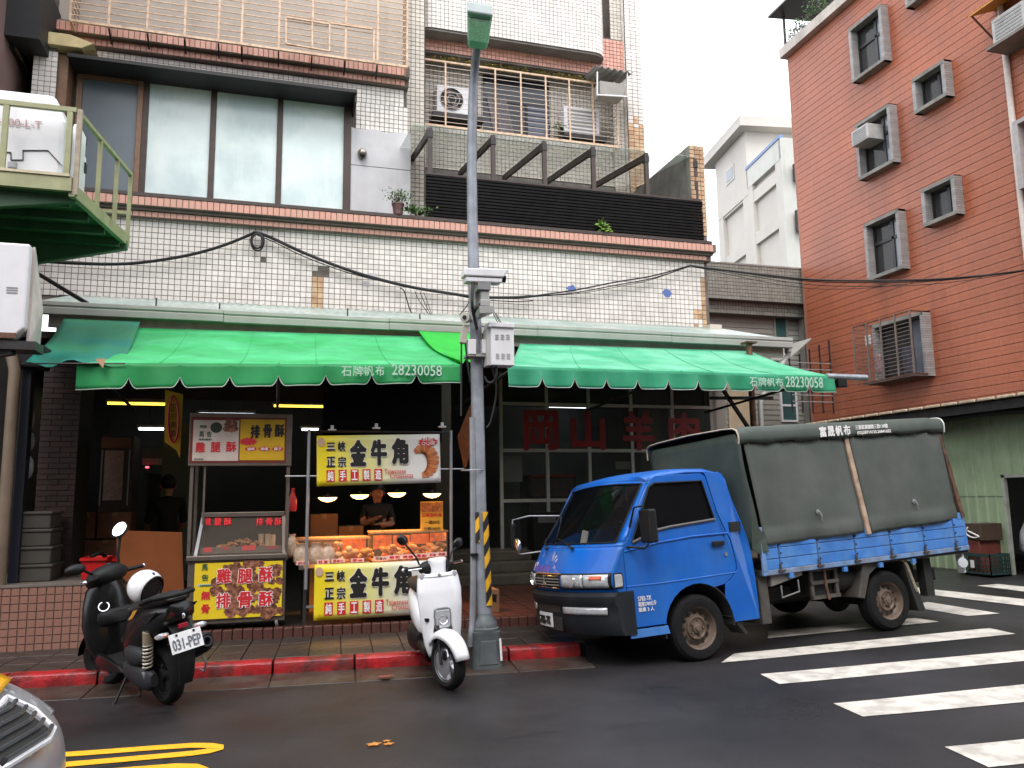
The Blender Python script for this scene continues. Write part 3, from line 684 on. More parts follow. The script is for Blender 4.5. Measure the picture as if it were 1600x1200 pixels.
def awning(name, label, m, lx, rx, yl, yr, topz_l, topz_r, zf_l, zf_r, drop_l, drop_r, top_lx, top_rx, nsc, seed):
    rnd = random.Random(seed); zc_ = (zf_l+zf_r)/2
    t = thing(name, label, 'awning', ((lx+rx)/2, yl, zc_), 'green awnings over the shopfront')
    YT = YG-.02
    def fn(a, b):
        f = Vector((lx+(rx-lx)*a, yl+(yr-yl)*a, zf_l+(zf_r-zf_l)*a)); tp = Vector((top_lx+(top_rx-top_lx)*a, YT, topz_l+(topz_r-topz_l)*a))
        p = tp.lerp(f, b); p.z -= .05*math.sin(PI*b)+(.014*math.sin(a*nsc*1.9+seed)+.010*math.sin(a*nsc*4.3+b*2.5)+.022*abs(math.sin(a*4*PI)))*math.sin(PI*b); return p
    g = G(); g.sheet(fn, nsc*6, 10); g.build('canvas', m, t, smooth=60, solid=.004)
    for q in range(1,5):
        sm = G(); sm.tube([fn(q/5,k/10)+Vector((0,0,.006)) for k in range(11)], .006, 5); sm.build('seam', m, t)
    # valance with narrow notches between wide lobes
    def vf(a, b):
        k = (a*nsc) % 1.0; d = drop_l+(drop_r-drop_l)*a; u = min(k, 1-k)
        notch = max(0, 1-u/.16)**2*.11 if 0.02 < a < 0.98 else 0
        f = Vector((lx+(rx-lx)*a, yl+(yr-yl)*a, zf_l+(zf_r-zf_l)*a)); h = d-notch
        f.z -= h*b; f.y += -.012*b+.018*math.sin(a*nsc*PI*2+seed)*b + .01*math.sin(a*nsc*5.3+seed)*b; return f
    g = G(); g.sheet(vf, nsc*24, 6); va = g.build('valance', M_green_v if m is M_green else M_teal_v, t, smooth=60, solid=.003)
    g = G(); g.tube([vf(i/(nsc*24),1.0) for i in range(nsc*24+1)], .0055, 5); g.build('hem', M_trim, t)
    G().tube([(lx,yl+.02,zf_l-.012),(rx,yr+.02,zf_r-.012)], .016, 8).build('front_bar', M_dsteel, t)
    for s in (.02, .5, .98):
        f = fn(s, 1); G().tube([f+Vector((0,0,-.01)), Vector((f.x, YT, f.z-.15))], .02, 6).build('arm', M_dsteel, t)
    return t, va, vf
A1, V1, vf1 = awning('awning', 'wide bright green awning with scalloped valance over the food stalls', M_green,
    oy(120,567,8.95).x, oy(719,570,8.75).x, 8.95, 8.75, oy(215,513,YG).z, oy(655,526,YG).z, oy(120,567,8.95).z, oy(719,570,8.75).z, .275, .205, -2.1, oy(719,526,YG).x-.45, 8, 1)
A2, V2, vf2 = awning('awning', 'bleached green awning hanging over the blue truck and the lamb restaurant glazing', M_teal,
    oy(793,572,8.75).x, oy(1303,588,8.8).x, 8.75, 8.8, oy(805,537,YG).z, oy(1171,549,YG).z, oy(793,572,8.75).z, oy(1303,588,8.8).z, .24, .215, oy(812,540,YG).x, oy(1171,549,YG).x, 11, 5)
def aw_text(par, vf, items, y):
    g = G()
    for s, px0, px1, py0, py1, dy in items:
        a, b = oy(px0, py1, y-.02), oy(px1, py0, y-.02)
        put_text(g, s, (a.x, y-.035, a.z), (b.x-a.x, 0, dy), (0,0,1), b.x-a.x, b.z-a.z, bold=.006, depth=.004)
    return g.build('lettering', M_awtx, par)
yv1 = 9.55+.02
aw_text(V1, vf1, [('石', 533,549,573,588,0),('牌',551,567,572.5,588,0),('帆',568,584,572,587.5,0),('布',586,600,572,587.5,0),('28230058',612,690,571.5,586,0)], 8.77)
aw_text(V2, vf2, [('石',1171,1182,590,604,0),('牌',1184,1196,590,604,0),('帆',1198,1209,591,604,0),('布',1211,1222,591,604,0),('28230058',1227,1284,590,605,0)], 8.78)
# roller tube sticking out at the right end
p = oy(1303,588,8.8)
G().tube([(p.x-.1,8.82,p.z),(oy(1355,588,8.8).x,8.82,p.z)], .04, 12).build('roller_tube', M_steel, A2, smooth=40)
G().cbox((p.x+.12,8.82,p.z-.09),.14,.08,.1).build('gearbox', M_black, A2, bevel=.01)

def flap(name, label, m, c, n=14, sag=.05, fold=.02):
    P = [Vector(q) for q in c]; o = sum(P, Vector())/4
    t = thing(name, label, 'tarpaulin', o)
    def fn(a, b):
        p = (P[0]*(1-a)+P[1]*a)*(1-b)+(P[3]*(1-a)+P[2]*a)*b
        p.z += -sag*math.sin(PI*b) + fold*math.sin(a*9+b*3)*b + fold*.6*math.sin(a*17-b*6)*b; return p
    G().sheet(fn, n, n).build('cloth', m, t, smooth=60, solid=.004); return t
tp1 = flap('tarpaulin', 'creased teal tarpaulin sagging past the left end of the awning', M_tarp, (oy(100,498,YG-.1), oy(219,503,YG-.1), oy(186,569,8.93), oy(40,567,8.85)), sag=.08, fold=.03)
G().tube([oy(34,568,8.86), oy(196,568,8.9)], .008, 6).build('hem_rod', M_dsteel, tp1)
pa = [oy(148,561,8.85), oy(165,560,8.85), oy(161,575,8.8)]
G().add(pa, [(0,1,2)]).build('torn_corner', mat('brown_backing', (.30,.18,.10), .8), tp1, solid=.003)
tp2 = flap('tarpaulin', 'small lime green tarpaulin patch beside the lamp post', M_lime, (oy(654,517,YG-.12), oy(742,521,YG-.12), oy(742,567,8.9), oy(716,563,8.8)), sag=.10, fold=.02)

# posts under the right-hand end, down pipe, strut
def post(name, label, cat, p0, p1, r, m, n=10):
    t = thing(name, label, cat, p0); G().tube([p0, p1], r, n).build('shaft', m, t, smooth=40); return t
b0 = oy(1176,640,11.6); t = post('support_post', 'rusty brown post holding up the right end of the canopy', 'post', Vector((b0.x,11.6,.2)), Vector((b0.x,11.6,gz0)), .05, M_rust)
G().cbox((b0.x,11.6,gz0-.02),.2,.2,.03).build('cap_plate', M_rust, t)
b1 = oy(1188,640,11.7); t = thing('drain_pipe', 'white drain pipe beside the rusty post at the canopy end', 'pipe', (b1.x,11.7,.2))
e1 = oy(1231,546,YG+.15); G().tube([e1+Vector((0,0,.05)), e1+Vector((0,0,-.1)), e1+Vector((-.05,0,-.16)), Vector((b1.x+.06,11.75,3.2)), Vector((b1.x,11.7,3.1)), Vector((b1.x,11.7,.2))], .045, 10).build('pipe_run', M_gutter, t, smooth=50)
G().tube([e1+Vector((0,0,.09)), e1+Vector((0,0,-.06))], .06, 12).build('collar', M_gutter, t, smooth=40)
s0, s1 = oy(1140,625,11.2), oy(1166,662,11.2); t = thing('awning_strut', 'thin black diagonal strut behind the canvas roof of the truck', 'strut', s1)
G().bar(s0+Vector((-.1,0,.15)), s1+Vector((.35,0,-.52)), .05, .05).build('rod', M_black, t)
G().bar(oy(1110,622,11.2), oy(1207,622,11.2), .05, .05).build('rail', M_black, t)

# cables
def cable(name, label, runs, pts=None, extra=None, m=None, group=None):
    P0 = runs[0][0][0]
    t = thing(name, label, 'cable', P0, group)
    for pts, r in runs: G().tube(smooth_path(pts), r, 6).build('strand', m or M_cable, t, smooth=60)
    return t
def smooth_path(p, k=4):
    p = [Vector(q) for q in p]; out = []
    for i in range(len(p)-1):
        a, b, c, d = p[max(i-1,0)], p[i], p[i+1], p[min(i+2,len(p)-1)]
        for j in range(k):
            t = j/k; out.append(.5*((2*b)+(c-a)*t+(2*a-5*b+4*c-d)*t*t+(3*b-a-3*c+d)*t**3))
    return out+[p[-1]]
def run(px, Y, dx=0, dz=0): return [oy(x, y, (Y(x) if callable(Y) else Y))+Vector((0,-dx,dz)) for x, y in px]
Lp = [(56,407),(120,411),(200,411.5),(280,401),(340,386),(388,367.5),(398,362)]
Mp = [(398,362),(425,372),(470,393),(530,417),(580,433),(640,448),(700,458),(745,464),(800,465),(830,463)]
Rp = [(830,463),(900,453),(960,441),(1020,431),(1078,415)]
Xp = [(1078,415),(1100,418),(1200,430),(1270,437),(1350,438.5),(1450,437),(1540,430),(1620,420)]
yf = lambda x: 14.36 if x < 1090 else 14.36-(x-1090)/530*2.6
t = cable('cable_bundle', 'thick black cable bundle looped across the white tiles', [(run(Lp,14.36),.022),(run(Mp,14.36),.03),(run([(x,y+2) for x,y in Lp],14.37),.012),(run([(x+3,y+4+3*math.sin(x/60)) for x,y in Mp],14.38),.01)])
G().tube([oy(402,378,14.37)+Vector((.11*math.cos(a)*(1+.06*math.sin(3*a)),-.02*math.sin(2*a),.16*math.sin(a))) for a in [2*PI*k/40 for k in range(81)]], .016, 6).build('coil', M_cable, t)
G().tube([oy(402,377,14.35)+Vector((.09*math.cos(a),-.01,.13*math.sin(a))) for a in [2*PI*k/30 for k in range(31)]], .02, 6).build('coil', M_cable, t)
cable('cable_bundle', 'pair of thin cables rising to the right end of the tiled facade', [(run(Rp,14.36),.016),(run([(x,y+4*math.sin((x-830)/248*PI)+1) for x,y in Rp],14.37),.012),(run([(x,y+8*math.sin((x-830)/248*PI)) for x,y in Rp],14.37),.007)])
cable('cable_bundle', 'cables stretched across the red brick-tile house', [(run(Xp,yf),.02),(run([(x,y+3*math.sin((x-1078)/540*PI)) for x,y in Xp],yf),.012),(run([(x,y+9*math.sin((x-1078)/540*PI)) for x,y in Xp],yf),.007),(run([(x,y+14*math.sin((x-1078)/400*PI)) for x,y in Xp[:6]],yf),.006)])
cable('loose_wire', 'loose black wire drooping under the bundle beside the lamp post', [(run([(625,450),(632,456),(641,485),(651,496),(660,498),(680,505),(695,506),(712,498),(728,480),(736,466)],14.2),.011),(run([(648,454),(655,470),(668,488),(678,503)],14.25),.007),(run([(656,455),(662,470),(670,486),(678,503)],14.25),.007),(run([(662,457),(668,472),(674,490),(678,503)],14.25),.006)])
t = thing('roof_stay', 'black slanting stay bar above the left end of the gutter', 'stay bar', oy(135,474,12.1)); G().bar(oy(60,428,12.6), oy(136,474,12.1), .05, .05).build('bar', M_black, t)
# ================================================================ inside the arcade
M_tube_w = mat('cool_tube', (.9,.95,1), .4, emit=5.0, ecol=(.85,.95,1.0))
M_tube_y = mat('yellow_tube', (1,.75,.1), .4, emit=1.6, ecol=(1.0,.66,.06))
M_bulb = mat('warm_bulb', (1,.7,.3), .4, emit=5.0, ecol=(1.0,.60,.17))
M_stain = mat('stainless', (.20,.165,.14), .42, metal=.75, var=.15, vscale=10, streak=.25, stcol=(.12,.09,.07))
M_alu = mat('aluminium', (.30,.30,.31), .42, metal=.5, var=.12)
M_glz = mat('shop_glass', (.10,.115,.11), .05, alpha=.14, spec=.35, var=0)
M_acr = mat('acrylic', (.5,.42,.34), .06, alpha=.07, spec=.3, var=0)
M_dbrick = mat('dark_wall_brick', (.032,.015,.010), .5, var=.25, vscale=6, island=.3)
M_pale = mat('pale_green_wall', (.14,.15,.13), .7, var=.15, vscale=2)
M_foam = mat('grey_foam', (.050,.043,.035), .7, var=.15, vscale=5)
M_redpl = mat('red_plastic', (.50,.008,.008), .4, var=.08)

sh = setting('shop_room', (2.5,16,.2))
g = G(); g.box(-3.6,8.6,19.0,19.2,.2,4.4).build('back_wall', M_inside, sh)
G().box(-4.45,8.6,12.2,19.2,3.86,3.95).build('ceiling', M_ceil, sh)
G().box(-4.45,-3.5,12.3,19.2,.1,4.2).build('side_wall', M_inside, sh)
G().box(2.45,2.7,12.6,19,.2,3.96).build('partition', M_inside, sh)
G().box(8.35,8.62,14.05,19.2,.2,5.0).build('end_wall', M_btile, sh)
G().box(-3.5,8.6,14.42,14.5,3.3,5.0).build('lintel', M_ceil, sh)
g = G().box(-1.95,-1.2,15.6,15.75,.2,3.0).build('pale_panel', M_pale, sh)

def tube_light(px0, px1, py, Y, m, label, two=None):
    a, b = oy(px0,py,Y), oy(px1,py,Y); b = Vector((b.x, Y, a.z))
    t = thing('tube_light', label, 'light', (a+b)/2, 'ceiling tube lights in the shop')
    G().tube([a, b], .022, 8).build('tube', m, t); G().box(a.x-.04,b.x+.04,Y-.03,Y+.05,a.z+.03,a.z+.08).build('batten', M_alu, t)
    G().tube([Vector((a.x+.2,Y,a.z+.08)), Vector((a.x+.2,Y,3.96))], .006, 4).build('hanger', M_dsteel, t)
    G().tube([Vector((b.x-.2,Y,a.z+.08)), Vector((b.x-.2,Y,3.96))], .006, 4).build('hanger', M_dsteel, t)
tube_light(168,259,630,15.0,M_tube_y,'yellow tube light at the far left under the green awning')
tube_light(428,505,634,16.0,M_tube_y,'yellow tube light between the fried chicken sign and the black board')
tube_light(217,284,670,17.5,M_tube_w,'white tube light above the kitchen hatch at the left')
tube_light(312,396,647,16.6,M_tube_w,'white tube light just over the fried chicken sign')
tube_light(472,497,671,17.5,M_tube_w,'short white tube light beside the croissant banner')
tube_light(858,928,635,16.2,M_tube_w,'white tube light behind the red lettering of the glazing')

# pillar and low tiled wall at the left
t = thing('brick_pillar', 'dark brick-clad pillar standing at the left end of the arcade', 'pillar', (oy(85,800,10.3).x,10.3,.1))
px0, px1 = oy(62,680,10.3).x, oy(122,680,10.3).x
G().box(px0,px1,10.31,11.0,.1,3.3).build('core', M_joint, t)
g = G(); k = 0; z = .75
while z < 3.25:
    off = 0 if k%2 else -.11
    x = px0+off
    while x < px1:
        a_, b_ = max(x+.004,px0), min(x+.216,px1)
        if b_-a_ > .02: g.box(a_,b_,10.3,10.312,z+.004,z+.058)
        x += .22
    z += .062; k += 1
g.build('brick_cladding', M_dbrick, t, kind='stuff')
yw_ = 9.4; zt_w = .755
lw = thing('low_tiled_wall', 'knee-high wall of square pinkish tiles behind the black scooter', 'wall', (-2.2, yw_+.1, .1))
xw1 = oy(152,950,yw_).x; xw0 = -4.2
G().box(xw0,xw1,yw_+.012,yw_+1.6,.1,zt_w).build('core', M_grout, lw)
G().box(xw0,xw1+.02,yw_-.005,yw_+1.6,zt_w,zt_w+.02).build('coping', mat('worn_cement_top', (.12,.10,.085), .7, var=.3, vscale=5, bump=.2), lw)
tt = .08; t1 = G(); tile_geom(t1,(0,0,0),(1,0,0),(0,0,1),1,1,tt,tt,.006,.012); me_ = None
for i in range(int((xw1-xw0)/tt)):
    for j in range(8):
        if (i, j) == (int((oy(68,1005,yw_).x-xw0)/tt), 0): continue
        p = Vector((xw1-(i+1)*tt, yw_+.012, .112+j*tt))-lw.location
        if me_ is None: o = t1.build('tile', M_ptile2, lw, world=False); me_ = o.data; o.location = p
        else: o = part('tile', me_, lw, p)
        o.rotation_euler = (random.uniform(-.02,.02),0,random.uniform(-.015,.015))
# foam trays stacked on the wall
for k, (y0, y1) in enumerate(((884,910),(857,884),(828,857),(800,828))):
    a, b = oy(22+k*1.5,y1,9.75), oy(80,y0,9.75); z0 = zt_w+.02+k*.185
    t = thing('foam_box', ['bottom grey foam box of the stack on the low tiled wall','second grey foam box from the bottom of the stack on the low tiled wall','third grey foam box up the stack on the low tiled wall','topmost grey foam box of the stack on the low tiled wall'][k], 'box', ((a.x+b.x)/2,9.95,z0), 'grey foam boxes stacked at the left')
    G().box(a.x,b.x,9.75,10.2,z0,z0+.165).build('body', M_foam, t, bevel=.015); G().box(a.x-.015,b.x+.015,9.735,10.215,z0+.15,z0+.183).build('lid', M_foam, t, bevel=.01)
# red crates
for k, (x0, x1, y0, y1, Y, lb) in enumerate(((124,167,873,909,9.75,'bright red plastic crate on the low wall, nearest the street'),(170,196,878,905,10.25,'red plastic crate half hidden behind the mirror of the black scooter'))):
    a, b = oy(x0,y1,Y), oy(x1,y0,Y); w_, h_ = b.x-a.x, b.z-a.z; z0 = zt_w+.02
    t = thing('red_crate', lb, 'crate', ((a.x+b.x)/2,Y+.15,z0), 'red plastic crates')
    cx = (a.x+b.x)/2; g = G(); o1 = [(cx-w_*.45,Y+.02),(cx+w_*.45,Y+.02),(cx+w_*.45,Y+.3),(cx-w_*.45,Y+.3)]; o2 = [(cx-w_*.5,Y),(cx+w_*.5,Y),(cx+w_*.5,Y+.34),(cx-w_*.5,Y+.34)]
    def sc(o_, s): return [((x-cx)*s+cx, (y-Y-.17)*s+Y+.17) for x, y in o_]
    rings = [[Vector((x,y,z)) for x,y in o_] for o_,z in ((o1,z0),(o2,z0+h_),(sc(o2,.93),z0+h_),(sc(o1,.92),z0+.02))]
    g.loft(rings); g.build('tub', M_redpl, t, bevel=.006); g = G()
    for (xa,xb,ya,yb) in ((cx-w_*.53,cx+w_*.53,Y-.02,Y),(cx-w_*.53,cx+w_*.53,Y+.34,Y+.36)): g.box(xa,xb,ya,yb,z0+h_-.03,z0+h_)
    g.box(cx-w_*.53,cx-w_*.5,Y,Y+.34,z0+h_-.03,z0+h_).box(cx+w_*.5,cx+w_*.53,Y,Y+.34,z0+h_-.03,z0+h_); g.build('rim', M_redpl, t)
t = thing('coiled_hose', 'black hose lying over the red crate', 'hose', oy(155,872,9.85)); G().tube(smooth_path([oy(142,871,9.8),oy(150,866,9.85),oy(158,864,9.9),oy(164,870,9.95),oy(165,880,10)]), .022, 8).build('loop', M_black, t, smooth=50)
# leaning brown board
a, b, c, d = oy(182,829,9.55), oy(289,822,9.55), oy(289,978,9.35), oy(183,978,9.35)
t = thing('brown_board', 'plain brown board leaning upright beside the fried chicken cart', 'board', (d+c)/2)
G().obox(d, c-d, a-d, (0,.02,.002)).build('panel', M_wood, t, bevel=.003)
# cupboard with paper menu, cartons below
cY = 11.6
def wbox(px0, py0, px1, py1, Y, dep, name, m, par, bevel=None):
    a, b = oy(px0,py1,Y), oy(px1,py0,Y); return G().box(a.x,b.x,Y,Y+dep,a.z,b.z).build(name, m, par, bevel=bevel)
t = thing('menu_cabinet', 'dark wooden cabinet with a pinkish paper menu on its front', 'cabinet', oy(182,792,cY))
M_dwood = mat('dark_wood', (.04,.018,.012), .5, var=.25, vscale=8)
wbox(152,681,210,812,cY,.5,'carcass',M_dwood,t); wbox(158,684,205,700,cY-.03,.03,'header',mat('brown_header',(.16,.055,.025),.5),t)
M_menu = mat('pink_paper', (.34,.22,.20), .7, var=.2, vscale=20)
wbox(160,704,194,782,cY-.02,.01,'paper_menu',M_menu,t); wbox(156,703,159,790,cY-.02,.02,'door_rail',M_alu,t); wbox(199,703,202,790,cY-.02,.02,'door_rail',M_alu,t)
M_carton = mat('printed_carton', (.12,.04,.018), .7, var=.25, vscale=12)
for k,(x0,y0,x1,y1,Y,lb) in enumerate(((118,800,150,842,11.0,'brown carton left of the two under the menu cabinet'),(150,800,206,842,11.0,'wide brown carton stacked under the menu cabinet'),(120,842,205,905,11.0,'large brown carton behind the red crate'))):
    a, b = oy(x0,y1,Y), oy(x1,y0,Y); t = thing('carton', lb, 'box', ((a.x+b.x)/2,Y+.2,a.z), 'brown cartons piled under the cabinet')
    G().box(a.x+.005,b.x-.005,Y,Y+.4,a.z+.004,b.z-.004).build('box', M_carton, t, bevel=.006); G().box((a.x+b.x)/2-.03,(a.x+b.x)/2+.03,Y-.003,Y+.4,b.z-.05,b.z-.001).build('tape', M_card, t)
a = oy(120,905,11.0); G().box(-4.4,oy(207,905,11).x,10.99,11.6,.1,a.z).build('bench_block', M_dwood, sh)
# kitchen hatch beyond
hY = 17.0; t = thing('kitchen_shelf', 'dim kitchen shelf with pale packets behind the person at the left', 'shelf', oy(250,790,hY))
wbox(222,700,287,715,hY,.05,'rail_panel',M_pale,t); wbox(222,716,287,726,hY,.06,'packet_row',mat('pale_packets',(.30,.29,.26),.6,var=.4,vscale=30),t)
wbox(222,731,287,741,hY-.1,.5,'shelf_board',mat('green_shelf',(.05,.10,.085),.5),t); wbox(222,742,287,900,hY,.1,'lower_panel',M_inside,t)
c = oy(230,730,hY-.1); G().cbox(c,.06,.02,.03).build('indicator_lamp', mat('red_lamp',(1,.1,.15),.4,emit=3,ecol=(1,.06,.1)), t)

# ================================================================ people (kept dim by the room)
M_blackc = mat('black_cloth', (.012,.012,.013), .85, var=.2, vscale=6)
M_navy = mat('dark_trousers', (.014,.015,.02), .85, var=.2)
M_hair = mat('black_hair', (.008,.007,.007), .55, var=.3, vscale=40)
def person(label, foot, h, yaw, joints, hair='cap'):
    """one continuous skinned body; joints in body space (x right, y forward, z up) scaled to height h."""
    t = thing('person', label, 'person', foot, rotz=yaw)
    V, E, RR = [], [], []
    def chain(prev, pts):
        for (x,y,z,r) in pts:
            V.append((x*h,y*h,z*h)); RR.append(r*h); 
            if prev is not None: E.append((prev,len(V)-1))
            prev = len(V)-1
        return prev
    pel = chain(None, [(0,0,.53,.085)]); w_ = chain(pel, [(0,.0,.61,.072),(0,.005,.70,.085),(0,0,.785,.078)])
    nk = chain(w_, [(0,.0,.835,.034),(0,.012,.872,.036)]); hd = chain(nk, [(0,.02,.905,.055),(0,.018,.945,.058),(0,.012,.975,.040)])
    for s in (-1,1):
        chain(pel, [(s*.055,0,.49,.06),(s*.062,.01,.27,.042),(s*.062,-.005,.06,.028),(s*.068,.06,.022,.024),(s*.07,.09,.018,.018)])
    for s, arm in ((-1,joints[0]),(1,joints[1])):
        e = chain(w_, [(s*.105,0,.80,.042)]+arm)
        hx,hy,hz,_ = arm[-1]; px_,py_,pz_,_ = arm[-2]; dv = (Vector((hx,hy,hz))-Vector((px_,py_,pz_))).normalized(); sdv = dv.cross(Vector((0,0,1))); sdv = sdv.normalized() if sdv.length > .1 else Vector((1,0,0))
        for k, (o_, L_) in enumerate(((-.016,.030),(-.006,.036),(.004,.034),(.013,.028))):
            q = Vector((hx,hy,hz))+sdv*o_; b1 = q+dv*L_; b2 = b1+dv*L_*.6+Vector((0,0,-.012))
            chain(e, [(*q,.008),(*b1,.0055),(*b2,.0045)])
        q = Vector((hx,hy,hz))-dv*.012-sdv*.022; chain(e, [(*q,.008),(*(q+dv*.028-sdv*.008),.006)])
    me = bpy.data.meshes.new('body'); me.from_pydata(V, E, []); o = bpy.data.objects.new('body', me); COL.objects.link(o)
    sk = o.modifiers.new('skin','SKIN'); sk.use_smooth_shade = True
    for i, r_ in enumerate(RR): me.skin_vertices[0].data[i].radius = (r_, r_)
    me.skin_vertices[0].data[0].use_root = True
    sb_ = o.modifiers.new('sub','SUBSURF'); sb_.levels = 2; sb_.render_levels = 2
    dg = bpy.context.evaluated_depsgraph_get(); nm = bpy.data.meshes.new_from_object(o.evaluated_get(dg)); bpy.data.objects.remove(o)
    for m_ in (M_blackc, M_skin, M_navy): nm.materials.append(m_)
    wrist = [Vector((a[-1][0]*h,a[-1][1]*h,a[-1][2]*h)) for a in joints]; elb = [Vector((a[0][0]*h,a[0][1]*h,a[0][2]*h)) for a in joints]
    for p in nm.polygons:
        c = p.center; mi = 0
        if c.z > .845*h: mi = 1
        elif c.z < .52*h and abs(c.x) < .12*h and min((c-q).length for q in wrist) > .07*h: mi = 2
        for q, e in zip(wrist, elb):
            tt_ = (c-e).dot(q-e)/max((q-e).length_squared,1e-6)
            if tt_ > .1 and (c-(e+(q-e)*min(tt_,1.4))).length < .055*h: mi = 1
        p.material_index = mi; p.use_smooth = True
    b = bpy.data.objects.new('body', nm); COL.objects.link(b); b.parent = t
    # hair or cap over the crown, face details
    hc = Vector((0,.012*h,.945*h))
    g = G(); g.sphere(hc+Vector((0,-.008*h,.012*h)), .062*h,.066*h,.066*h,16,10); v2 = []
    hg = g.build('hair', M_hair, t, smooth=60, world=False)
    for v in hg.data.vertices:
        if v.co.y > .045*h and v.co.z < .955*h: v.co.y = .03*h
        if v.co.z < .905*h: v.co.z = .905*h
    if hair == 'cap':
        g = G(); g.lathe([(.066*h,0),(.064*h,.02*h),(.05*h,.042*h),(.001,.05*h)], (0,.008*h,.955*h), (0,0,1), 18); g.prism([(-.05*h,.05*h),(.05*h,.05*h),(.038*h,.115*h),(0,.125*h),(-.038*h,.115*h)], (0,0,.956*h), (1,0,0), (0,1,0), (0,0,.006*h)); g.build('cap', M_hair, t, smooth=45, world=False)
    for s in (-1,1): G().sphere((s*.021*h,.070*h,.930*h), .0065*h,.004*h,.0045*h,8,6).build('eye', mat('eye',(.5,.5,.5),.2), t, world=False, smooth=60); G().sphere((s*.057*h,.012*h,.925*h), .008*h,.014*h,.02*h,8,6).build('ear', M_skin, t, world=False, smooth=60)
    G().sphere((0,.078*h,.915*h), .009*h,.013*h,.013*h,8,6).build('nose', M_skin, t, world=False, smooth=60); G().sphere((0,.068*h,.892*h), .017*h,.006*h,.004*h,10,6).build('mouth', mat('lips',(.25,.09,.08),.5), t, world=False, smooth=60)
    return t
person('person in black with a cap standing behind the croissant counter, one forearm raised', (1.36,11.2,.205), 1.585, PI, [[(-.135,.03,.66,.032),(-.03,.15,.66,.022),(.0,.17,.665,.018)],[(.135,.02,.66,.032),(.05,.13,.70,.022),(.02,.165,.72,.018)]])
pp = oy(265,725,12.2); person('person in black with back turned inside the dark kitchen at the left', (pp.x,12.2,.205), 1.74, .35, [[(-.13,.02,.66,.032),(-.12,.12,.56,.022),(-.10,.15,.55,.018)],[(.13,.02,.66,.032),(.12,.12,.56,.022),(.10,.15,.55,.018)]], hair='hair')

# ================================================================ fried chicken cart
Y1 = 9.4
def P1(px, py, dY=0): return oy(px, py, Y1+dY)
M_blkmat = mat('matt_black_board',(.006,.006,.006),.9,spec=.1)
ct = thing('food_cart', 'stainless fried chicken cart with a framed sign and a yellow picture panel', 'food cart', (-.35, Y1+.3, .205))
xl, xr = P1(297,800).x, P1(449,800).x
zc_, zs0, zs1 = P1(370,870).z, P1(370,725).z, P1(370,649).z
zb0, zb1 = P1(370,972).z, P1(370,876).z
for (x, y) in ((xl,Y1+.02),(xr,Y1+.02),(xl,Y1+.62),(xr,Y1+.62)): G().bar((x,y,zc_-.05),(x,y,zs1),.035,.035).build('post', M_stain, ct)
xi = P1(319,760).x; G().bar((xi,Y1+.02,zc_+.35),(xi,Y1+.02,zs0),.02,.02).build('post', M_stain, ct)
G().box(xl,xr,Y1+.02,Y1+.66,zb0-.01,zc_-.03).build('cabinet', M_stain, ct, bevel=.006)
G().box(xl-.02,xr+.01,Y1-.02,Y1+.68,zc_-.03,zc_+.02).build('counter', M_stain, ct, bevel=.006)
def plate(px0, py0, px1, py1, Y, m, name, par, th=.006):
    a, b = oy(px0,py1,Y), oy(px1,py0,Y); return G().box(a.x,b.x,Y,Y+th,a.z,b.z).build(name, m, par)
M_fry = mat('fried_photo', (.085,.022,.012), .5, var=.6, vscale=40, col2=(.34,.14,.08), c2scale=22, c2amt=.7, detail=9)
fp = plate(301,876,442,969,Y1-.004,mat('panel_yellow',(.72,.52,.02),.4,var=.05),'front_panel',ct)
g = G(); rnd = random.Random(4)
def blob(g, px, py, r, Y, m=None):
    c = oy(px,py,Y); P = []
    for k in range(18): a_ = 2*PI*k/18; q = r*rnd.uniform(.78,1.12); P.append((q*math.cos(a_), q*math.sin(a_)))
    g.prism(P, (c.x,Y,c.z), (1,0,0), (0,0,1), (0,-.0012*rnd.uniform(.5,1.5),0))
for k in range(120):
    px, py = rnd.uniform(336,438), rnd.uniform(880,962)
    if px < 352 and (py < 905 or py > 935): continue
    blob(g, px, py, rnd.uniform(.035,.06), Y1-.0045)
g.build('printed_chicken', M_fry, fp, kind='stuff')
def ptext(g, s, px0, py0, px1, py1, Y, bold=.015, lift=.0, grow=0.0, depth=.0015):
    a, b = oy(px0,py1,Y), oy(px1,py0,Y); put_text(g, s, (a.x-grow,Y-.0025-lift,a.z-grow), (1,0,0), (0,0,1), b.x-a.x+2*grow, b.z-a.z+2*grow, bold=bold, depth=depth)
def outlined(s, boxes, Y, par, m1=None, m2=None, b1=.085, b2=.03, lift=.004):
    g1, g2 = G(), G()
    for ch, (x0,y0,x1,y1) in zip(s, boxes): ptext(g1, ch, x0,y0,x1,y1, Y, bold=b1, lift=lift, grow=.006); ptext(g2, ch, x0,y0,x1,y1, Y, bold=b2, lift=lift+.002)
    g1.build('letter_outline', m1 or M_whtpr, par); g2.build('lettering', m2 or M_redpr, par)
outlined('雞腿酥', [(338,888,362,912),(371,888,395,912),(404,885,427,910)], Y1-.004, fp)
outlined('排骨酥', [(337,926,361,951),(371,924,395,950),(404,923,427,948)], Y1-.004, fp)
g = G(); ptext(g,'馬',315,881,325,892,Y1-.004); ptext(g,'告',315,897,326,908,Y1-.004); g.build('lettering', M_grnpr, fp)
g = G(); ptext(g,'無',314,923,329,938,Y1-.004,bold=.03); ptext(g,'骨',314,944,328,959,Y1-.004,bold=.03); g.build('lettering', M_redpr, fp)
plate(308,912,332,917,Y1-.0055,mat('pale_green_strip',(.45,.5,.4),.5),'caption_strip',fp,.002); g = G(); ptext(g,'台灣特產香料',312,913,331,916.5,Y1-.006); g.build('caption', M_grnpr, fp)
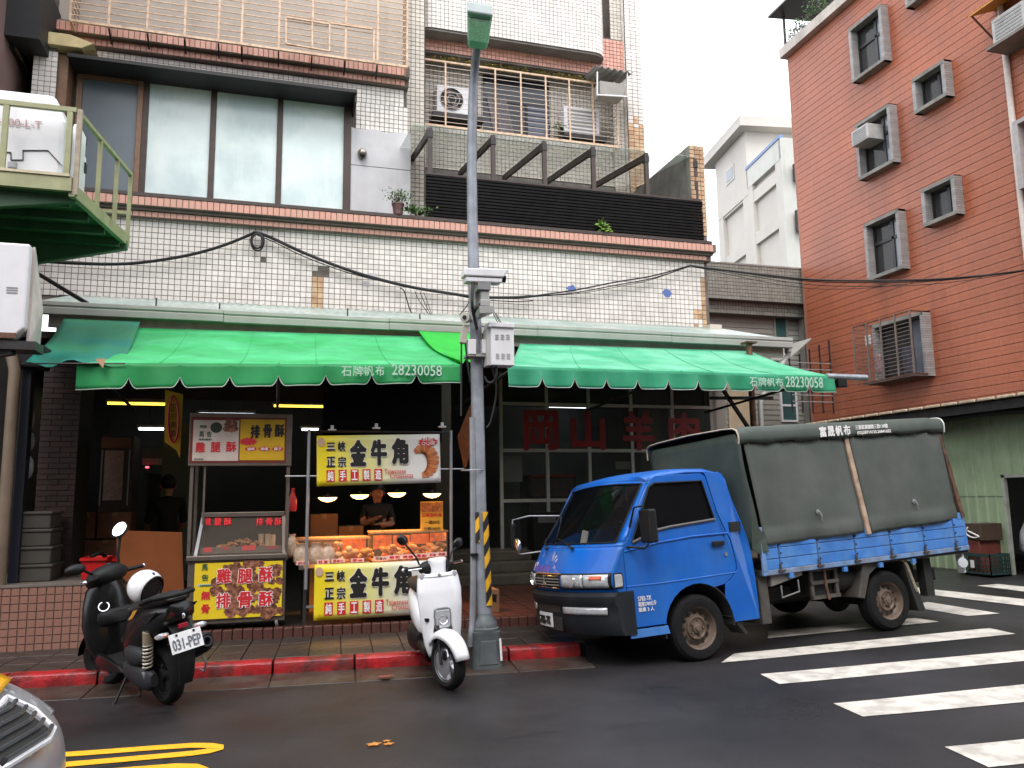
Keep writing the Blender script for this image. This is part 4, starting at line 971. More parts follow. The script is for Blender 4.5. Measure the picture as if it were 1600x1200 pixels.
for (px, y) in ((306,Y1+.06),(432,Y1+.06),(320,Y1+.6),(428,Y1+.6)):
    x = P1(px,980).x; cs = G().bar((x,y,zb0-.01),(x,y,.28),.02,.04).build('caster', M_alu, ct)
    G().lathe([(.001,-.016),(.05,-.016),(.055,-.01),(.055,.01),(.05,.016),(.001,.016)], (x,y,.26), (1,0,.2), 18).build('wheel', mat('grey_caster',(.12,.115,.11),.5), cs, smooth=40)
# display case on the counter
ztc, zbc = P1(380,804).z, zc_+.02
xa, xb = P1(313,804).x, P1(445,804).x
G().box(xa,xb,Y1+.12,Y1+.18,ztc-.025,ztc+.025).build('case_rail', M_stain, ct, bevel=.004)
G().bar((xa-.03,Y1+.0,zbc),(xa+.02,Y1+.14,ztc-.02),.035,.02).build('case_stile', M_alu, ct); G().bar((xb,Y1+.0,zbc),(xb-.01,Y1+.14,ztc-.02),.035,.02).build('case_stile', M_stain, ct)
G().box(xa,xb,Y1+.16,Y1+.62,ztc,ztc+.012).build('case_top', M_stain, ct); G().box(xa,xb,Y1+.60,Y1+.63,zbc,ztc).build('case_dark_back', M_blkmat, ct)  # black back panel added to keep the case interior dark
g = G(); g.obox((xa-.0,Y1+.012,zbc),(xb-xa,0,0),(.0,.125,ztc-zbc-.025),(0,.004,-.001)); g.build('case_glass', M_acr, ct)
g = G(); Yt = Y1+.10
for ch,x0,x1 in (('雞',321,330),('腿',335,346),('酥',350,362),('排',400,411),('骨',415,426),('酥',429,440)): ptext(g, ch, x0,809,x1,821, Yt)
g.build('lettering', mat('red_emissive_print',(.6,.02,.03),.5,emit=.25), ct)  # print emits faintly in its own red
plate(312,852,442,866,Y1+.05,M_stain,'tray_front',ct); a, b = P1(314,848,.1), P1(442,848,.1); G().box(a.x,b.x,Y1+.06,Y1+.56,zbc,zbc+.06).build('tray', mat('dark_tray',(.03,.022,.018),.5), ct)
M_fried = mat('fried_chicken', (.34,.12,.03), .5, var=.5, vscale=30, bump=.5, bscale=90, island=.35)
g = G()
for k in range(90):
    px = rnd.uniform(340,412); x = P1(px,850,.2).x; hgt = .10*max(0,1-abs(px-380)/45); g.sphere((x,Y1+rnd.uniform(.1,.42),zbc+.07+rnd.uniform(0,1)*hgt), rnd.uniform(.014,.028),rnd.uniform(.012,.024),rnd.uniform(.01,.02),7,5)
tag(g.build('fried_chicken_pile', M_fried, smooth=60, kind='stuff'), 'heap of fried chicken pieces on the tray of the cart', 'food')
for x0,x1,y0,y1 in ((318,331,855,863),(378,400,852,860)): plate(x0,y0,x1,y1,Y1+.045,M_redpr,'price_tag',ct,.004)
g = G(); ptext(g,'100',345,854,358,860,Y1+.045); ptext(g,'200',414,852,434,858,Y1+.045); g.build('lettering', M_redpr, ct)
for k,(px,h_) in enumerate(((408,.14),(418,.14),(426,.13))):
    a = P1(px,846,.38); t = tag(G().lathe([(.03,0),(.032,h_),(.028,h_+.004)], (a.x,Y1+.38,zbc+.06), (0,0,1), 14).build('paper_cup', mat('paper_cup',(.6,.42,.24),.6), smooth=40), ['left','middle','right'][k]+' one of three stacked paper cup columns inside the chicken cart', 'cup', 'paper cups in the chicken cart')
# framed sign
sg = G().box(xl-.04,xr+.03,Y1-.02,Y1+.12,zs0-.02,zs1+.02).build('sign_box', M_stain, ct, bevel=.004)
plate(296,653,448,723,Y1-.026,mat('maroon_border',(.16,.02,.012),.5),'border',sg)
plate(300,657,374,720,Y1-.030,mat('sign_white',(.58,.48,.42),.4),'white_half',sg); plate(374,656,445.5,719,Y1-.030,mat('sign_yellow',(.60,.36,.015),.4),'yellow_half',sg)
Ys = Y1-.030
g = G(); ptext(g,'雞',305,691,321,707,Ys,.03); ptext(g,'腿',329,690.5,345,706.5,Ys,.03); ptext(g,'酥',353,690,370,706,Ys,.03); g.build('lettering', M_redpr, sg)
g = G(); ptext(g,'馬',311,674,319,683,Ys); ptext(g,'告',323,674,331,683,Ys); ptext(g,'特選',312,664,323,669,Ys); ptext(g,'馬告香料',310,685,331,688,Ys); ptext(g,'百年老店',303,716,318,718.5,Ys); g.build('lettering', M_grnpr, sg)
g = G(); ptext(g,'排',391,664,407,685,Ys,.05); ptext(g,'骨',411,663,425,684,Ys,.05); ptext(g,'酥',429,663,445,683,Ys,.05); g.build('lettering', M_blkpr, sg)
g = G(); c = oy(338,668,Ys); g.prism([(.062*math.cos(2*PI*k/18),.06*math.sin(2*PI*k/18)) for k in range(18)],(c.x,Ys,c.z),(1,0,0),(0,0,1),(0,-.002,0)); g.build('printed_bowl', mat('dark_green_print',(.02,.035,.015),.5), sg)
g = G()
for k in range(10): blob(g, rnd.uniform(353,369), rnd.uniform(660,672), rnd.uniform(.03,.045), Ys)
g.build('printed_chicken', M_fry, sg, kind='stuff')
c = oy(388,690,Ys); g = G(); g.prism([((.11 if k%2 else .075)*math.cos(2*PI*k/32),(.05 if k%2 else .035)*math.sin(2*PI*k/32)) for k in range(32)],(c.x,Ys,c.z),(1,0,0),(0,0,1),(0,-.002,0)); g.build('starburst', M_redpr, sg)
for px, s in ((392,'滷味'),(413,'檸檬'),(434,'椰子')):
    c = oy(px,701.5,Ys); G().prism([(.062*math.cos(2*PI*k/20),.026*math.sin(2*PI*k/20)) for k in range(20)],(c.x,Ys,c.z),(1,0,0),(0,0,1),(0,-.0015,0)).build('oval', M_redpr, sg); g = G(); ptext(g,s,px-6,699,px+6,704,Ys,lift=.001); g.build('lettering', M_whtpr, sg)
# yellow pennant at the left of the cart
Yp = 9.75; t = thing('pennant', 'yellow pennant banner hanging left of the fried chicken sign', 'banner', oy(272,612,Yp))
G().prism([(oy(px,py,Yp).x, oy(px,py,Yp).z) for px,py in ((258,609),(286,616),(284,660),(281,716),(276,704),(257,690))], (0,Yp,0), (1,0,0), (0,0,1), (0,.006,0)).build('cloth', mat('pennant_yellow',(.62,.34,.015),.6,var=.1), t)
rg = [oy(271+8*math.cos(a),655+36*math.sin(a),Yp-.006) for a in [2*PI*k/24 for k in range(24)]]; G().tube(rg, .012, 5, closed=True).build('printed_ring', M_redpr, t)
g = G()
for k,ch in enumerate('正宗美食'): ptext(g, ch, 266,632+k*13,276,643+k*13, Yp)
g.build('lettering', mat('brown_print',(.16,.03,.01),.5), t)

# ================================================================ croissant stall
Y2 = 9.35
def P2(px, py, dY=0): return oy(px, py, Y2+dY)
stl = thing('food_stall', 'croissant stall counter with clear pastry cases and slim poles', 'food stall', (1.2, Y2+.4, .205))
xl, xr = P2(460,880).x, P2(700,880).x; zt2 = P2(580,880).z
G().box(xl+.05,xr,Y2+.03,Y2+.75,zt2-.05,zt2).build('counter', M_stain, stl, bevel=.004)
G().box(xl+.1,xr,Y2+.0,Y2+.03,zt2-.03,zt2+.005).build('counter_edge', mat('orange_counter_edge',(.75,.32,.10),.4), stl)
for (x,y) in ((xl+.12,Y2+.08),(xr-.05,Y2+.08),(xl+.12,Y2+.7),(xr-.05,Y2+.7)): G().bar((x,y,.205),(x,y,zt2-.05),.035,.035).build('leg', M_dsteel, stl)
G().bar((xl+.12,Y2+.08,.42),(xr-.05,Y2+.08,.42),.025,.025).build('stretcher', M_alu, stl)
zp = P2(590,672).z; xp1, xp2 = P2(481,760).x, P2(704,760).x
G().tube([(xp1,Y2-.03,.62),(xp1,Y2-.03,zp)], .018, 8).build('pole', M_alu, stl); G().tube([(xp2,Y2-.03,.85),(xp2,Y2-.03,zp)], .018, 8).build('pole', M_alu, stl)
G().tube([(xp1-.25,Y2,P2(480,744).z),(xp1+.1,Y2,P2(480,744).z)], .010, 6).build('cross_rod', M_alu, stl); G().tube([(xp2-.2,Y2,P2(704,733).z),(xp2+.16,Y2,P2(704,733).z)], .010, 6).build('cross_rod', M_alu, stl)
G().tube([(xp1,Y2,zp-.02),(xp2,Y2,zp-.02)], .012, 6).build('top_rod', M_dsteel, stl)
def case(px0, px1, pyt, pyb, dep, dY):
    a, b = P2(px0,pyb,dY), P2(px1,pyt,dY); y0 = Y2+dY; y1 = y0+dep; c = G().box(a.x,b.x,y0,y0+.006,zt2,b.z).build('pastry_case', M_acr, stl)
    G().box(a.x,b.x,y1,y1+.006,zt2,b.z).build('pane', M_acr, c); G().box(a.x,a.x+.006,y0,y1,zt2,b.z).build('pane', M_acr, c); G().box(b.x-.006,b.x,y0,y1,zt2,b.z).build('pane', M_acr, c)
    G().box(a.x-.01,b.x+.01,y0-.01,y1+.01,b.z,b.z+.02).build('lid', mat('clear_lid',(.35,.22,.14),.2,alpha=.5), c); G().box(a.x,b.x,y0+.01,y1,zt2+.002,zt2+.012).build('tray', mat('tray_orange',(.55,.26,.10),.4), c)
    return a.x, b.x, b.z
c1 = case(462,578,842,882,.5,.06); c2 = case(582,699,831,880,.5,.06)
M_past = mat('baked_pastry', (.62,.25,.055), .42, var=.4, vscale=14, bump=.3, bscale=40, island=.3)
M_bun = mat('pale_bun', (.62,.34,.15), .5, var=.25, vscale=10, island=.25)
def croissant():
    g = G(); pts = []; rr = []
    for k in range(13):
        a_ = -1.15+2.3*k/12; pts.append(Vector((.05*math.sin(a_)*1.25, .045*(1-math.cos(a_))*1.3, .0))); rr.append(.026*max(.25,math.cos(a_*.95))*(1+.10*(k%2)))
    g.tube(pts, rr, 9); return g
cro = None; ncr = 0
spots = []
for bx in ((598,630),(634,660),(664,690)):
    for k in range(17):
        px = rnd.uniform(*bx); lay = k//5; spots.append((px, .12+.32*rnd.random(), lay))
for k in range(18): spots.append((rnd.uniform(545,575), .10+.3*rnd.random(), k//6))
for px, dY, lay in spots:
    p = P2(px,870,dY); nm = 'croissant'
    if cro is None: cro = croissant().build(nm, M_past, world=False, smooth=60); o = cro
    else: o = bpy.data.objects.new(nm, cro.data); COL.objects.link(o)
    o.location = (p.x, Y2+dY, zt2+.035+lay*.042+rnd.uniform(0,.01)); o.rotation_euler = (rnd.uniform(-.4,.4),rnd.uniform(-.4,.4),rnd.uniform(0,6.28)); o.scale = (1.15,1.15,1.25)
    sec = ('golden croissant heaped in the left pastry case next to the buns','croissants in the left case') if px < 580 else ('golden croissant heaped at the left end of the right pastry case','croissants at the left of the right case') if px < 632 else ('golden croissant heaped in the middle of the right pastry case','croissants in the middle of the right case') if px < 662 else ('golden croissant heaped below the price poster in the right pastry case','croissants at the right of the right case')
    tag(o, sec[0], 'pastry', sec[1])
bn = None
for px, dY, lay in [(rnd.uniform(522,546), .12+.08*(k%3), k//4) for k in range(14)]:
    p = P2(px,870,dY)
    if bn is None: bn = G().sphere((0,0,0),.042,.042,.034,12,8).build('bun', M_bun, world=False, smooth=60); o = bn
    else: o = bpy.data.objects.new('bun', bn.data); COL.objects.link(o)
    o.location = (p.x, Y2+dY, zt2+.045+lay*.055); tag(o, 'round pale bun piled beside the bagged pastry', 'bun', 'round buns in the left pastry case')
M_bag = mat('plastic_bag', (.62,.46,.33), .18, var=.3, vscale=22, alpha=.82, bump=.9, bscale=25)
for k,(px,w_,h_,lb) in enumerate(((472,.10,.22,'clear bag of pastry at the left end of the counter'),(494,.10,.23,'clear bag of pastry second from the left on the counter'),(512,.09,.22,'clear bag of pastry next to the round buns'))):
    p = P2(px,865,.14); g = G(); rings = []
    for j,(z_,s_) in enumerate(((0,.8),(.03,1.0),(.10,.95),(.16,.8),(h_*.85,.5),(h_,.62))):
        rings.append([Vector((p.x+w_*s_*math.cos(a_)*(1+.12*math.sin(5*a_+j+k)), Y2+.15+.09*s_*math.sin(a_)*(1+.12*math.cos(4*a_+j)), zt2+.012+z_)) for a_ in [2*PI*q/16 for q in range(16)]])
    g.loft(rings); tag(g.build('pastry_bag', M_bag, smooth=60), lb, 'bag', 'bags of pastry')
M_lab = mat('pink_label', (.78,.52,.46), .5)
def label(px0, py0, px1, py1, s, m, Y=None):
    Y = Y or Y2+.05; lb = plate(px0,py0,px1,py1,Y,M_lab,'price_label',stl,.004); g = G(); n = len(s); w_ = (px1-px0-4)/n
    for k,ch in enumerate(s):
        if ch != ' ': ptext(g, ch, px0+2+k*w_+w_*.08, py0+1.6+(py1-py0-0)*0, px0+2+(k+1)*w_-w_*.08, py1-1.6, Y, .03)
    g.build('lettering', m, lb)
label(463,876,483,883,'奶酥',M_redpr); label(495,874,515,882,'紅豆',M_redpr); label(518,873,539,880,'亞麻仁',M_redpr); label(548,872,569,879,'原味',M_redpr)
for (x0,x1,s,y0) in ((584,606,'巧克力',869),(606,627,'起司',867),(627,648,'波蘿',866),(648,669,'鳳梨',864.5),(669,683,'奶油',863),(683,698,'奶酥',862)): label(x0,y0,x1,y0+7.5,s,M_blkpr if s=='巧克力' else M_redpr)
for px0,px1,py0,py1 in ((534,572,841,862),(583,612,836,858),(614,640,836,855),(642,670,834,850),(672,697,832,846)):
    c = plate(px0,py0,px1,py1,Y2+.42,mat('card_orange',(.55,.20,.06),.5,var=.4,vscale=18),'picture_card',stl,.004)
# printed banners
def banner(name, label_, px, Y, lean=0.0, group='croissant banners'):
    TL, TR, BR, BL = [oy(x,y,Y) for x,y in px]; W_ = ((TR-TL).length+(BR-BL).length)/2; H_ = ((TL-BL).length+(TR-BR).length)/2
    t = thing(name, label_, 'banner', (BL+BR)/2, group)
    u = (BR-BL).normalized(); v = (TL-BL).normalized(); n = u.cross(v).normalized(); v = n.cross(u)
    if 'banner_print' not in MATS:
        m = mat('banner_print', (.7,.6,.1), .42, var=0); N = m.node_tree.nodes; L = m.node_tree.links; tc = N.new('ShaderNodeTexCoord'); sp = N.new('ShaderNodeSeparateXYZ'); rp = N.new('ShaderNodeValToRGB')
        L.new(tc.outputs['Generated'], sp.inputs[0]); L.new(sp.outputs[0], rp.inputs[0]); L.new(rp.outputs[0], N['Principled BSDF'].inputs['Base Color'])
        e = rp.color_ramp.elements; e[0].position = .08; e[0].color = (.76,.60,.015,1); e[1].position = .75; e[1].color = (.68,.66,.62,1); q = e.new(.4); q.color = (.70,.66,.24,1)
    def pt(a, b): return BL+u*(a*W_)+v*(b*H_)
    def fn(a, b): return pt(a,b)+n*(.006*math.sin(a*7)*math.sin(b*3+1))
    G().sheet(fn, 24, 8).build('sheet', MATS['banner_print'], t, smooth=60, solid=.003)
    def tx(ch, x0, y0, x1, y1, bold, gg): put_text(gg, ch, pt(x0,1-y1)+n*.010, u, v, (x1-x0)*W_, (y1-y0)*H_, bold=bold, depth=.0015)
    g1, g2 = G(), G()
    for ch,x0,y0,x1,y1,b_ in (('三',.075,.14,.145,.30,.05),('峽',.165,.12,.225,.32,.04),('正',.075,.42,.145,.63,.05),('宗',.165,.42,.23,.64,.04)): tx(ch,x0,y0,x1,y1,b_+.05,g1); tx(ch,x0,y0,x1,y1,b_,g2)
    for ch,x0,y0,x1,y1 in (('金',.258,.09,.395,.63),('牛',.425,.09,.56,.62),('角',.595,.07,.735,.61)): tx(ch,x0-.006,y0-.01,x1+.006,y1+.01,.09,g1); tx(ch,x0,y0,x1,y1,.07,g2)
    g1.build('letter_outline', mat('pale_outline',(.72,.70,.60),.5), t)
    for o_ in g2.v: o_ += n*.0015
    g2.build('lettering', M_blkpr, t); g3 = G()
    for k,ch in enumerate('純手工製造'):
        x0 = .075+k*.0945; a = pt(x0,.08)+n*.009; G().obox(a, u*.064*W_, v*.235*H_, n*.0015).build('red_square', M_redpr, t, bevel=.001); tx(ch,x0+.008,.705,x0+.056,.90,.03,g3)
    for o_ in g3.v: o_ += n*.002
    g3.build('lettering', M_whtpr, t); g4 = G(); tx('Taiwanese',.535,.69,.71,.79,.0,g4); tx('Croissants',.58,.78,.77,.885,.0,g4); g4.build('lettering', M_redpr, t)
    g5 = G(); c0 = pt(.865,.47); pts = []; rr = []
    for k in range(15): a_ = -2.0+4.0*k/14; pts.append(c0+u*(.088*W_*math.cos(a_+.35)-.015*W_)+v*(.27*H_*math.sin(a_+.35)-.03*H_)+n*.011); rr.append(.014+.060*max(0,math.cos(a_*.72))**.8)
    for k in range(14):
        a, b = pts[k], pts[k+1]; d = (b-a).normalized(); s_ = d.cross(n); g5.add([a-s_*rr[k],a+s_*rr[k],b+s_*rr[k+1],b-s_*rr[k+1]],[(0,1,2,3)], k%2)
    g5.build('printed_croissant', [mat('printed_crust',(.48,.16,.05),.5,var=.25,vscale=20), mat('printed_crust_dark',(.40,.11,.03),.5,var=.25,vscale=20)], t, solid=.001)
    c = pt(.90,.84); G().prism([(.085*(1 if k%2 else .8)*W_/1.0*math.cos(2*PI*k/20),.10*(1 if k%2 else .8)*H_*math.sin(2*PI*k/20)) for k in range(20)], c+n*.012, u, v, n*.001).build('red_badge', M_redpr, t)
    g = G(); tx('酥脆',.855,.06,.94,.14,.0,g); tx('QQ彈',.845,.15,.955,.235,.0,g)
    for o_ in g.v: o_ += n*.006
    g.build('lettering', M_whtpr, t)
    c = pt(.035,.87); G().prism([(.028*W_*math.cos(2*PI*k/20),.085*H_*math.sin(2*PI*k/20)) for k in range(20)], c+n*.009, u, v, n*.001).build('round_badge', mat('badge_pink',(.55,.36,.25),.5), t)
    return t
banner('printed_banner','croissant banner hung from the poles above the heat lamps',((493,678),(687,681),(687,754),(495,760)),Y2-.05)
banner('printed_banner','croissant banner covering the front of the pastry counter',((492,884),(697,873),(695,958),(490,970)),Y2-.02)
# black hanging board with white clips
bb = thing('black_board', 'large black panel hanging above the upper croissant banner', 'board', oy(597,680,Y2+.06))
a, b = oy(504,690,Y2+.06), oy(690,614,Y2+.06); G().box(a.x,b.x,Y2+.06,Y2+.10,a.z,b.z+.1).build('panel', mat('matt_black',(.004,.004,.004),.95,spec=.1), bb)
for px, py in ((519,672),(588,669),(691,667)):
    c = oy(px,py,Y2+.02); G().cbox(c,.09,.05,.02).build('clip', M_whtpr, bb, bevel=.004); G().cbox(c+Vector((0,0,.03)),.035,.03,.05).build('clip', M_whtpr, bb, bevel=.004)
# four heat lamps
for k,(px,py,lb) in enumerate(((512,777,'leftmost heat lamp glowing over the pastry cases'),(562,773,'second heat lamp from the left over the pastry cases'),(620,770,'third heat lamp from the left over the pastry cases'),(675,771,'rightmost heat lamp glowing over the pastry cases'))):
    c = P2(px,py,.35); t = thing('heat_lamp', lb, 'lamp', c, 'heat lamps over the pastries')
    G().lathe([(.116,-.002),(.112,.004),(.06,.016),(.02,.022),(.018,.04),(.001,.042)], c, (0,0,1), 24, caps=False).build('lamp_shade', M_dsteel, t, smooth=50, solid=.003)
    G().lathe([(.001,-.055),(.04,-.05),(.08,-.034),(.108,-.008),(.1,.004),(.001,.006)], c, (0,0,1), 24).build('bulb', M_bulb, t, smooth=60)
    G().tube([c+Vector((0,0,.11)), c+Vector((0,0,.75))], .006, 5).build('cord', M_cable, t)
    ld = bpy.data.lights.new('lamp_glow','SPOT'); ld.energy = 60; ld.color = (1,.46,.13); ld.spot_size = R(92); ld.spot_blend = .5; ld.shadow_soft_size = .06
    lo = bpy.data.objects.new('lamp_glow', ld); COL.objects.link(lo); lo.parent = t; lo.location = (0,0,-.075)
# price poster standing on the case
t = thing('price_poster', 'orange price poster with croissant photo standing on the right pastry case', 'poster', P2(675,832,.3))
pl = plate(657,783,692,832,Y2+.3,mat('poster_yellow',(.70,.36,.03),.5),'sheet',t); plate(658.5,785,691,800,Y2+.296,mat('poster_photo',(.50,.16,.04),.5,var=.5,vscale=25),'photo',pl,.003)
g = G(); ptext(g,'三峽金牛角',659,801,690,808,Y2+.296); g.build('lettering', M_redpr, pl); g = G(); ptext(g,'一個35元',664,813,687,819,Y2+.296); ptext(g,'三個100元',662,823,688,829,Y2+.296); g.build('lettering', M_blkpr, pl)
# cartons behind the counter, bags
for x0,y0,x1,y1,Y,lb in ((485,803,528,836,10.6,'left brown carton stacked behind the pastry counter'),(529,822,568,838,10.6,'low brown carton right of the taller one behind the pastry counter')):
    a, b = oy(x0,y1,Y), oy(x1,y0,Y); t = thing('carton', lb, 'box', ((a.x+b.x)/2,Y+.2,.205), 'cartons behind the pastry counter'); G().box(a.x,b.x,Y,Y+.4,.205,b.z).build('box', M_card, t, bevel=.006); G().box((a.x+b.x)/2-.03,(a.x+b.x)/2+.03,Y-.003,Y+.4,b.z-.06,b.z+.002).build('tape', mat('parcel_tape',(.26,.15,.08),.3), t)
def baggy(label_, c, w_, h_, m, cat='bag', seed=1):
    r_ = random.Random(seed); g = G(); rings = []
    for z_, s_ in ((0,.7),(.15,1),(.5,.9),(.8,.45),(.9,.3),(1,.42)):
        rings.append([Vector(c)+Vector((w_*s_*math.cos(a_)*r_.uniform(.85,1.1), w_*.7*s_*math.sin(a_)*r_.uniform(.85,1.1), z_*h_)) for a_ in [2*PI*q/14 for q in range(14)]])
    g.loft(rings); return tag(g.build('plastic_bag', m, smooth=60), label_, cat)
baggy('pale plastic bag hanging between the cart and the croissant stall', P1(456,850,.2)-Vector((0,0,.15)), .1, .26, M_bag, seed=3)
baggy('red plastic bag hung on the right post of the chicken cart', P1(457,796,.1)-Vector((0,0,.02)), .05, .26, mat('red_bag',(.5,.03,.03),.35,alpha=.9), seed=5)

# ================================================================ restaurant glazing at the right
YG2 = 14.0
gl = thing('shop_glazing', 'aluminium-framed shop glazing with big red lettering behind the truck', 'shopfront', (oy(950,700,YG2).x, YG2, .5))
M_mul = mat('pale_mullion', (.46,.45,.43), .45, metal=.2, var=.12)
vx = [oy(px,720,YG2).x for px in (783,855,921,988,1053,1114)]; hz_ = [oy(900,py,YG2).z for py in (868,781,704,633,600)]
for x in vx: G().box(x-.03,x+.03,YG2-.03,YG2+.03,.5,hz_[-1]+.3).build('mullion', M_mul, gl)
for z in hz_[:-1]:
    for i in range(5): G().box(vx[i]+.03,vx[i+1]-.03,YG2-.025,YG2+.025,z-.03,z+.03).build('transom', M_mul, gl)
zz_ = [.5]+hz_
for i in range(5):
    for j in range(len(zz_)-1): G().box(vx[i]+.03,vx[i+1]-.03,YG2-.004,YG2+.004,zz_[j]+.03,zz_[j+1]-.03).build('pane', M_glz, gl)
for ch,x0,y0,x1,y1 in (('岡',818,641,872,704),('山',892,641,945,703),('羊',973,642,1022,704),('肉',1046,645,1092,706)):
    g = G(); a, b = oy(x0,y1,YG2-.035), oy(x1,y0,YG2-.035); put_text(g, ch, (a.x,YG2-.036,a.z), (1,0,0),(0,0,1), b.x-a.x, b.z-a.z, bold=.035, depth=.003); g.build('lettering', mat('glass_red_letter',(.30,.012,.018),.5), gl)
G().box(vx[-1],8.35,YG2-.02,YG2+.1,.5,4.0).build('side_panel', M_wall, gl)
rm = setting('restaurant_interior', (5.5,16,.3))
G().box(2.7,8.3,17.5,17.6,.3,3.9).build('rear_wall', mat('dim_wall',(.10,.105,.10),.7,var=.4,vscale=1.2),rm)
def thing_box(name, label_, cat, px, Y, dep, parts, group=None):
    a, b = oy(px[0],px[3],Y), oy(px[2],px[1],Y); t = thing(name, label_, cat, ((a.x+b.x)/2,Y+dep/2,a.z), group)
    for nm, x0,y0,x1,y1,dY,dp,m in parts: p = wbox(x0,y0,x1,y1,Y+dY,dp,nm,m,t)
    return t
thing_box('display_fridge','dim glass-fronted cabinet behind the lower panes left of the truck','fridge',(828,740,900,800),15.0,.6,[('carcass',828,742,900,860,0,.6,M_dwood),('door',832,747,896,776,-.03,.03,mat('reddish_door',(.10,.045,.04),.3)),('handle_bar',830,742,898,745,-.04,.04,M_redpr)])
thing_box('notice_paper','white notice taped inside the pane at the left of the glazing','notice',(787,712,816,753),14.2,.02,[('sheet',787,712,816,753,0,.01,mat('dull_paper',(.26,.26,.25),.7))])
thing_box('notice_paper','small white notice above the truck windscreen behind the glass','notice',(962,721,988,733),15,.02,[('sheet',962,721,988,733,0,.01,mat('dull_paper2',(.40,.40,.38),.7))])
thing_box('scale_machine','dark cooking appliance with a lit panel in front of the lower panes','appliance',(838,800,872,850),13.2,.4,[('case',835,800,874,880,0,.4,M_black),('panel',841,806,869,817,-.01,.01,mat('grey_panel',(.12,.12,.13),.4))])
t = thing('entrance_steps','stone steps rising to the glazed restaurant beside the lamp post','steps',(oy(800,900,12.9).x,12.9,.205))
M_stone = mat('step_stone',(.10,.085,.07),.6,var=.3,vscale=4,bump=.2)
for k in range(3): G().box(2.75,5.6,12.6+k*.38,14.4,.205+k*.16,.205+(k+1)*.16-.004).build('step', M_stone, t, bevel=.01)
t = thing('carton','carton with printed characters standing behind the lamp post','box',oy(768,943,9.6)); a, b = oy(757,941,9.6), oy(780,904,9.6); G().box(a.x,b.x,9.6,9.9,.22,.22+b.z-a.z).build('box', M_card, t, bevel=.005); g = G(); put_text(g,'賣',(a.x+.06,9.597,.22+.12),(1,0,0),(0,0,1),.1,.1); g.build('lettering', M_blkpr, t)
# diamond shop sign hanging behind the lamp post
Yd = 10.5; t = thing('hanging_sign','dark orange sign board hanging edgeways behind the lamp post','sign',oy(730,640,Yd))
G().prism([(oy(px,py,Yd).x, oy(px,py,Yd).z) for px,py in ((736,630),(741,690),(726,737),(715,682))],(0,Yd,0),(1,0,0),(0,0,1),(0,.02,0)).build('board', mat('dull_orange',(.22,.08,.025),.6,var=.3,vscale=12), t)
# ================================================================ the blue truck
M_blue = mat('blue_truck_paint', (.003,.105,.47), .40, spec=.35, var=.12, vscale=3, coat=.22, col2=(.022,.13,.43), c2scale=2.6, c2amt=.55, streak=.34, stcol=(.035,.075,.20), stscale=5, bump=.05, bscale=9, rvar=.14, detail=9)
M_blue2 = mat('faded_blue_bed', (.035,.17,.52), .45, var=.14, vscale=7, col2=(.10,.26,.55), c2scale=3, c2amt=.5, streak=.35, stcol=(.10,.12,.2), stscale=5)
M_bluer = mat('worn_blue_rail', (.13,.25,.46), .55, var=.25, vscale=9, col2=(.20,.17,.16), c2scale=7, c2amt=.5)
M_canvas = mat('green_canvas', (.042,.060,.046), .6, var=.14, vscale=2.2, col2=(.075,.088,.075), c2scale=1.8, c2amt=.6, bump=.45, bscale=5, streak=.35, stcol=(.03,.04,.03))
M_canvd = mat('grey_green_curtain', (.060,.072,.062), .6, var=.14, vscale=2.6, bump=.40, bscale=4.5, col2=(.085,.090,.08), c2scale=1.6, c2amt=.5, streak=.3, stcol=(.04,.045,.04), stscale=3)
M_bump = mat('bumper_plastic', (.010,.012,.016), .6, spec=.3, var=.2, vscale=8, bump=.1, bscale=120, streak=.2, stcol=(.08,.08,.085))
M_lens = mat('lamp_lens', (.55,.56,.58), .08, var=.15, vscale=30, spec=.8, metal=.35)
M_amber = mat('amber_lens', (.60,.10,.02), .2)
M_rim = mat('rusty_rim', (.16,.115,.085), .55, metal=.35, var=.3, vscale=14, col2=(.18,.13,.10), c2scale=8, c2amt=.5)
M_hng = mat('dirty_hinge',(.07,.055,.05),.6,metal=.3,var=.4,vscale=30)
M_under = mat('underbody', (.018,.017,.016), .8, var=.3, vscale=10)
M_underg = mat('dusty_chassis', (.06,.053,.046), .75, var=.35, vscale=9, bump=.1)
M_plate = mat('plate_white', (.72,.73,.74), .4, var=.08, vscale=15)
M_wglass = mat('truck_glass', (.006,.007,.008), .04, spec=.4, alpha=.55, var=0)
M_dglass = mat('dark_door_glass', (.004,.004,.005), .05, spec=.25, alpha=.93, var=0)

TA, TB = Vector((3.90,7.09,.004)), Vector((6.467,7.417,.099))
tex = (TB-TA).normalized(); tez = (Vector((0,0,1))-tex*tex.z).normalized(); tey = tez.cross(tex)
TM = Matrix((tex,tey,tez)).transposed().to_4x4(); TM.translation = TA
trk = thing('truck', 'blue light truck with a dark green canvas cover parked nose-down at the kerb', 'truck', M=TM @ Matrix.Rotation(R(-3),4,'X'))
def B(g, name, m, par=None, **k): return g.build(name, m, par or trk, world=False, **k)
TW = 1.70
def tum(z): return max(0.0, z-1.13)*.10
def c_(v): return .285*abs(2*v-1)**2.2
def yv(v, z): return tum(z)+(TW-2*tum(z))*v
def lerp(a, b, t): return a+(b-a)*t
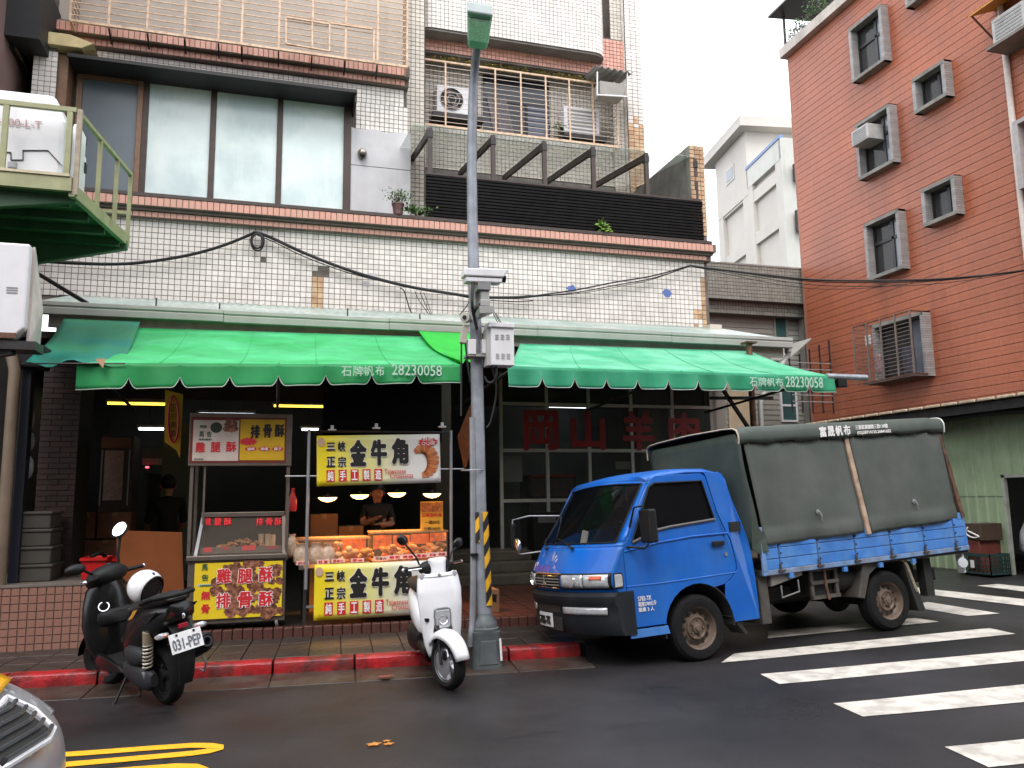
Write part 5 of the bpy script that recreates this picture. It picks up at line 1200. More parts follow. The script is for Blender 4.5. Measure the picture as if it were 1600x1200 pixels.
# front skin below the windscreen
FP = [(-1.035,.70),(-1.08,.76),(-1.105,.80),(-1.11,.86),(-1.095,.92),(-1.055,1.0),(-1.005,1.09),(-.975,1.145)]
def frontpt(v, k, out=0.0):
    i = min(int(k*(len(FP)-1)), len(FP)-2); f = k*(len(FP)-1)-i
    s = lerp(FP[i][0],FP[i+1][0],f); z = lerp(FP[i][1],FP[i+1][1],f)
    return Vector((s+c_(v)-out, yv(v,z), z))
def frontz(v, z, out=0.0):
    for i in range(len(FP)-1):
        if FP[i][1] <= z <= FP[i+1][1]: return frontpt(v, (i+(z-FP[i][1])/(FP[i+1][1]-FP[i][1]))/(len(FP)-1), out)
    return frontpt(v, 1 if z > 1 else 0, out)
g = G(); g.sheet(lambda a,b: frontpt(a,b), 28, 14); cab = B(g,'front_panel',M_blue,smooth=50,solid=.012)
# windscreen and its surround, roof, back wall
def wsp(v, k, out=0.0):
    s = lerp(-.975+c_(v), -.39+c_(v)*.30, k); z = lerp(1.145,1.745,k)+.035*(1-abs(2*v-1)**2)*k; return Vector((s-out*.8, yv(v,z), z+out*.6))
def frame_sheet(g, fn, u0, u1, v0, v1, n=20):
    for (a0,a1,b0,b1,na,nb) in ((0,1,0,v0,n,1),(0,1,v1,1,n,1),(0,u0,v0,v1,1,8),(u1,1,v0,v1,1,8)):
        g.sheet(lambda a,b: fn(lerp(a0,a1,a),lerp(b0,b1,b)), na, nb)
g = G(); frame_sheet(g, wsp, .045, .955, .06, .95); B(g,'windscreen_frame',M_blue,smooth=50,solid=.012)
g = G(); g.sheet(lambda a,b: wsp(lerp(.045,.955,a),lerp(.06,.95,b),.004), 24, 8); B(g,'windscreen',M_wglass,smooth=60)
g = G(); g.tube([wsp(lerp(.045,.955,i/24),.06,.012) for i in range(25)],.008,6); g.tube([wsp(lerp(.045,.955,i/24),.95,.012) for i in range(25)],.007,6)
for v in (.045,.955): g.tube([wsp(v,lerp(.06,.95,i/8),.012) for i in range(9)],.007,6)
B(g,'rubber_seal',M_black)
RP = [(-.39,1.745),(-.33,1.785),(-.13,1.825),(.15,1.845),(.44,1.838),(.56,1.805),(.605,1.74)]
def roofpt(v, k):
    i = min(int(k*(len(RP)-1)), len(RP)-2); f = k*(len(RP)-1)-i; s = lerp(RP[i][0],RP[i+1][0],f); z = lerp(RP[i][1],RP[i+1][1],f)
    e = abs(2*v-1); crown = .035*(1-e*e)-.03*max(0,e-.86)/.14
    if k < .17: s += c_(v)*.30*(1-k/.17)
    return Vector((s, yv(v,z)+0*(2*v-1), z+crown))
g = G(); g.sheet(roofpt, 24, 24); B(g,'roof',M_blue,smooth=50,solid=.014)
BP = [(.80,.33),(.80,.75),(.78,1.02),(.72,1.27),(.645,1.52),(.605,1.74)]
g = G(); g.sheet(lambda a,b: Vector((lerp(BP[int(min(b*5,4))][0],BP[int(min(b*5,4))+1][0],b*5-int(min(b*5,4))), yv(a,lerp(BP[int(min(b*5,4))][1],BP[int(min(b*5,4))+1][1],b*5-int(min(b*5,4)))), lerp(BP[int(min(b*5,4))][1],BP[int(min(b*5,4))+1][1],b*5-int(min(b*5,4))))), 8, 15); B(g,'back_wall',M_blue,smooth=50,solid=.012)
# cab sides
def side_pt(p, near, out=0.0):
    s, z = p; y = tum(z)-out; return Vector((s, y if near else TW-y, z))
def side_poly(g, poly, near, th=.014, out=.0, hole=None):
    P = list(poly)
    if hole:
        k = min(range(len(P)), key=lambda i:(P[i][0]-hole[0][0])**2+(P[i][1]-hole[0][1])**2); P = P[:k+1]+hole+[hole[0]]+P[k:]
    A_ = [side_pt(p,near,out) for p in P]; B_ = [side_pt(p,near,out-th) for p in P]; n = len(P)
    g.add(A_+B_, [tuple(range(n)), tuple(range(2*n-1,n-1,-1))]+[(i,(i+1)%n,n+(i+1)%n,n+i) for i in range(n)]); return g
def dense(poly, st=.06):
    out = []
    for i in range(len(poly)):
        a, b = Vector(poly[i]), Vector(poly[(i+1)%len(poly)]); n = max(1,int((b-a).length/st)); out += [tuple(a.lerp(b,k/n)) for k in range(n)]
    return out
arc = [(.09+.40*math.cos(t),.335+.40*math.sin(t)) for t in [R(a) for a in range(0,181,12)]]
door = [(-.70,.40),(-.70,1.10),(-.69,1.15),(-.62,1.24),(-.40,1.60),(-.30,1.755),(-.22,1.80),(.33,1.80),(.37,1.77),(.44,1.40),(.50,1.22),(.545,1.12),(.585,.90),(.58,.83),(.50,.745),(.42,.70)]+[p for p in arc if p[0] < .36 and p[1] > .40][1:]+[(-.29,.40)]
hole = [(-.60,1.175),(-.52,1.20),(-.42,1.235),(-.30,1.275),(-.15,1.295),(.395,1.335),(.315,1.725),(-.25,1.725),(-.32,1.69)]
rearp = [(.595,.90),(.555,1.12),(.51,1.22),(.45,1.40),(.38,1.775),(.36,1.805),(.54,1.808),(.585,1.785),(.605,1.74),(.645,1.52),(.72,1.27),(.78,1.02),(.80,.75),(.80,.33),(.50,.33)]+[p for p in arc if p[0] >= .40 and p[1] > .335]+[(.43,.70),(.51,.742),(.592,.83)]
fend = [(-.706,.70),(-.706,1.10),(-.695,1.155),(-.665,1.20),(-.41,1.61),(-.31,1.765),(-.28,1.80),(-.325,1.765),(-.70,1.145),(-.728,1.09),(-.774,1.0),(-.812,.92),(-.828,.86),(-.822,.80),(-.797,.76),(-.752,.70)]
for near in (True, False):
    d = B(side_poly(G(), dense(door,.2), near, hole=hole),'door',M_blue,smooth=30,bevel=.004)
    B(side_poly(G(), rearp, near),'rear_panel',M_blue,bevel=.004); B(side_poly(G(), fend, near),'front_pillar',M_blue,bevel=.003)
    B(side_poly(G(), hole, near, th=.006, out=-.012),'door_glass',M_dglass,d)
    B(side_poly(G(), [(-.70,.31),(-.70,.385),(-.29,.385),(-.27,.31)], near, out=.004),'sill',M_blue2)
    if near:
        g = G(); g.tube([side_pt(p,True,.008) for p in hole[:6]],.014,6); B(g,'belt_moulding',mat('grey_moulding',(.10,.09,.09),.5),d)
        g = G(); g.tube([side_pt(p,True,.004) for p in hole[5:]+[hole[0]]],.009,6); B(g,'window_seal',M_black,d)
        # pressed creases along the door
        for pts in ([(-.70,.775),(-.3,.775),(.1,.785),(.575,.80)],[(-.69,1.095),(-.3,1.155),(.1,1.185),(.54,1.19)]):
            g = G(); g.tube([side_pt(p,True,-.006) for p in pts],.0105,8); B(g,'pressed_crease',M_blue,d,smooth=60)
        g = G(); g.obox(side_pt((.31,1.075),True,.026),(.15,0,0),(0,.024,0),(0,0,.045)); h = B(g,'handle',M_black,d,bevel=.008)
        g = G(); g.lathe([(.001,-.004),(.018,-.004),(.018,.006),(.001,.006)],side_pt((.475,.985),True,0),(0,-1,0),12); B(g,'key_lock',M_chrome,d)
        g = G(); g.obox(side_pt((.555,1.20),True,.008),(.14,0,0),(.0,.01,.0),(.006,.01,.095)); v_ = B(g,'vent',M_black); 
        for k in range(5): B(G().obox(side_pt((.575,1.21+k*.016),True,.013),(.105,0,0),(0,.006,0),(0,.002,.007)),'louvre',M_under,v_)
        g = G(); put_text(g,'5782-TK',side_pt((-.595,.635),True,.004),(1,0,0),(0,0,1),.15,.042,bold=.01); put_text(g,'載重2700公斤',side_pt((-.595,.585),True,.004),(1,0,0),(0,0,1),.20,.042,bold=.01); put_text(g,'限乘 3 人',side_pt((-.595,.535),True,.004),(1,0,0),(0,0,1),.17,.042,bold=.01); B(g,'lettering',M_whtpr,d)
# lamps, grille with its three-diamond badge
def fpatch(v0, v1, z0, z1, out, nu=10, nz=4):
    g = G(); g.sheet(lambda a,b: frontz(lerp(v0,v1,a), lerp(z0,z1,b), out), nu, nz); return g
for v0, v1 in ((.012,.335),(.665,.988)):
    hl = B(fpatch(v0,v1,.765,.915,.012),'headlight_bezel',M_black,smooth=60,solid=.01)
    inner = (v0+.012,v0+.15,v0+.155,v1-.01) if v0 < .5 else (v0+.01,v1-.155,v1-.15,v1-.012)
    B(fpatch(inner[0],inner[1],.778,.902,.022),'lens',M_lens,hl,smooth=60,solid=.006); B(fpatch(inner[2],inner[3],.778,.902,.024),'lens',M_lens,hl,smooth=60,solid=.006)
    a0 = (inner[0]+.03,inner[1]-.04) if v0 < .5 else (inner[2]+.04,inner[3]-.03); B(fpatch(a0[0],a0[1],.855,.888,.029),'indicator',M_amber,hl,smooth=60,solid=.004)
    mid = .5*(inner[2]+inner[3]) if v0 < .5 else .5*(inner[0]+inner[1]); c = frontz(mid,.84,.008); B(G().lathe([(.001,-.02),(.055,.0),(.06,.016)],c,(-1,0,0),18,caps=False),'reflector',M_chrome,hl,smooth=60)
sl_ = B(G().prism([(-.835,.768),(-.745,.772),(-.735,.79),(-.735,.895),(-.75,.912),(-.835,.912)],(0,-.012,0),(1,0,0),(0,0,1),(0,.02,0)),'corner_lamp_bezel',M_black,bevel=.006); B(G().prism([(-.83,.782),(-.755,.784),(-.748,.80),(-.748,.885),(-.76,.898),(-.83,.898)],(0,-.018,0),(1,0,0),(0,0,1),(0,.01,0)),'lens',M_lens,sl_,bevel=.004)
gr = B(fpatch(.35,.65,.765,.905,.008),'grille',M_under,smooth=60,solid=.008)
for k in range(5): 
    z = .775+k*.029; g = G(); g.tube([frontz(lerp(.35,.65,i/8),z,.022) for i in range(9)],.006,6); B(g,'slat',M_chrome if k in (0,4) else M_alu,gr)
g = G(); g.tube([frontz(lerp(.34,.66,i/8),.912,.018) for i in range(9)],.010,6); B(g,'trim',mat('brass_trim',(.45,.25,.10),.35,metal=.6),gr)
c = frontz(.5,.83,.034); g = G()
for k in range(3):
    a_ = R(90+120*k); d1 = Vector((0,math.cos(a_),math.sin(a_))); d2 = Vector((0,-d1.z,d1.y)); g.add([c+Vector((-.003,0,0)), c+d1*.03+d2*.017, c+d1*.06, c+d1*.03-d2*.017],[(0,1,2,3)])
B(g,'badge',M_chrome,gr,solid=.004)
# bumper
BPf = [(.02,.37),(-.03,.345),(-.06,.40),(-.075,.52),(-.075,.60),(-.10,.63),(-.105,.70),(-.07,.735),(.02,.74)]
def bumpt(v, k, out=0.0):
    ds, z = BPf[k]; return Vector((-1.03+c_(v)*1.02+ds-out, -.012+(TW+.024)*v, z))
st_ = [0,.006]+[i/24 for i in range(1,24)]+[.994,1]
rings = [[Vector((-.655, -.014, z)) for ds,z in BPf]]
rings = [[Vector((-.64+max(0,ds)*.3, -.02 if ds < 0 else 0, z)) for ds,z in BPf]]+[[bumpt(v,k) for k in range(len(BPf))] for v in st_]+[[Vector((-.64, TW+.02 if ds < 0 else TW, z)) for ds,z in BPf]]
bm_ = B(G().loft(rings),'bumper',M_bump,smooth=40)
def bpatch(v0, v1, z0, z1, out): 
    g = G(); g.sheet(lambda a,b: Vector((-1.03+c_(lerp(v0,v1,a))*1.02-.072-out, -.012+(TW+.024)*lerp(v0,v1,a), lerp(z0,z1,b))), 10, 3); return g
B(bpatch(.05,.34,.535,.60,.012),'fog_lamp',M_lens,bm_,smooth=60,solid=.01); B(bpatch(.70,.95,.535,.60,.012),'fog_lamp',M_lens,bm_,smooth=60,solid=.01); B(bpatch(.37,.67,.54,.605,.006),'slot',M_under,bm_,solid=.006)
B(bpatch(.36,.70,.37,.50,.004),'plate_recess',M_under,bm_,solid=.006)
pl = B(bpatch(.45,.64,.395,.53,.016),'number_plate',M_plate,bm_,solid=.003)
g = G(); pc = Vector((-1.03+c_(.45)*1.02-.072-.022, -.012+(TW+.024)*.64, .415)); put_text(g,'5782-TK',pc+Vector((0,-.02,0)),(0,-1,0),(0,0,1),.27,.085,bold=.05); B(g,'lettering',M_blkpr,pl)
# wipers, dashboard, wheel, paper
for v in (.30,.60):
    a, b = wsp(v,-.02,.03), wsp(v+.24,.13,.02); g = G(); g.tube([a,a.lerp(b,.5)+Vector((-.015,0,.02)),b],.008,6); g.sphere(a,.022,.022,.018,8,6); B(g,'wiper',M_black)
B(G().box(-.66,-.36,.1,TW-.1,.95,1.09),'dashboard',mat('dash_grey',(.05,.05,.052),.7),bevel=.03)
g = G(); cc = Vector((-.38,.40,1.22)); ax = Vector((.8,0,.6)); a1 = ax.orthogonal().normalized(); a2 = ax.normalized().cross(a1); g.tube([cc+a1*.19*math.cos(t)+a2*.19*math.sin(t) for t in [2*PI*k/24 for k in range(24)]],.014,6,closed=True); g.tube([cc,cc+Vector((-.25,0,-.25))],.02,6); B(g,'steering_wheel',M_black)
for y in (.38,1.2): B(G().box(.0,.5,y-.26,y+.26,.7,.92).box(.38,.52,y-.25,y+.25,.92,1.5),'seat',M_under,bevel=.05)
g = G(); g.box(-.72,-.62,.78,1.04,1.135,1.18); B(g,'yellow_packet',mat('lime_packet',(.55,.62,.12),.5,var=.2,vscale=40)); B(G().obox((-.66,.82,1.16),(.02,0,.0),(0,.10,.02),(.04,0,.13)),'paper_note',M_whtpr)
for k,(v,z) in enumerate(((.80,.93),(.79,.95),(.74,.985),(.72,.975),(.46,1.05),(.44,1.02),(.83,.97))): B(G().tube([frontz(v,z,.010),frontz(v-.012,z+.028,.010)],.0045,5),'paint_scratch',M_whtpr,cab)
B(fpatch(.48,.86,.925,.985,.0075),'faded_patch',mat('purple_faded_paint',(.10,.085,.36),.45,var=.3,vscale=8),cab,smooth=60)
# mirrors
m1 = B(G().tube([side_pt((-.60,1.32),True,0),side_pt((-.58,1.50),True,.10),side_pt((-.54,1.51),True,.17),side_pt((-.52,1.47),True,.17)],.010,8),'mirror',M_black,smooth=50)
B(G().tube([side_pt((-.66,1.14),True,0),side_pt((-.55,1.12),True,.14),side_pt((-.52,1.16),True,.17)],.010,8),'mirror_arm',M_black,m1,smooth=50)
B(G().cbox(side_pt((-.50,1.32),True,.175),.085,.19,.31),'mirror_head',M_black,m1,bevel=.018)
m2 = B(G().tube([wsp(.98,.55,.0),Vector((-.86,TW+.02,1.50)),Vector((-1.0,TW+.16,1.47)),Vector((-1.0,TW+.17,1.12)),Vector((-.93,TW+.14,1.08)),frontz(.99,1.1)],.011,8),'mirror',M_alu,smooth=50)
B(G().cbox((-1.0,TW+.17,1.28),.06,.06,.30),'mirror_head',M_black,m2,bevel=.02)
B(G().sphere((-.98,TW+.12,1.18),.035,.085,.085,18,12),'round_mirror',M_chrome,m2,smooth=60)
# wheels
def wheel(s, y, near, r=.315, dz=0.0):
    sg = 1 if near else -1
    t_ = B(G().lathe([(.20,.0),(.235,-.008),(r-.035,-.004),(r-.006,.022),(r,.05),(r,.13),(r-.006,.158),(r-.035,.18),(.235,.185),(.20,.18)],(s,y,r+dz),(0,sg,0),40,caps=False),'wheel',M_rubber,smooth=35)
    g = G(); g.lathe([(.205,.012),(.213,.004),(.205,.02),(.188,.028),(.18,.06),(.165,.075),(.118,.058),(.108,.038),(.098,.036),(.088,.05),(.055,.052),(.05,.03),(.034,.028),(.028,.014),(.001,.012)],(s,y,r+dz),(0,sg,0),36,caps=False); rm_ = B(g,'rim',M_rim,t_,smooth=35)
    g = G(); y0 = y+sg*.066
    for k in range(12):
        a_ = 2*PI*k/12; c = Vector((s+.142*math.cos(a_), y0-sg*.004, r+.142*math.sin(a_))); g.lathe([(.001,0),(.0165,0),(.0165,.006),(.001,.006)],c,(0,-sg,0),10)
    B(g,'rim_holes',M_under,t_)
    g = G()
    for k in range(5): a_ = 2*PI*k/5; g.lathe([(.001,0),(.012,0),(.012,.02),(.001,.02)],(s+.07*math.cos(a_),y+sg*.052,r+.07*math.sin(a_)),(0,-sg,0),6)
    B(g,'wheel_nuts',M_rim,t_,kind='stuff')
wheel(.09,.03,True); wheel(2.63,.03,True,.32); wheel(.09,TW-.03,False,dz=.085); wheel(2.63,TW-.03,False,.32,dz=.085)
g = G(); n = 24; pr = [(.395,-.015),(.395,.30)]
for (a0,a1) in ((-5,190),):
    g.loft([[Vector((.09+r_*math.cos(R(lerp(a0,a1,i/n))), y, .335+r_*math.sin(R(lerp(a0,a1,i/n))))) for r_,y in ((.398,.004),(.398,.35),(.41,.35),(.41,.004))] for i in range(n+1)])
B(g,'wheel_arch',M_under,smooth=50)
B(G().prism([(.47,.38),(.62,.20),(.66,.20),(.52,.40)],(0,.02,0),(1,0,0),(0,0,1),(0,.22,0)),'mud_flap',M_under)
# chassis and clutter under the bed
B(G().box(-.6,3.85,.42,.50,.42,.56),'chassis_rail',M_under); B(G().box(-.6,3.85,1.12,1.20,.42,.56),'chassis_rail',M_under)
B(G().box(-.55,.75,.25,1.4,.36,.60),'engine_block',M_under,bevel=.04); B(G().tube([(.5,.8,.42),(2.6,.8,.36)],.05,10),'drive_shaft',M_under); B(G().tube([(2.63,.15,.32),(2.63,1.5,.32)],.07,10).sphere((2.63,.8,.32),.17,.15,.17,14,10),'rear_axle',M_under,smooth=40)
B(G().box(.86,.98,.03,.6,.26,.74),'front_bracket_plate',M_underg,bevel=.01); B(G().prism([(1.0,.62),(1.42,.70),(1.42,.76),(1.0,.74)],(0,.0,0),(1,0,0),(0,0,1),(0,.25,0)),'splash_guard',mat('grey_guard',(.16,.15,.135),.6,var=.2),bevel=.005)
B(G().tube([(1.13,.01,.62),(1.13,.01,.50),(1.36,.01,.54),(1.36,.01,.66)],.009,6),'wire_bracket',M_alu)
lad = B(G().bar((1.58,.06,.44),(1.58,.06,.74),.04,.03),'battery_tray',M_underg); B(G().bar((1.92,.06,.44),(1.92,.06,.74),.04,.03),'tray_stile',M_underg,lad)
for z in (.45,.60,.73): B(G().bar((1.56,.05,z),(1.94,.05,z),.035,.035),'tray_rung',M_underg,lad)
B(G().box(1.6,1.9,.1,.4,.46,.70),'battery_box',M_under,bevel=.01); B(G().tube([(1.75,.03,.74),(1.74,.02,.55),(1.76,.02,.42)],.014,6),'chain',M_rust,lad)
B(G().tube([(2.0,.10,.52),(2.45,.10,.52)],.0,4) if False else G().lathe([(.001,0),(.12,.0),(.13,.02),(.13,.42),(.12,.44),(.001,.44)],(1.98,.22,.60),(1,0,0),16),'air_tank',M_under,smooth=40)
B(G().prism([(2.16,.40),(2.30,.78),(2.62,.78),(2.5,.70),(2.36,.62),(2.25,.38)],(0,.01,0),(1,0,0),(0,0,1),(0,.28,0)),'inner_fender',M_underg,bevel=.006)
B(G().prism([(2.88,.80),(2.94,.80),(3.14,.17),(3.03,.17),(2.93,.55)],(0,.02,0),(1,0,0),(0,0,1),(0,.24,0)),'mud_flap',M_under,bevel=.004)
B(G().tube([(2.86,.03,.80),(2.95,.03,.68),(3.02,.03,.46),(3.05,.03,.38)],.022,8),'fender_stay',mat('tan_stay',(.30,.25,.18),.6,var=.3,vscale=20),smooth=50)
B(G().box(3.20,3.6,.5,1.1,.36,.66).box(3.3,3.42,.1,.2,.30,.72),'spare_carrier',M_under)
# bed
B(G().box(.86,3.92,-.02,TW+.02,.735,.79),'bed_floor',M_under)
sb0, sb1 = (.90,.79), (3.90,.795)
def bz(s): return .785+(s-.9)*.012
bd = B(G().obox((.88,-.045,.735),(3.04,0,.036),(0,.05,0),(0,0,.052)),'bed_rail',M_bluer,bevel=.006)
seams = [.915,1.11,1.63,2.155,2.68,3.20,3.705,3.90]
for i in range(7):
    s0, s1 = seams[i]+.006, seams[i+1]-.006; hgt = .325
    bo = B(G().obox((s0,-.03,bz(s0)),(s1-s0,0,(s1-s0)*.012),(0,.012,0),(0,0,hgt)),'side_board',M_bluer)
    for k in range(3):
        h0 = hgt*k/3+.004; h1 = hgt*(k+1)/3-.004; B(G().obox((s0+.004,-.042,bz(s0)+h0),(s1-s0-.008,0,(s1-s0)*.012),(0,.013,0),(0,0,h1-h0)),'plank',M_blue2,bo,bevel=.004)
    if i:
        x = seams[i]
        B(G().cbox((x,-.056,bz(x)-.015),.08,.03,.022).cbox((x-.01,-.052,bz(x)+.022),.022,.02,.06),'hinge',M_hng,bevel=.004)
        for dz in (.06,.16,.25): B(G().lathe([(.001,0),(.010,0),(.008,.008),(.001,.009)],(x+.02,-.043,bz(x)+dz),(0,-1,0),8),'bolt',M_under)
for x in (1.24,1.98,2.5,3.0): B(G().cbox((x,-.03,.715),.055,.03,.05),'clip',M_blue2)
B(G().prism([(.88,.78),(.935,.78),(.925,1.22),(.895,1.22)],(0,-.05,0),(1,0,0),(0,0,1),(0,.03,0)),'corner_stake',M_bluer,bevel=.004)
B(G().box(3.90,3.925,-.03,TW+.03,.80,1.15),'tailgate',M_blue2); B(G().obox((3.80,-.045,1.12),(.10,0,.0),(0,.03,0),(0,0,.08)),'tail_latch',M_blue2,bevel=.006)
B(G().lathe([(.001,0),(.05,.004),(.06,.012),(.055,.022),(.001,.026)],(3.80,-.01,.63),(-.4,-1,.1),16).xf(Matrix.Identity(4)),'tail_lamp',mat('pale_lamp',(.5,.52,.55),.3),smooth=50); B(G().cbox((3.85,.05,.63),.03,.1,.24),'lamp_plate',M_whitem,bevel=.02)
# canvas body on hoops
CV = trk
def cs(s, z): return Vector((s, -.035+.045*(z-1.05)+.0, z))
def curtain(s0b, s1b, s0t, s1t, z0b, z1b, zt0, zt1, seed):
    def fn(a, b):
        s = lerp(lerp(s0b,s1b,a), lerp(s0t,s1t,a), b); z = lerp(lerp(z0b,z1b,a), lerp(zt0,zt1,a), b)
        y = -.055+.05*b-.012*math.sin(PI*a)*math.sin(PI*b)
        if b < .16: q = b/.16; y -= .012*math.sin(PI*q)+.010*math.sin(a*9+seed)*(1-q)+.006*math.sin(a*23+seed)*(1-q)
        y += .006*math.sin(a*5+b*4+seed)+.005*math.sin(a*13-b*7+seed)*(1-b)+.006*math.sin(a*31+seed*2)*max(0,b-.8)/.2; return Vector((s,y,z))
    g = G(); g.sheet(fn, 40, 30); return B(g,'canvas_curtain',M_canvd,smooth=70,solid=.006), fn
c1_, f1 = curtain(.945,2.315,.845,2.235,1.035,1.075,2.10,2.13,1); c2_, f2 = curtain(2.41,3.80,2.315,3.745,1.065,1.12,2.135,2.17,2)
for fn, par, a in ((f1,c1_,.55),(f2,c2_,.52)):
    p = fn(a,.24); B(G().tube([p+Vector((0,-.005,.02)),p+Vector((0,-.03,.02)),p+Vector((.02,-.035,-.02)),p+Vector((.03,-.02,-.07))],.009,6).lathe([(.001,0),(.028,0),(.028,.006),(.001,.007)],p+Vector((0,-.008,.02)),(0,-1,0),12),'tie_hook',M_alu,par)
    for k in range(9): q = fn(.04+k*.115,.975); B(G().lathe([(.001,0),(.008,0),(.006,.006),(.001,.007)],q+Vector((0,-.006,0)),(0,-1,0),8),'eyelet',M_alu,par)
B(G().bar(Vector((2.365,-.05,1.05)),Vector((2.27,.0,2.12)),.06,.05,up=(0,1,0)),'hoop_post',mat('beige_post',(.42,.30,.22),.5,var=.25,vscale=8,col2=(.2,.09,.05),c2scale=6,c2amt=.4),bevel=.006)
B(G().bar(Vector((3.885,-.035,1.14)),Vector((3.775,.01,2.15)),.055,.05,up=(0,1,0)),'hoop_post',M_rust,bevel=.006)
# roof cover with rounded eaves
def rc(s): return lerp(2.075,2.155,(s-.78)/3.04)
RS = [(-.035,0),(-.045,.05),(-.042,.11),(-.02,.155),(.03,.178),(.2,.192),(.81,.205),(1.42,.192),(1.6,.178),(1.65,.155),(1.665,.11),(1.665,.0)]
rings = []
for i in range(31):
    s = lerp(.765,3.82,i/30); e = .0 if 1 < i < 29 else .012
    rings.append([Vector((s, y+ (.006*math.sin(i*1.7) if k < 2 else 0), rc(s)+z*(1)-e*(1 if z > .1 else 0)+(.012*math.sin(i*1.25)+.006*math.sin(i*2.9) if k == 0 else 0))) for k,(y,z) in enumerate(RS)])
rfc = G(); rfc.loft(rings, ring_closed=False, caps=False); rfc = B(rfc,'canvas_roof',M_canvas,smooth=60,solid=.008)
g = G(); g.tube([r_ for r_ in rings[0]],.010,6); B(g,'piping',mat('tan_piping',(.40,.33,.25),.6),rfc,smooth=60); g = G(); g.tube([r_ for r_ in rings[-1]],.010,6); B(g,'piping',M_whtpr,rfc,smooth=60)
g = G()
for ch,k in zip('富晟帆布',range(4)): put_text(g,ch,Vector((1.86+k*.118,-.052,rc(1.9)+.018+k*.004)),(1,0,.026),(0,0,1),.10,.115,bold=.03)
put_text(g,'三重區重陽路三段138號',Vector((2.39,-.053,rc(2.4)+.078)),(1,0,.026),(0,0,1),.50,.05,bold=.02); put_text(g,'(02)28714135.26841652',Vector((2.41,-.053,rc(2.4)+.016)),(1,0,.026),(0,0,1),.52,.045,bold=.02); B(g,'lettering',M_whtpr,rfc)
# front wall of the canvas with a loose lower corner
def fw(a, b):
    y = lerp(-.035,1.655,a); z = lerp(1.0,2.08,b)+ (.11*min(1,min(a,1-a)/.03+.0)*b); s = .79+.02*math.sin(a*5)*(1-b)+.015*math.sin(b*6+a*3)
    if a < .12: s += .11*(1-b)*(1-a/.12)
    return Vector((s,y,z))
g = G(); g.sheet(fw, 24, 14); B(g,'canvas_front',M_canvas,smooth=70,solid=.006)
g = G(); g.add([Vector((.80,-.05,1.30)),Vector((.945,-.065,1.13)),Vector((.955,-.07,.97)),Vector((.86,-.03,.96)),Vector((.80,-.01,1.02))],[(0,1,2,3,4)]); B(g,'loose_corner',M_canvas,solid=.008)
g = G(); g.sheet(lambda a,b: Vector((3.80,lerp(-.03,1.65,a),lerp(1.12,2.2,b))), 6, 6); B(g,'canvas_back',M_canvas,solid=.006)
for s in (1.3,1.8,2.7,3.2): B(G().tube([Vector((s,.0,.8)),Vector((s,.02,2.1)),Vector((s,.8,2.27)),Vector((s,1.6,2.1)),Vector((s,1.62,.8))],.018,6),'hoop',M_dsteel)
g = G(); g.sheet(lambda a,b: Vector((lerp(.8,3.82,a),1.645,lerp(1.0,2.12,b))), 4, 4); B(g,'canvas_far_side',M_canvas,solid=.006)

# ================================================================ scooters
def se_ring(c, hw, hh, n=16, e=2.6, tilt=0.0):
    out = []
    for k in range(n):
        a_ = 2*PI*k/n; ca, sa = math.cos(a_), math.sin(a_)
        y = hw*math.copysign(abs(ca)**(2/e), ca); z = hh*math.copysign(abs(sa)**(2/e), sa); out.append(Vector((c[0]+tilt*z, c[1]+y, c[2]+z)))
    return out
def loftx(g, secs, n=16, e=2.6, tilt=0.0): return g.loft([se_ring((x,yc,zc),hw,hh,n,e,tilt) for x,yc,zc,hw,hh in secs])
def scooter_wheel(par, c, r, wdt, ax, m_rim, sp=5):
    ax = Vector(ax).normalized()
    w_ = B(G().lathe([(r*.62,-wdt*.35),(r*.82,-wdt*.5),(r*.95,-wdt*.36),(r,-wdt*.12),(r,wdt*.12),(r*.95,wdt*.36),(r*.82,wdt*.5),(r*.62,wdt*.35)],c,ax,36,caps=False),'wheel',M_rubber,par,smooth=40)
    g = G(); g.lathe([(r*.64,-wdt*.32),(r*.68,-wdt*.4),(r*.60,-wdt*.3),(r*.60,wdt*.3),(r*.68,wdt*.4),(r*.64,wdt*.32)],c,ax,36,caps=False); g.lathe([(.001,-wdt*.45),(r*.24,-wdt*.42),(r*.24,wdt*.42),(.001,wdt*.45)],c,ax,18)
    a_ = ax.orthogonal().normalized(); b_ = ax.cross(a_)
    for k in range(sp): d = a_*math.cos(2*PI*k/sp)+b_*math.sin(2*PI*k/sp); g.bar(Vector(c)+d*r*.2, Vector(c)+d*r*.63, wdt*.35, r*.16, up=ax)
    B(g,'rim',m_rim,w_,smooth=30); return w_
M_bk = mat('gloss_black_paint', (.006,.006,.0065), .25, spec=.35, var=.2, vscale=8, coat=.12)
M_bkm = mat('satin_black', (.009,.009,.0095), .55, spec=.28, var=.2, vscale=12)
M_gry = mat('engine_grey', (.026,.027,.03), .55, spec=.3, metal=.2, var=.2, vscale=10)
M_wpaint = mat('white_scooter_paint', (.80,.80,.82), .22, var=.03, coat=.4)
M_seat = mat('seat_vinyl', (.012,.011,.011), .55, var=.2, bump=.1, bscale=150)
M_redl = mat('red_lens', (.06,.004,.008), .15, spec=.5)
M_spring = mat('shock_spring', (.55,.50,.42), .35, metal=.5)

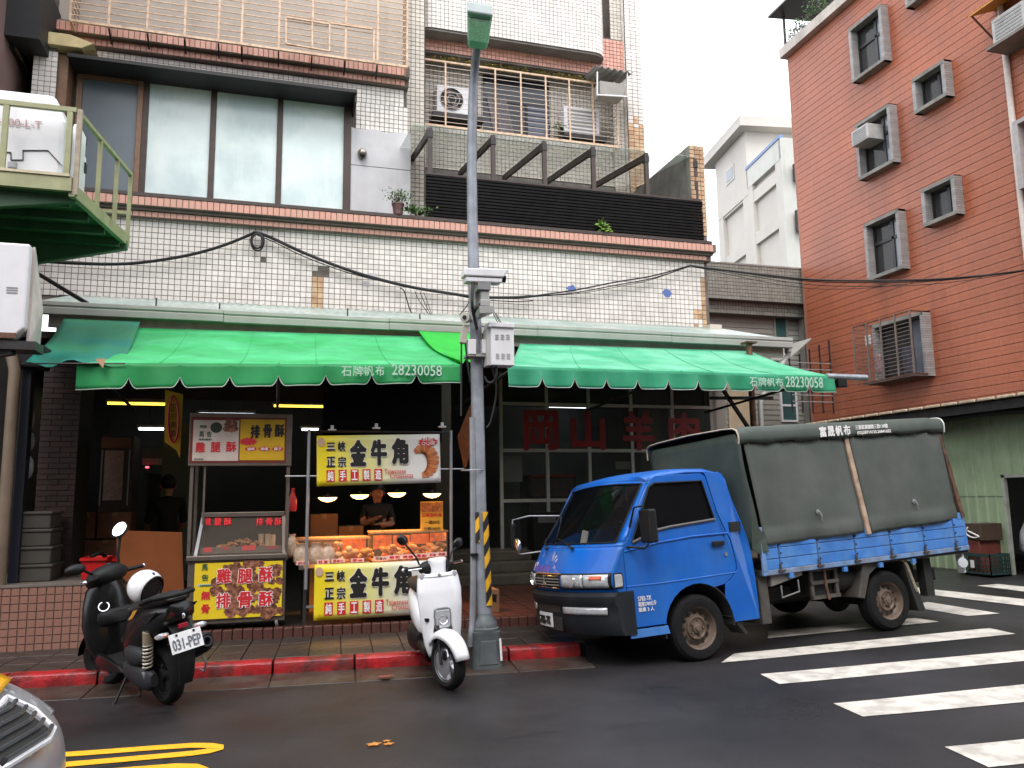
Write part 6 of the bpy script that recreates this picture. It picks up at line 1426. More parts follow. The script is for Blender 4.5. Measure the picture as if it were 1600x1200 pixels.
def scooter_frame(name, label_, contact, front, lean):
    f = (front-contact); f.z = 0; f.normalize(); up = Vector((0,0,1)); lf = up.cross(f)
    M = Matrix((f,lf,up)).transposed().to_4x4(); M.translation = contact
    return thing(name, label_, 'scooter', M=M @ Matrix.Rotation(lean,4,'X'))
ca, cb = oz(262,1101,0), oz(165,1068,0)
sc = scooter_frame('scooter','black scooter with a white helmet on its seat parked by the red kerb', ca+Vector((.0,.05,0)), cb, R(-9))
KX = .88
def S(g, name, m, par=None, **k): return g.xf(Matrix.Diagonal((KX,1,1,1))).build(name, m, par or sc, world=False, **k)
WB = 1.20; r0 = .235
scooter_wheel(sc,(0,0,r0),r0,.12,(0,1,0),M_gry)
sa_ = R(22); fdir = Vector((math.cos(sa_),math.sin(sa_),0)); fl = Vector((-math.sin(sa_),math.cos(sa_),0))
scooter_wheel(sc,(WB*KX,0,r0),r0,.11,fl,M_gry)
# tail body, seat
tail = S(loftx(G(), [(-.43,0,.775,.04,.03),(-.40,0,.765,.115,.075),(-.25,0,.73,.155,.12),(-.05,0,.67,.18,.17),(.15,0,.60,.185,.20),(.32,0,.52,.175,.20),(.44,0,.45,.15,.16),(.52,0,.42,.08,.09)],18,2.8),'tail_body',M_bk,smooth=45)
S(loftx(G(), [(-.40,0,.865,.06,.012),(-.34,0,.865,.12,.035),(-.15,0,.845,.15,.055),(.05,0,.80,.155,.055),(.15,0,.775,.15,.05),(.28,0,.76,.13,.055),(.40,0,.73,.085,.045),(.46,0,.70,.04,.03)],18,2.8),'seat',M_seat,smooth=45)
S(G().tube([(-.05,.16,.84),(-.25,.165,.89),(-.42,.11,.905),(-.47,0,.91),(-.42,-.11,.905),(-.25,-.165,.89),(-.05,-.16,.84)],.018,8),'grab_rail',M_bkm,smooth=50)
for s_ in (1,-1):
    S(G().prism([(-.36,.80),(-.10,.76),(.22,.66),(.40,.52),(.36,.50),(.12,.60),(-.2,.71)],(0,s_*.158,0),(1,0,0),(0,0,1),(0,s_*.012,0)),'side_panel',M_bkm,tail,bevel=.004)
    S(G().prism([(-.02,.80),(.07,.78),(.18,.70),(.10,.72)],(0,s_*.172,0),(1,0,0),(0,0,1),(0,s_*.003,0)),'gold_decal',mat('gold_decal',(.55,.27,.03),.4),tail)
tl = S(loftx(G(), [(-.425,0,.76,.05,.012),(-.415,0,.76,.09,.032),(-.39,0,.76,.112,.042),(-.34,0,.755,.12,.04)],16,2.4),'tail_lamp',M_redl,smooth=50)
S(G().sphere((-.452,0,.735),.008,.014,.022,10,8),'reflector_badge',M_chrome,tl,smooth=60)
S(G().cbox((-.42,0,.66),.02,.075,.035),'red_reflector',mat('red_reflector',(.30,.005,.02),.25),bevel=.004)
# mudguard with plate, indicators
S(G().loft([[Vector((x,y,z)) for y in (-w_,-w_*.6,w_*.6,w_)]+[Vector((x+.012,y,z+.004)) for y in (w_,w_*.6,-w_*.6,-w_)] for x,z,w_ in ((-.30,.72,.09),(-.40,.62,.085),(-.44,.50,.07),(-.43,.38,.065),(-.40,.27,.06),(-.36,.20,.055))]),'mudguard',M_bkm,smooth=50)
pm = Vector((-.455,0,.545)); pu = Vector((0,-1,0)); pv_ = Vector((.30,0,.95)).normalized()
npl = S(G().obox(pm-pu*.13-pv_*.075,pu*.26,pv_*.15,Vector((.004,0,-.001))),'number_plate',M_plate,bevel=.003)
g = G(); put_text(g,'031-PEP',pm-pu*.115-pv_*.055+Vector((-.002,0,0)),pu,pv_,.23,.085,bold=.015); S(g,'lettering',mat('plate_grey_print',(.12,.13,.16),.5),npl)
for s_ in (1,-1): S(G().lathe([(.001,0),(.010,0),(.010,.006),(.001,.007)],pm-pu*.07*s_+pv_*.06+Vector((-.003,0,0)),(-1,0,0),8),'screw',M_blkpr,npl)
for s_ in (1,-1): ind = S(loftx(G(), [(-.40,s_*.15,.615,.02,.014),(-.385,s_*.155,.615,.055,.024),(-.34,s_*.15,.61,.05,.02)],12,2.2),'indicator',M_lens,smooth=50); S(G().cbox((-.40,s_*.13,.612),.012,.03,.012),'bulb',M_amber,ind)
# engine, cover, shock, exhaust
S(loftx(G(), [(-.10,.13,.24,.03,.05),(-.05,.14,.24,.045,.085),(.08,.145,.25,.05,.10),(.25,.14,.27,.05,.085),(.40,.13,.28,.045,.07),(.46,.12,.28,.03,.05)],16,2.6),'drive_cover',M_gry,smooth=45)
S(loftx(G(), [(-.02,.15,.42,.03,.04),(.05,.155,.42,.05,.075),(.2,.155,.42,.055,.085),(.30,.15,.42,.04,.06)],14,2.6),'air_box',M_gry,smooth=45); S(G().box(.05,.5,-.13,.12,.22,.42),'engine',M_under,bevel=.03)
sp0, sp1 = Vector((-.02,.15,.27)), Vector((-.10,.145,.60)); g = G(); d = sp1-sp0; g.tube([sp0,sp1],.016,8); S(g,'shock_absorber',M_gry)
ax_ = d.normalized(); a1 = ax_.orthogonal().normalized(); a2 = ax_.cross(a1); g = G(); g.tube([sp0.lerp(sp1,.22+.6*k/90)+a1*.034*math.cos(2*PI*k/13)+a2*.034*math.sin(2*PI*k/13) for k in range(91)],.0085,6); S(g,'spring',M_spring,smooth=60)
S(G().lathe([(.04,0),(.042,.10),(.001,.105)],sp0.lerp(sp1,.78),ax_,12),'spring_cap',mat('tan_cap',(.35,.30,.22),.4,metal=.4),smooth=40); S(G().cbox(sp0+Vector((0,.02,.0)),.05,.03,.08),'shock_mount',M_alu,bevel=.008)
S(G().loft([[Vector((x,-.17,z))+Vector((0,r_*math.cos(t),r_*1.15*math.sin(t))) for t in [2*PI*k/18 for k in range(18)]] for x,z,r_ in ((.30,.26,.03),(.20,.28,.055),(-.10,.37,.065),(-.36,.46,.07),(-.42,.48,.068),(-.44,.487,.05),(-.41,.478,.035))]),'exhaust',M_bkm,smooth=45)
S(G().lathe([(.05,0),(.045,.012),(.028,.012),(.026,-.03)],(-.437,-.17,.486),(-1,0,.3),18,caps=False),'exhaust_tip',M_gry,smooth=40); S(G().tube([(-.3,-.17,.40),(-.32,-.2,.30),(-.28,-.2,.22),(-.24,-.18,.24)],.009,6),'exhaust_guard',M_alu)
# floor, leg shield, front
S(G().box(.40,.92,-.15,.15,.27,.33),'floorboard',M_bkm,bevel=.02)
S(G().prism([(.36,.25),(.95,.22),(1.02,.34),(.92,.36),(.5,.30)],(0,.135,0),(1,0,0),(0,0,1),(0,.04,0)),'floor_side',M_bk,bevel=.012)
S(G().prism([(.36,.25),(.95,.22),(1.02,.34),(.92,.36),(.5,.30)],(0,-.175,0),(1,0,0),(0,0,1),(0,.04,0)),'floor_side',M_bk,bevel=.012)
S(G().loft([[Vector((x+.05*abs(math.cos(t))**2,w_*math.cos(t),z+.0)) +Vector((h_*math.sin(t),0,0)) for t in [2*PI*k/20 for k in range(20)]] for x,z,w_,h_ in ((.93,.27,.16,.06),(.93,.42,.235,.09),(.95,.60,.25,.11),(.97,.75,.22,.12),(.98,.87,.18,.12),(.97,.95,.12,.08))]),'leg_shield',M_bk,smooth=50)
S(loftx(G(), [(.82,.0,.64,.10,.05),(.86,0,.64,.16,.08),(.92,0,.64,.16,.09)],14,2.6),'glove_box',M_bkm,smooth=45)
S(G().lathe([(.045,0),(.045,.012),(.038,.012)],(.87,.10,.74),(-.8,.3,.55),18,caps=False),'chrome_ring',M_chrome,smooth=40)
S(loftx(G(), [(1.05,0,.60,.06,.08),(1.12,0,.62,.13,.16),(1.18,0,.66,.12,.16),(1.24,0,.66,.05,.10)],14,2.4),'nose_cowl',M_bk,smooth=45)
S(G().loft([[Vector((WB,0,r0))+fdir*((r0+.03)*math.cos(t))+Vector((0,0,(r0+.03)*math.sin(t)))+fl*y for y in (-.075,-.05,.05,.075)]+[Vector((WB,0,r0))+fdir*((r0+.045)*math.cos(t))+Vector((0,0,(r0+.045)*math.sin(t)))+fl*y for y in (.06,.04,-.04,-.06)] for t in [R(a) for a in range(10,175,15)]]),'front_mudguard',M_bk,smooth=45)
for s_ in (1,-1): S(G().tube([Vector((WB,0,r0))+fl*.075*s_, Vector((WB-.09,0,.55))+fl*.075*s_],.016,8),'fork_leg',M_gry)
hc_ = Vector((.98,0,.98)); 
S(G().loft([[hc_+fdir*x+fl*(w_*math.cos(t))+Vector((0,0,h_*math.sin(t)+dz)) for t in [2*PI*k/18 for k in range(18)]] for x,w_,h_,dz in ((-.12,.07,.04,.02),(-.09,.14,.07,.02),(-.02,.18,.095,.01),(.08,.17,.10,-.02),(.14,.12,.075,-.04),(.18,.05,.04,-.05))]),'handlebar_cowl',M_bkm,smooth=50)
S(G().lathe([(.001,.012),(.055,.010),(.062,.0)],hc_-fdir*.06+Vector((0,0,.075)),Vector((0,0,1))-fdir*.45,18),'instrument_dial',mat('dial_grey',(.09,.09,.095),.2),smooth=40)
for s_ in (1,-1):
    a = hc_-fdir*.04+fl*.12*s_+Vector((0,0,.01)); b = a+fl*.20*s_-fdir*.05; gp_ = S(G().tube([a,b],.018,10),'grip',M_black,smooth=40); S(G().sphere(b,.02,.02,.02,10,8),'bar_end',M_chrome,gp_,smooth=60)
    S(G().tube([a+fl*.04*s_+fdir*.04,b+fdir*.06],.007,6),'brake_lever',M_alu,gp_)
    # mirrors
mb = hc_+fl*.13+Vector((0,0,.03)); mh = mb+fl*.17+Vector((0,0,.10))-fdir*.02
mr1 = S(G().tube([mb,mb+fl*.08+Vector((0,0,.05)),mh],.012,8),'mirror',M_black,smooth=50); S(G().sphere(mh+fl*.04,.05,.085,.045,14,10),'mirror_head',M_black,mr1,smooth=60)
mb = hc_-fl*.13+Vector((0,0,.03)); mh = mb-fl*.05+Vector((0,0,.28))
mr2 = S(G().tube([mb,mb+Vector((0,0,.12)),mh],.013,8),'mirror',M_black,smooth=50)
MM = Matrix((fl,-fdir,Vector((0,0,1)))).transposed(); tm = Matrix.Rotation(R(-38),3,fl) @ MM
W3 = sc.matrix_basis.to_3x3().inverted(); nn_ = (W3 @ Vector((-.05,-.80,.58))).normalized(); bb2 = W3 @ Vector((.32,.52,.79)); bb2 = (bb2-nn_*bb2.dot(nn_)).normalized(); aa = bb2.cross(nn_).normalized()
S(G().sphere(mh+Vector((0,0,.05)),.064,.022,.088,18,12,M=Matrix((aa,-nn_,bb2)).transposed()),'mirror_head',M_black,mr2,smooth=60)
q = mh+Vector((0,0,.05)); mg = G()
mg.prism([(.05*math.cos(2*PI*k/24),.074*math.sin(2*PI*k/24)) for k in range(24)], q+nn_*.018, aa, bb2, nn_*.006); S(mg,'mirror_glass',M_chrome,mr2)
S(G().tube([(.42,.12,.25),(.38,.26,.06),(.36,.30,.035)],.011,8),'side_stand',M_black); S(G().tube([(.25,.10,.2),(.15,.16,.10),(.12,.17,.10)],.012,6).tube([(.25,-.10,.2),(.15,-.16,.10)],.012,6),'centre_stand',M_black)
# helmet on the seat
hb = sc.matrix_basis @ Vector((.22,.0,.80)); hm = thing('helmet','white open-face helmet with its dark opening facing the street on the black scooter seat','helmet',hb,rotz=0)
hv = G(); hr = .135; face = Vector((.80,-.52,-.34)).normalized(); ctr = Vector((0,0,.115)); rings = []
ax1 = face.orthogonal().normalized(); ax2 = face.cross(ax1)
for j in range(13):
    t = PI-(PI-R(58))*j/12; rings.append([ctr+(face*math.cos(t)+ (ax1*math.cos(2*PI*k/24)+ax2*math.sin(2*PI*k/24))*max(math.sin(t),1e-3))*hr for k in range(24)])
hv.loft(rings,caps=False); hv.build('shell',M_wpaint,hm,world=False,smooth=60,solid=.012)
hi = G(); hi.loft([[ctr+(p-ctr)*.90 for p in r_] for r_ in rings[1:]],caps=True); hi.build('lining',M_seat,hm,world=False,smooth=60)
G().tube([ctr+(p-ctr)*1.0 for p in rings[-1]],.008,6,closed=True).build('rim_trim',M_black,hm,world=False)
d_ = ctr+(Vector((.45,-.45,.77)).normalized())*hr; G().sphere(d_,.015,.012,.018,10,8).build('sticker',mat('sticker_dark',(.05,.04,.09),.4),hm,world=False)

# white scooter, nose towards the street
ca, cb = oz(703,1077,0), oz(668,1032,0)
fw_ = ca; dirv = (oz(703,1077,0)-oz(664,1029,0)); dirv.z = 0; dirv.normalize()
sc = scooter_frame('scooter','white scooter with a square headlamp parked nose-out beside the lamp post', fw_-dirv*1.08, fw_, R(4)); sc2 = sc
WB = 1.08; r0 = .215; KX = 1.0
scooter_wheel(sc,(0,0,r0),r0,.11,(0,1,0),M_alu)
sa_ = R(24); fdir = Vector((math.cos(sa_),math.sin(sa_),0)); fl = Vector((-math.sin(sa_),math.cos(sa_),0)); FC = Vector((WB,0,r0))
fwh = scooter_wheel(sc,FC,r0,.105,fl,mat('silver_rim',(.62,.63,.66),.3,metal=.6),5)
S(G().lathe([(.06,0),(.10,.002),(.10,.008),(.06,.008)],FC-fl*.058,fl,24),'brake_disc',M_alu,fwh); S(G().cbox(FC-fl*.065+fdir*.05+Vector((0,0,.08)),.05,.04,.07),'caliper',M_black,fwh,bevel=.01)
S(loftx(G(), [(-.30,0,.66,.06,.06),(-.22,0,.64,.13,.13),(0,0,.60,.17,.17),(.2,0,.54,.175,.18),(.36,0,.46,.15,.14),(.44,0,.40,.09,.08)],18,2.8),'tail_body',M_wpaint,smooth=45)
S(loftx(G(), [(-.30,0,.79,.08,.02),(-.2,0,.79,.14,.045),(.05,0,.775,.155,.05),(.3,0,.75,.13,.05),(.40,0,.72,.08,.035)],18,2.8),'seat',M_seat,smooth=45)
S(loftx(G(), [(-.15,-.12,.30,.05,.08),(0,-.13,.30,.07,.12),(.25,-.13,.30,.07,.11),(.4,-.11,.30,.05,.07)],14,2.6),'exhaust',M_bkm,smooth=45); S(G().box(.0,.45,-.1,.13,.18,.40),'engine',M_under,bevel=.03)
S(G().box(.36,.80,-.16,.16,.24,.31),'floorboard',M_bkm,bevel=.02)
# leg shield: broad white apron
SH = [(.23,.115,.86),(.34,.150,.86),(.50,.172,.865),(.66,.185,.875),(.80,.190,.865),(.90,.178,.845),(.945,.165,.83)]
def shf(a, b):
    i = min(int(b*(len(SH)-1)),len(SH)-2); f = b*(len(SH)-1)-i; z = lerp(SH[i][0],SH[i+1][0],f); w_ = lerp(SH[i][1],SH[i+1][1],f); x = lerp(SH[i][2],SH[i+1][2],f)
    u = 2*a-1; y = w_*u; bow = .085*(1-abs(u)**2.3); cut = 0
    return Vector((x+bow, y, z))
g = G()
def arch(a, b):
    p = shf(a,b); u = 2*a-1
    lo = .235+(.40*max(0,1-(abs(u)/.72)**2.2))*1.0
    p2 = shf(a, 0); t = b; z = lerp(lo if abs(u) < .72 else .235+.03*(1-(abs(u)-.72)/.28), .945, t); k = 0
    zz = [s[0] for s in SH]; 
    for i in range(len(SH)-1):
        if SH[i][0] <= z <= SH[i+1][0]: k = (i+(z-SH[i][0])/(SH[i+1][0]-SH[i][0]))/(len(SH)-1)
    if z >= SH[-1][0]: k = 1
    return shf(a,k)
g.sheet(arch, 36, 20); S(g,'leg_shield',M_wpaint,smooth=60,solid=.02)
S(G().sheet(lambda a,b: shf(a*.92+.04,b*.95)+Vector((-.05,0,0)), 16, 12),'shield_back',M_bkm,smooth=60,solid=.02)
hl = shf(.5,.52); hz0 = .555
lampf = S(G().prism([(-.070,-.085),(.070,-.085),(.078,.03),(.072,.085),(.04,.098),(-.04,.098),(-.072,.085),(-.078,.03)],Vector((.945,0,.565)),(0,1,0),(0,0,1),(.028,0,0)),'headlamp_bezel',mat('silver_bezel',(.35,.36,.38),.25,metal=.7),bevel=.008)
S(G().prism([(-.058,-.072),(.058,-.072),(.066,.03),(.058,.075),(-.058,.075),(-.066,.03)],Vector((.972,0,.565)),(0,1,0),(0,0,1),(.012,0,0)),'lens',M_lens,lampf,bevel=.008)
S(G().lathe([(.001,.0),(.03,.006),(.04,.018)],Vector((.975,0,.56)),(1,0,0),16,caps=False),'reflector',M_chrome,lampf,smooth=60)
S(G().prism([(.10,.575),(.155,.58),(.15,.55),(.12,.548)],Vector((.922,0,0)),(0,-1,0),(0,0,1),(.014,0,0)),'air_slot',M_black)
bar_ = S(G().sheet(lambda a,b: shf(a,lerp(.90,1.0,b))+Vector((.012,0,.0)), 18, 4),'top_strip',M_wpaint,smooth=60,solid=.012)
for s_ in (1,-1): S(G().lathe([(.001,.012),(.024,.010),(.03,0)],shf(.5+s_*.40,.955)+Vector((.014,0,-.005)),(1,s_*.3,0),16),'indicator',M_lens,bar_,smooth=50)
S(G().lathe([(.001,.008),(.014,.006),(.016,0)],shf(.5,.955)+Vector((.016,0,0)),(1,0,0),14),'badge',M_alu,bar_)
S(G().loft([[FC+fdir*(R_*math.cos(t))+Vector((0,0,R_*math.sin(t)))+fl*(w_*q_) for q_,R_ in ((-1,r0+.0),(-.9,r0+.03),(-.5,r0+.055),(0,r0+.065),(.5,r0+.055),(.9,r0+.03),(1,r0+.0))] for t,w_ in [(R(a),.085-.03*abs(a-80)/80) for a in range(12,150,10)]],ring_closed=False,caps=False),'front_mudguard',M_wpaint,smooth=60,solid=.010)
for s_ in (1,-1): S(G().tube([FC+fl*.07*s_, Vector((WB-.10,0,.52))+fl*.06*s_],.014,8),'fork_leg',M_gry)
hc_ = Vector((.80,0,1.0))
S(G().loft([[hc_+Vector((0,0,z))+fdir*(d_*math.sin(t)+.02)+fl*(w_*math.cos(t)) for t in [2*PI*k/18 for k in range(18)]] for z,w_,d_ in ((-.09,.085,.06),(-.04,.078,.055),(.02,.085,.055),(.06,.095,.05),(.075,.08,.04))]),'stem_cowl',M_wpaint,smooth=45)
S(G().loft([[hc_+fl*y+fdir*(r_*math.cos(t)-.02)+Vector((0,0,r_*1.2*math.sin(t)-.01)) for t in [2*PI*k/12 for k in range(12)]] for y,r_ in ((-.16,.025),(-.12,.05),(-.05,.06),(.05,.06),(.12,.05),(.16,.025))]),'handlebar_cover',M_bkm,smooth=45)
for s_ in (1,-1):
    a = hc_+fl*.14*s_-fdir*.02; b = a+fl*.17*s_-fdir*.03+Vector((0,0,.0)); gp_ = S(G().tube([a,b],.017,10),'grip',M_black,smooth=40); S(G().sphere(b,.018,.018,.018,8,6),'bar_end',M_chrome,gp_,smooth=60); S(G().tube([a+fl*.03*s_+fdir*.045,b+fdir*.05-fl*.02*s_],.006,6),'brake_lever',M_chrome,gp_)
    mb = a+fl*.02*s_+Vector((0,0,.03)); mh = mb+fl*(.12 if s_ < 0 else .11)*s_+Vector((0,0,.20 if s_ < 0 else .11))-fdir*.03
    mr_ = S(G().tube([mb,mb+fl*.03*s_+Vector((0,0,.07)),mh],.008,6),'mirror',M_black,smooth=50); S(G().sphere(mh+Vector((0,0,.03))+fl*.02*s_,.06,.02,.045,14,10,M=Matrix.Rotation(R(28*s_),3,fdir) @ Matrix((fl,fdir,Vector((0,0,1)))).transposed()),'mirror_head',M_bk,mr_,smooth=60)
    S(G().tube([a+fdir*.03,Vector((.84,.05*s_,.9)),Vector((.82,.04*s_,.80))],.007,6),'brake_cable',M_cable)
S(G().tube([(.3,.10,.22),(.26,.20,.04),(.25,.23,.02)],.010,8),'side_stand',M_black)
# ================================================================ the brick-tile house on the right
def mat_course():
    m = mat('terracotta_courses', (.44,.128,.056), .42, var=.10, vscale=.5, streak=.5, stcol=(.23,.075,.05), stscale=1.3, col2=(.36,.115,.062), c2scale=.35, c2amt=.6)
    t = m.node_tree; N = t.nodes; L = t.links; b = N['Principled BSDF']
    tc = N.new('ShaderNodeTexCoord'); mp = N.new('ShaderNodeMapping'); L.new(tc.outputs['Object'], mp.inputs[0])
    sp = N.new('ShaderNodeSeparateXYZ'); L.new(mp.outputs[0], sp.inputs[0]); cb = N.new('ShaderNodeCombineXYZ'); L.new(sp.outputs['Z'], cb.inputs['X']); L.new(sp.outputs['Y'], cb.inputs['Y'])
    bk = N.new('ShaderNodeTexBrick'); bk.offset = 0; bk.inputs['Scale'].default_value = 1; bk.inputs['Brick Width'].default_value = .205; bk.inputs['Row Height'].default_value = .062; bk.inputs['Mortar Size'].default_value = .006; bk.inputs['Mortar Smooth'].default_value = .3
    bk.inputs['Color1'].default_value = (1.0,1.0,1.0,1); bk.inputs['Color2'].default_value = (.90,.88,.88,1); bk.inputs['Mortar'].default_value = (.74,.72,.72,1); L.new(cb.outputs[0], bk.inputs['Vector'])
    src = b.inputs['Base Color'].links[0].from_socket; mx_ = N.new('ShaderNodeMixRGB'); mx_.blend_type = 'MULTIPLY'; mx_.inputs[0].default_value = 1; L.new(src, mx_.inputs[1]); L.new(bk.outputs['Color'], mx_.inputs[2]); L.new(mx_.outputs[0], b.inputs['Base Color'])
    bp = N.new('ShaderNodeBump'); bp.inputs['Strength'].default_value = .6; bp.inputs['Distance'].default_value = .01; iv = N.new('ShaderNodeMath'); iv.operation = 'SUBTRACT'; iv.inputs[0].default_value = 1; L.new(bk.outputs['Fac'], iv.inputs[1]); L.new(iv.outputs[0], bp.inputs['Height']); L.new(bp.outputs[0], b.inputs['Normal'])
    return m
M_terra = mat_course()
M_tmort = mat('terracotta_mortar', (.13,.045,.03), .85, var=.2)
M_gtile = mat('grey_surround_tile', (.34,.32,.315), .5, var=.12, vscale=8, island=.14, streak=.2)
M_wframe = mat('black_window_frame', (.02,.018,.018), .45, var=.1)
M_curtg = mat('grey_window_curtain', (.13,.115,.11), .8, var=.15, vscale=3)
M_sky_gl = mat('reflecting_pane', (.16,.18,.21), .06, var=.1, spec=.8)
XB = 15.16; XO = XB-.22
red = thing('brick_tile_house', 'tall terracotta-tiled house with grey framed windows on the right', 'building', (XB,14,.3))
Y0, Y1_, Z0, Z1 = 6.0, oy(1238,82,20).y, .0, ox(1238,84,XB).z
wins = [('L',((1327,51),(1376,0),(1382,91),(1331,134))),('S',((1425,127),(1475,89),(1479,148),(1429,181))),('L',((1336,197),(1390,159),(1396,251),(1342,285))),
        ('S',((1439,298),(1490,271),(1496,333),(1444,356))),('L',((1350,354),(1403,322),(1411,418),(1356,441))),('C',((1362,513),(1439,481),(1452,585),(1370,604))),('S',((1410,-44),(1458,-80),(1464,-22),(1416,12)))]
W_ = []
for k, c in wins:
    P = [ox(x,y,XO) for x,y in c]; ya = (P[0].y+P[3].y)/2; yb = (P[1].y+P[2].y)/2; zb = (P[2].z+P[3].z)/2; zt__ = (P[0].z+P[1].z)/2; W_.append((k, yb, ya, zb, zt__))    # yb < ya
PAD = .03
def pieces(z0, z1):
    """what is left of one course once the window openings are cut out of it: (y0, y1, z0, z1)."""
    out = [(Y0,Y1_,z0,z1)]
    for k,ya,yb,zb,zt__ in W_:
        a, b, c, d = ya+PAD, yb-PAD, zb+PAD, zt__-PAD; new = []
        for (p,q,e,f) in out:
            if b <= p or a >= q or d <= e or c >= f: new.append((p,q,e,f)); continue
            if a > p: new.append((p,a,e,f))
            if b < q: new.append((b,q,e,f))
            p2, q2 = max(p,a), min(q,b)
            if c > e: new.append((p2,q2,e,c))
            if d < f: new.append((p2,q2,d,f))
        out = new
    return out
g = G(); g2 = G(); z = Z0; H_ = .205
while z < Z1:
    for a,b,e,f in pieces(z+.007, min(z+H_-.007,Z1)): g.box(XB,XB+.1,a,b,e,f)
    for a,b,e,f in pieces(z-.002, min(z+H_-.002,Z1)): g2.box(XB+.012,XB+.09,a,b,e,f)
    z += H_
g2.build('wall', M_tmort, red); g.build('tile_courses', M_terra, red, kind='stuff')
G().box(XB+.6,XB+8,Y0,Y1_-.1,Z0,Z1).build('core', M_tmort, red); G().box(XB,XB+8,Y1_-.0,Y1_+.1,Z0,Z1).build('end_wall', mat('end_plaster',(.34,.15,.10),.8), red)
for k,ya,yb,zb,zt__ in W_:
    s_ = G(); d = .09
    s_.box(XO,XB+.3,ya,ya+d,zb,zt__); s_.box(XO,XB+.3,yb-d,yb,zb,zt__); s_.box(XO-.02,XB+.3,ya,yb,zb-.0,zb+d); s_.box(XO-.02,XB+.3,ya,yb,zt__-d,zt__)
    wn = s_.build('window', M_stainc, red)
    g = G(); n = int((zt__-zb)/.058)
    for i in range(n):
        for (a,b) in ((ya-.006,ya+d+.006),(yb-d-.006,yb+.006)): g.box(XO-.012,XB+.29,a,b,zb+i*.058+.005,zb+i*.058+.053)
    g.build('surround_tiles', M_gtile, wn, kind='stuff')
    gx = XB+.04
    G().box(gx,gx+.02,ya+d,yb-d,zb+d,zt__-d).build('curtain', M_curtg, wn)
    y_m = ya+d+(yb-ya-2*d)*.36; zm = zb+(zt__-zb)*.62
    f = G(); f.box(gx-.06,gx-.01,ya+d,ya+d+.05,zb+d,zt__-d); f.box(gx-.06,gx-.01,yb-d-.05,yb-d,zb+d,zt__-d); f.box(gx-.06,gx-.01,ya+d,yb-d,zb+d,zb+d+.05); f.box(gx-.06,gx-.01,ya+d,yb-d,zt__-d-.05,zt__-d); f.box(gx-.06,gx-.01,y_m-.04,y_m+.04,zb+d,zt__-d)
    if k == 'L': f.box(gx-.06,gx-.01,ya+d,yb-d,zm-.04,zm+.04)
    f.build('frame', M_wframe, wn)
    G().box(gx-.03,gx-.02,ya+d,y_m,zb+d,zt__-d).build('pane', M_sky_gl, wn); G().box(gx-.025,gx-.02,y_m,yb-d,zb+d,zt__-d).build('pane', mat('tinted_pane',(.05,.05,.05),.08,alpha=.45,var=0), wn)
    if k == 'C':
        cg = G(); XC = XO-.38
        for (y_) in (ya,yb): cg.bar((XC,y_,zb+.05),(XO,y_,zb+.05),.03,.03); cg.bar((XC,y_,zt__-.02),(XO,y_,zt__-.02),.03,.03)
        cg.bar((XC,ya,zb+.05),(XC,yb+.25,zb+.05),.035,.035); cg.bar((XC,ya,zt__-.02),(XC,yb+.25,zt__-.02),.035,.035)
        c = cg.build('window_cage', M_rust, red, kind='stuff'); mgb = mat('cage_bar_grey',(.17,.14,.125),.5,metal=.2,var=.2)
        for i in range(5): y_ = lerp(ya,yb+.25,i/4); G().bar((XC-.01,y_,zb+.05),(XC-.01,y_,zt__),.035,.03).build('upright', mgb, c)
        for i in range(1,16):
            z_ = lerp(zb+.05,zt__,i/16); G().bar((XC+.01,ya,z_),(XC+.01,yb+.25,z_),.014,.014).build('bar', mgb, c); G().bar((XC+.01,yb+.25,z_),(XO,yb+.25,z_),.012,.012).build('bar', mgb, c)
        G().box(XC,XO,ya,yb,zb+.0,zb+.04).build('cage_floor', M_conc, c)
        q = Vector((XC+.1,yb-.15,zt__-.45)); G().cbox(q,.04,.2,.28).build('hanging_cloth', mat('white_cloth',(.7,.68,.66),.8,var=.1), c, bevel=.02)
        q2 = Vector((XC+.15,yb-.4,zb+.5)); G().cbox(q2,.1,.25,.5).build('stored_goods', mat('pinkish_goods',(.35,.22,.22),.8,var=.6,vscale=18), c, bevel=.05)
        q3 = Vector((XC+.2,ya+.35,zb+.4)); G().cbox(q3,.15,.3,.75).build('stored_goods', mat('dark_goods',(.05,.05,.07),.7,var=.5,vscale=10), c, bevel=.04)
# parapet coping, plants on the roof, little roof shelter
G().box(XB-.22,XB+.5,Y0,Y1_+.2,Z1,Z1+.30).build('coping', mat('pale_coping',(.48,.43,.38),.7,var=.15,vscale=3,streak=.4), red); G().box(XB-.1,XB+.4,Y0,Y1_+.1,Z1+.30,Z1+.42).build('coping_top', M_conc, red)
def foliage(name, label_, cat, c, rad, n, leaf, seed, m=None, group=None, stems=5):
    r_ = random.Random(seed); t = thing(name, label_, cat, c, group); g = G(); gs_ = G(); c = Vector(c)
    tips = []
    for k in range(stems):
        a_ = r_.uniform(0,2*PI); tip = c+Vector((rad[0]*r_.uniform(.3,1)*math.cos(a_), rad[1]*r_.uniform(.3,1)*math.sin(a_), rad[2]*r_.uniform(.8,2.0))); mid = c.lerp(tip,.5)+Vector((r_.uniform(-.05,.05),r_.uniform(-.05,.05),.05)); gs_.tube([c,mid,tip],[.012,.008,.004],5); tips += [mid,tip]
    for k in range(n):
        q = r_.choice(tips)+Vector((r_.gauss(0,rad[0]*.35),r_.gauss(0,rad[1]*.35),r_.gauss(0,rad[2]*.35))); d = Vector((r_.uniform(-1,1),r_.uniform(-1,1),r_.uniform(-.6,.8))).normalized(); s_ = d.orthogonal().normalized()*leaf*.35; L_ = leaf*r_.uniform(.7,1.3)
        g.add([q,q+d*L_*.5+s_,q+d*L_,q+d*L_*.5-s_],[(0,1,2,3)])
    gs_.build('stems', M_stem, t); g.build('leaves', m or M_leaf, t, kind='stuff'); return t
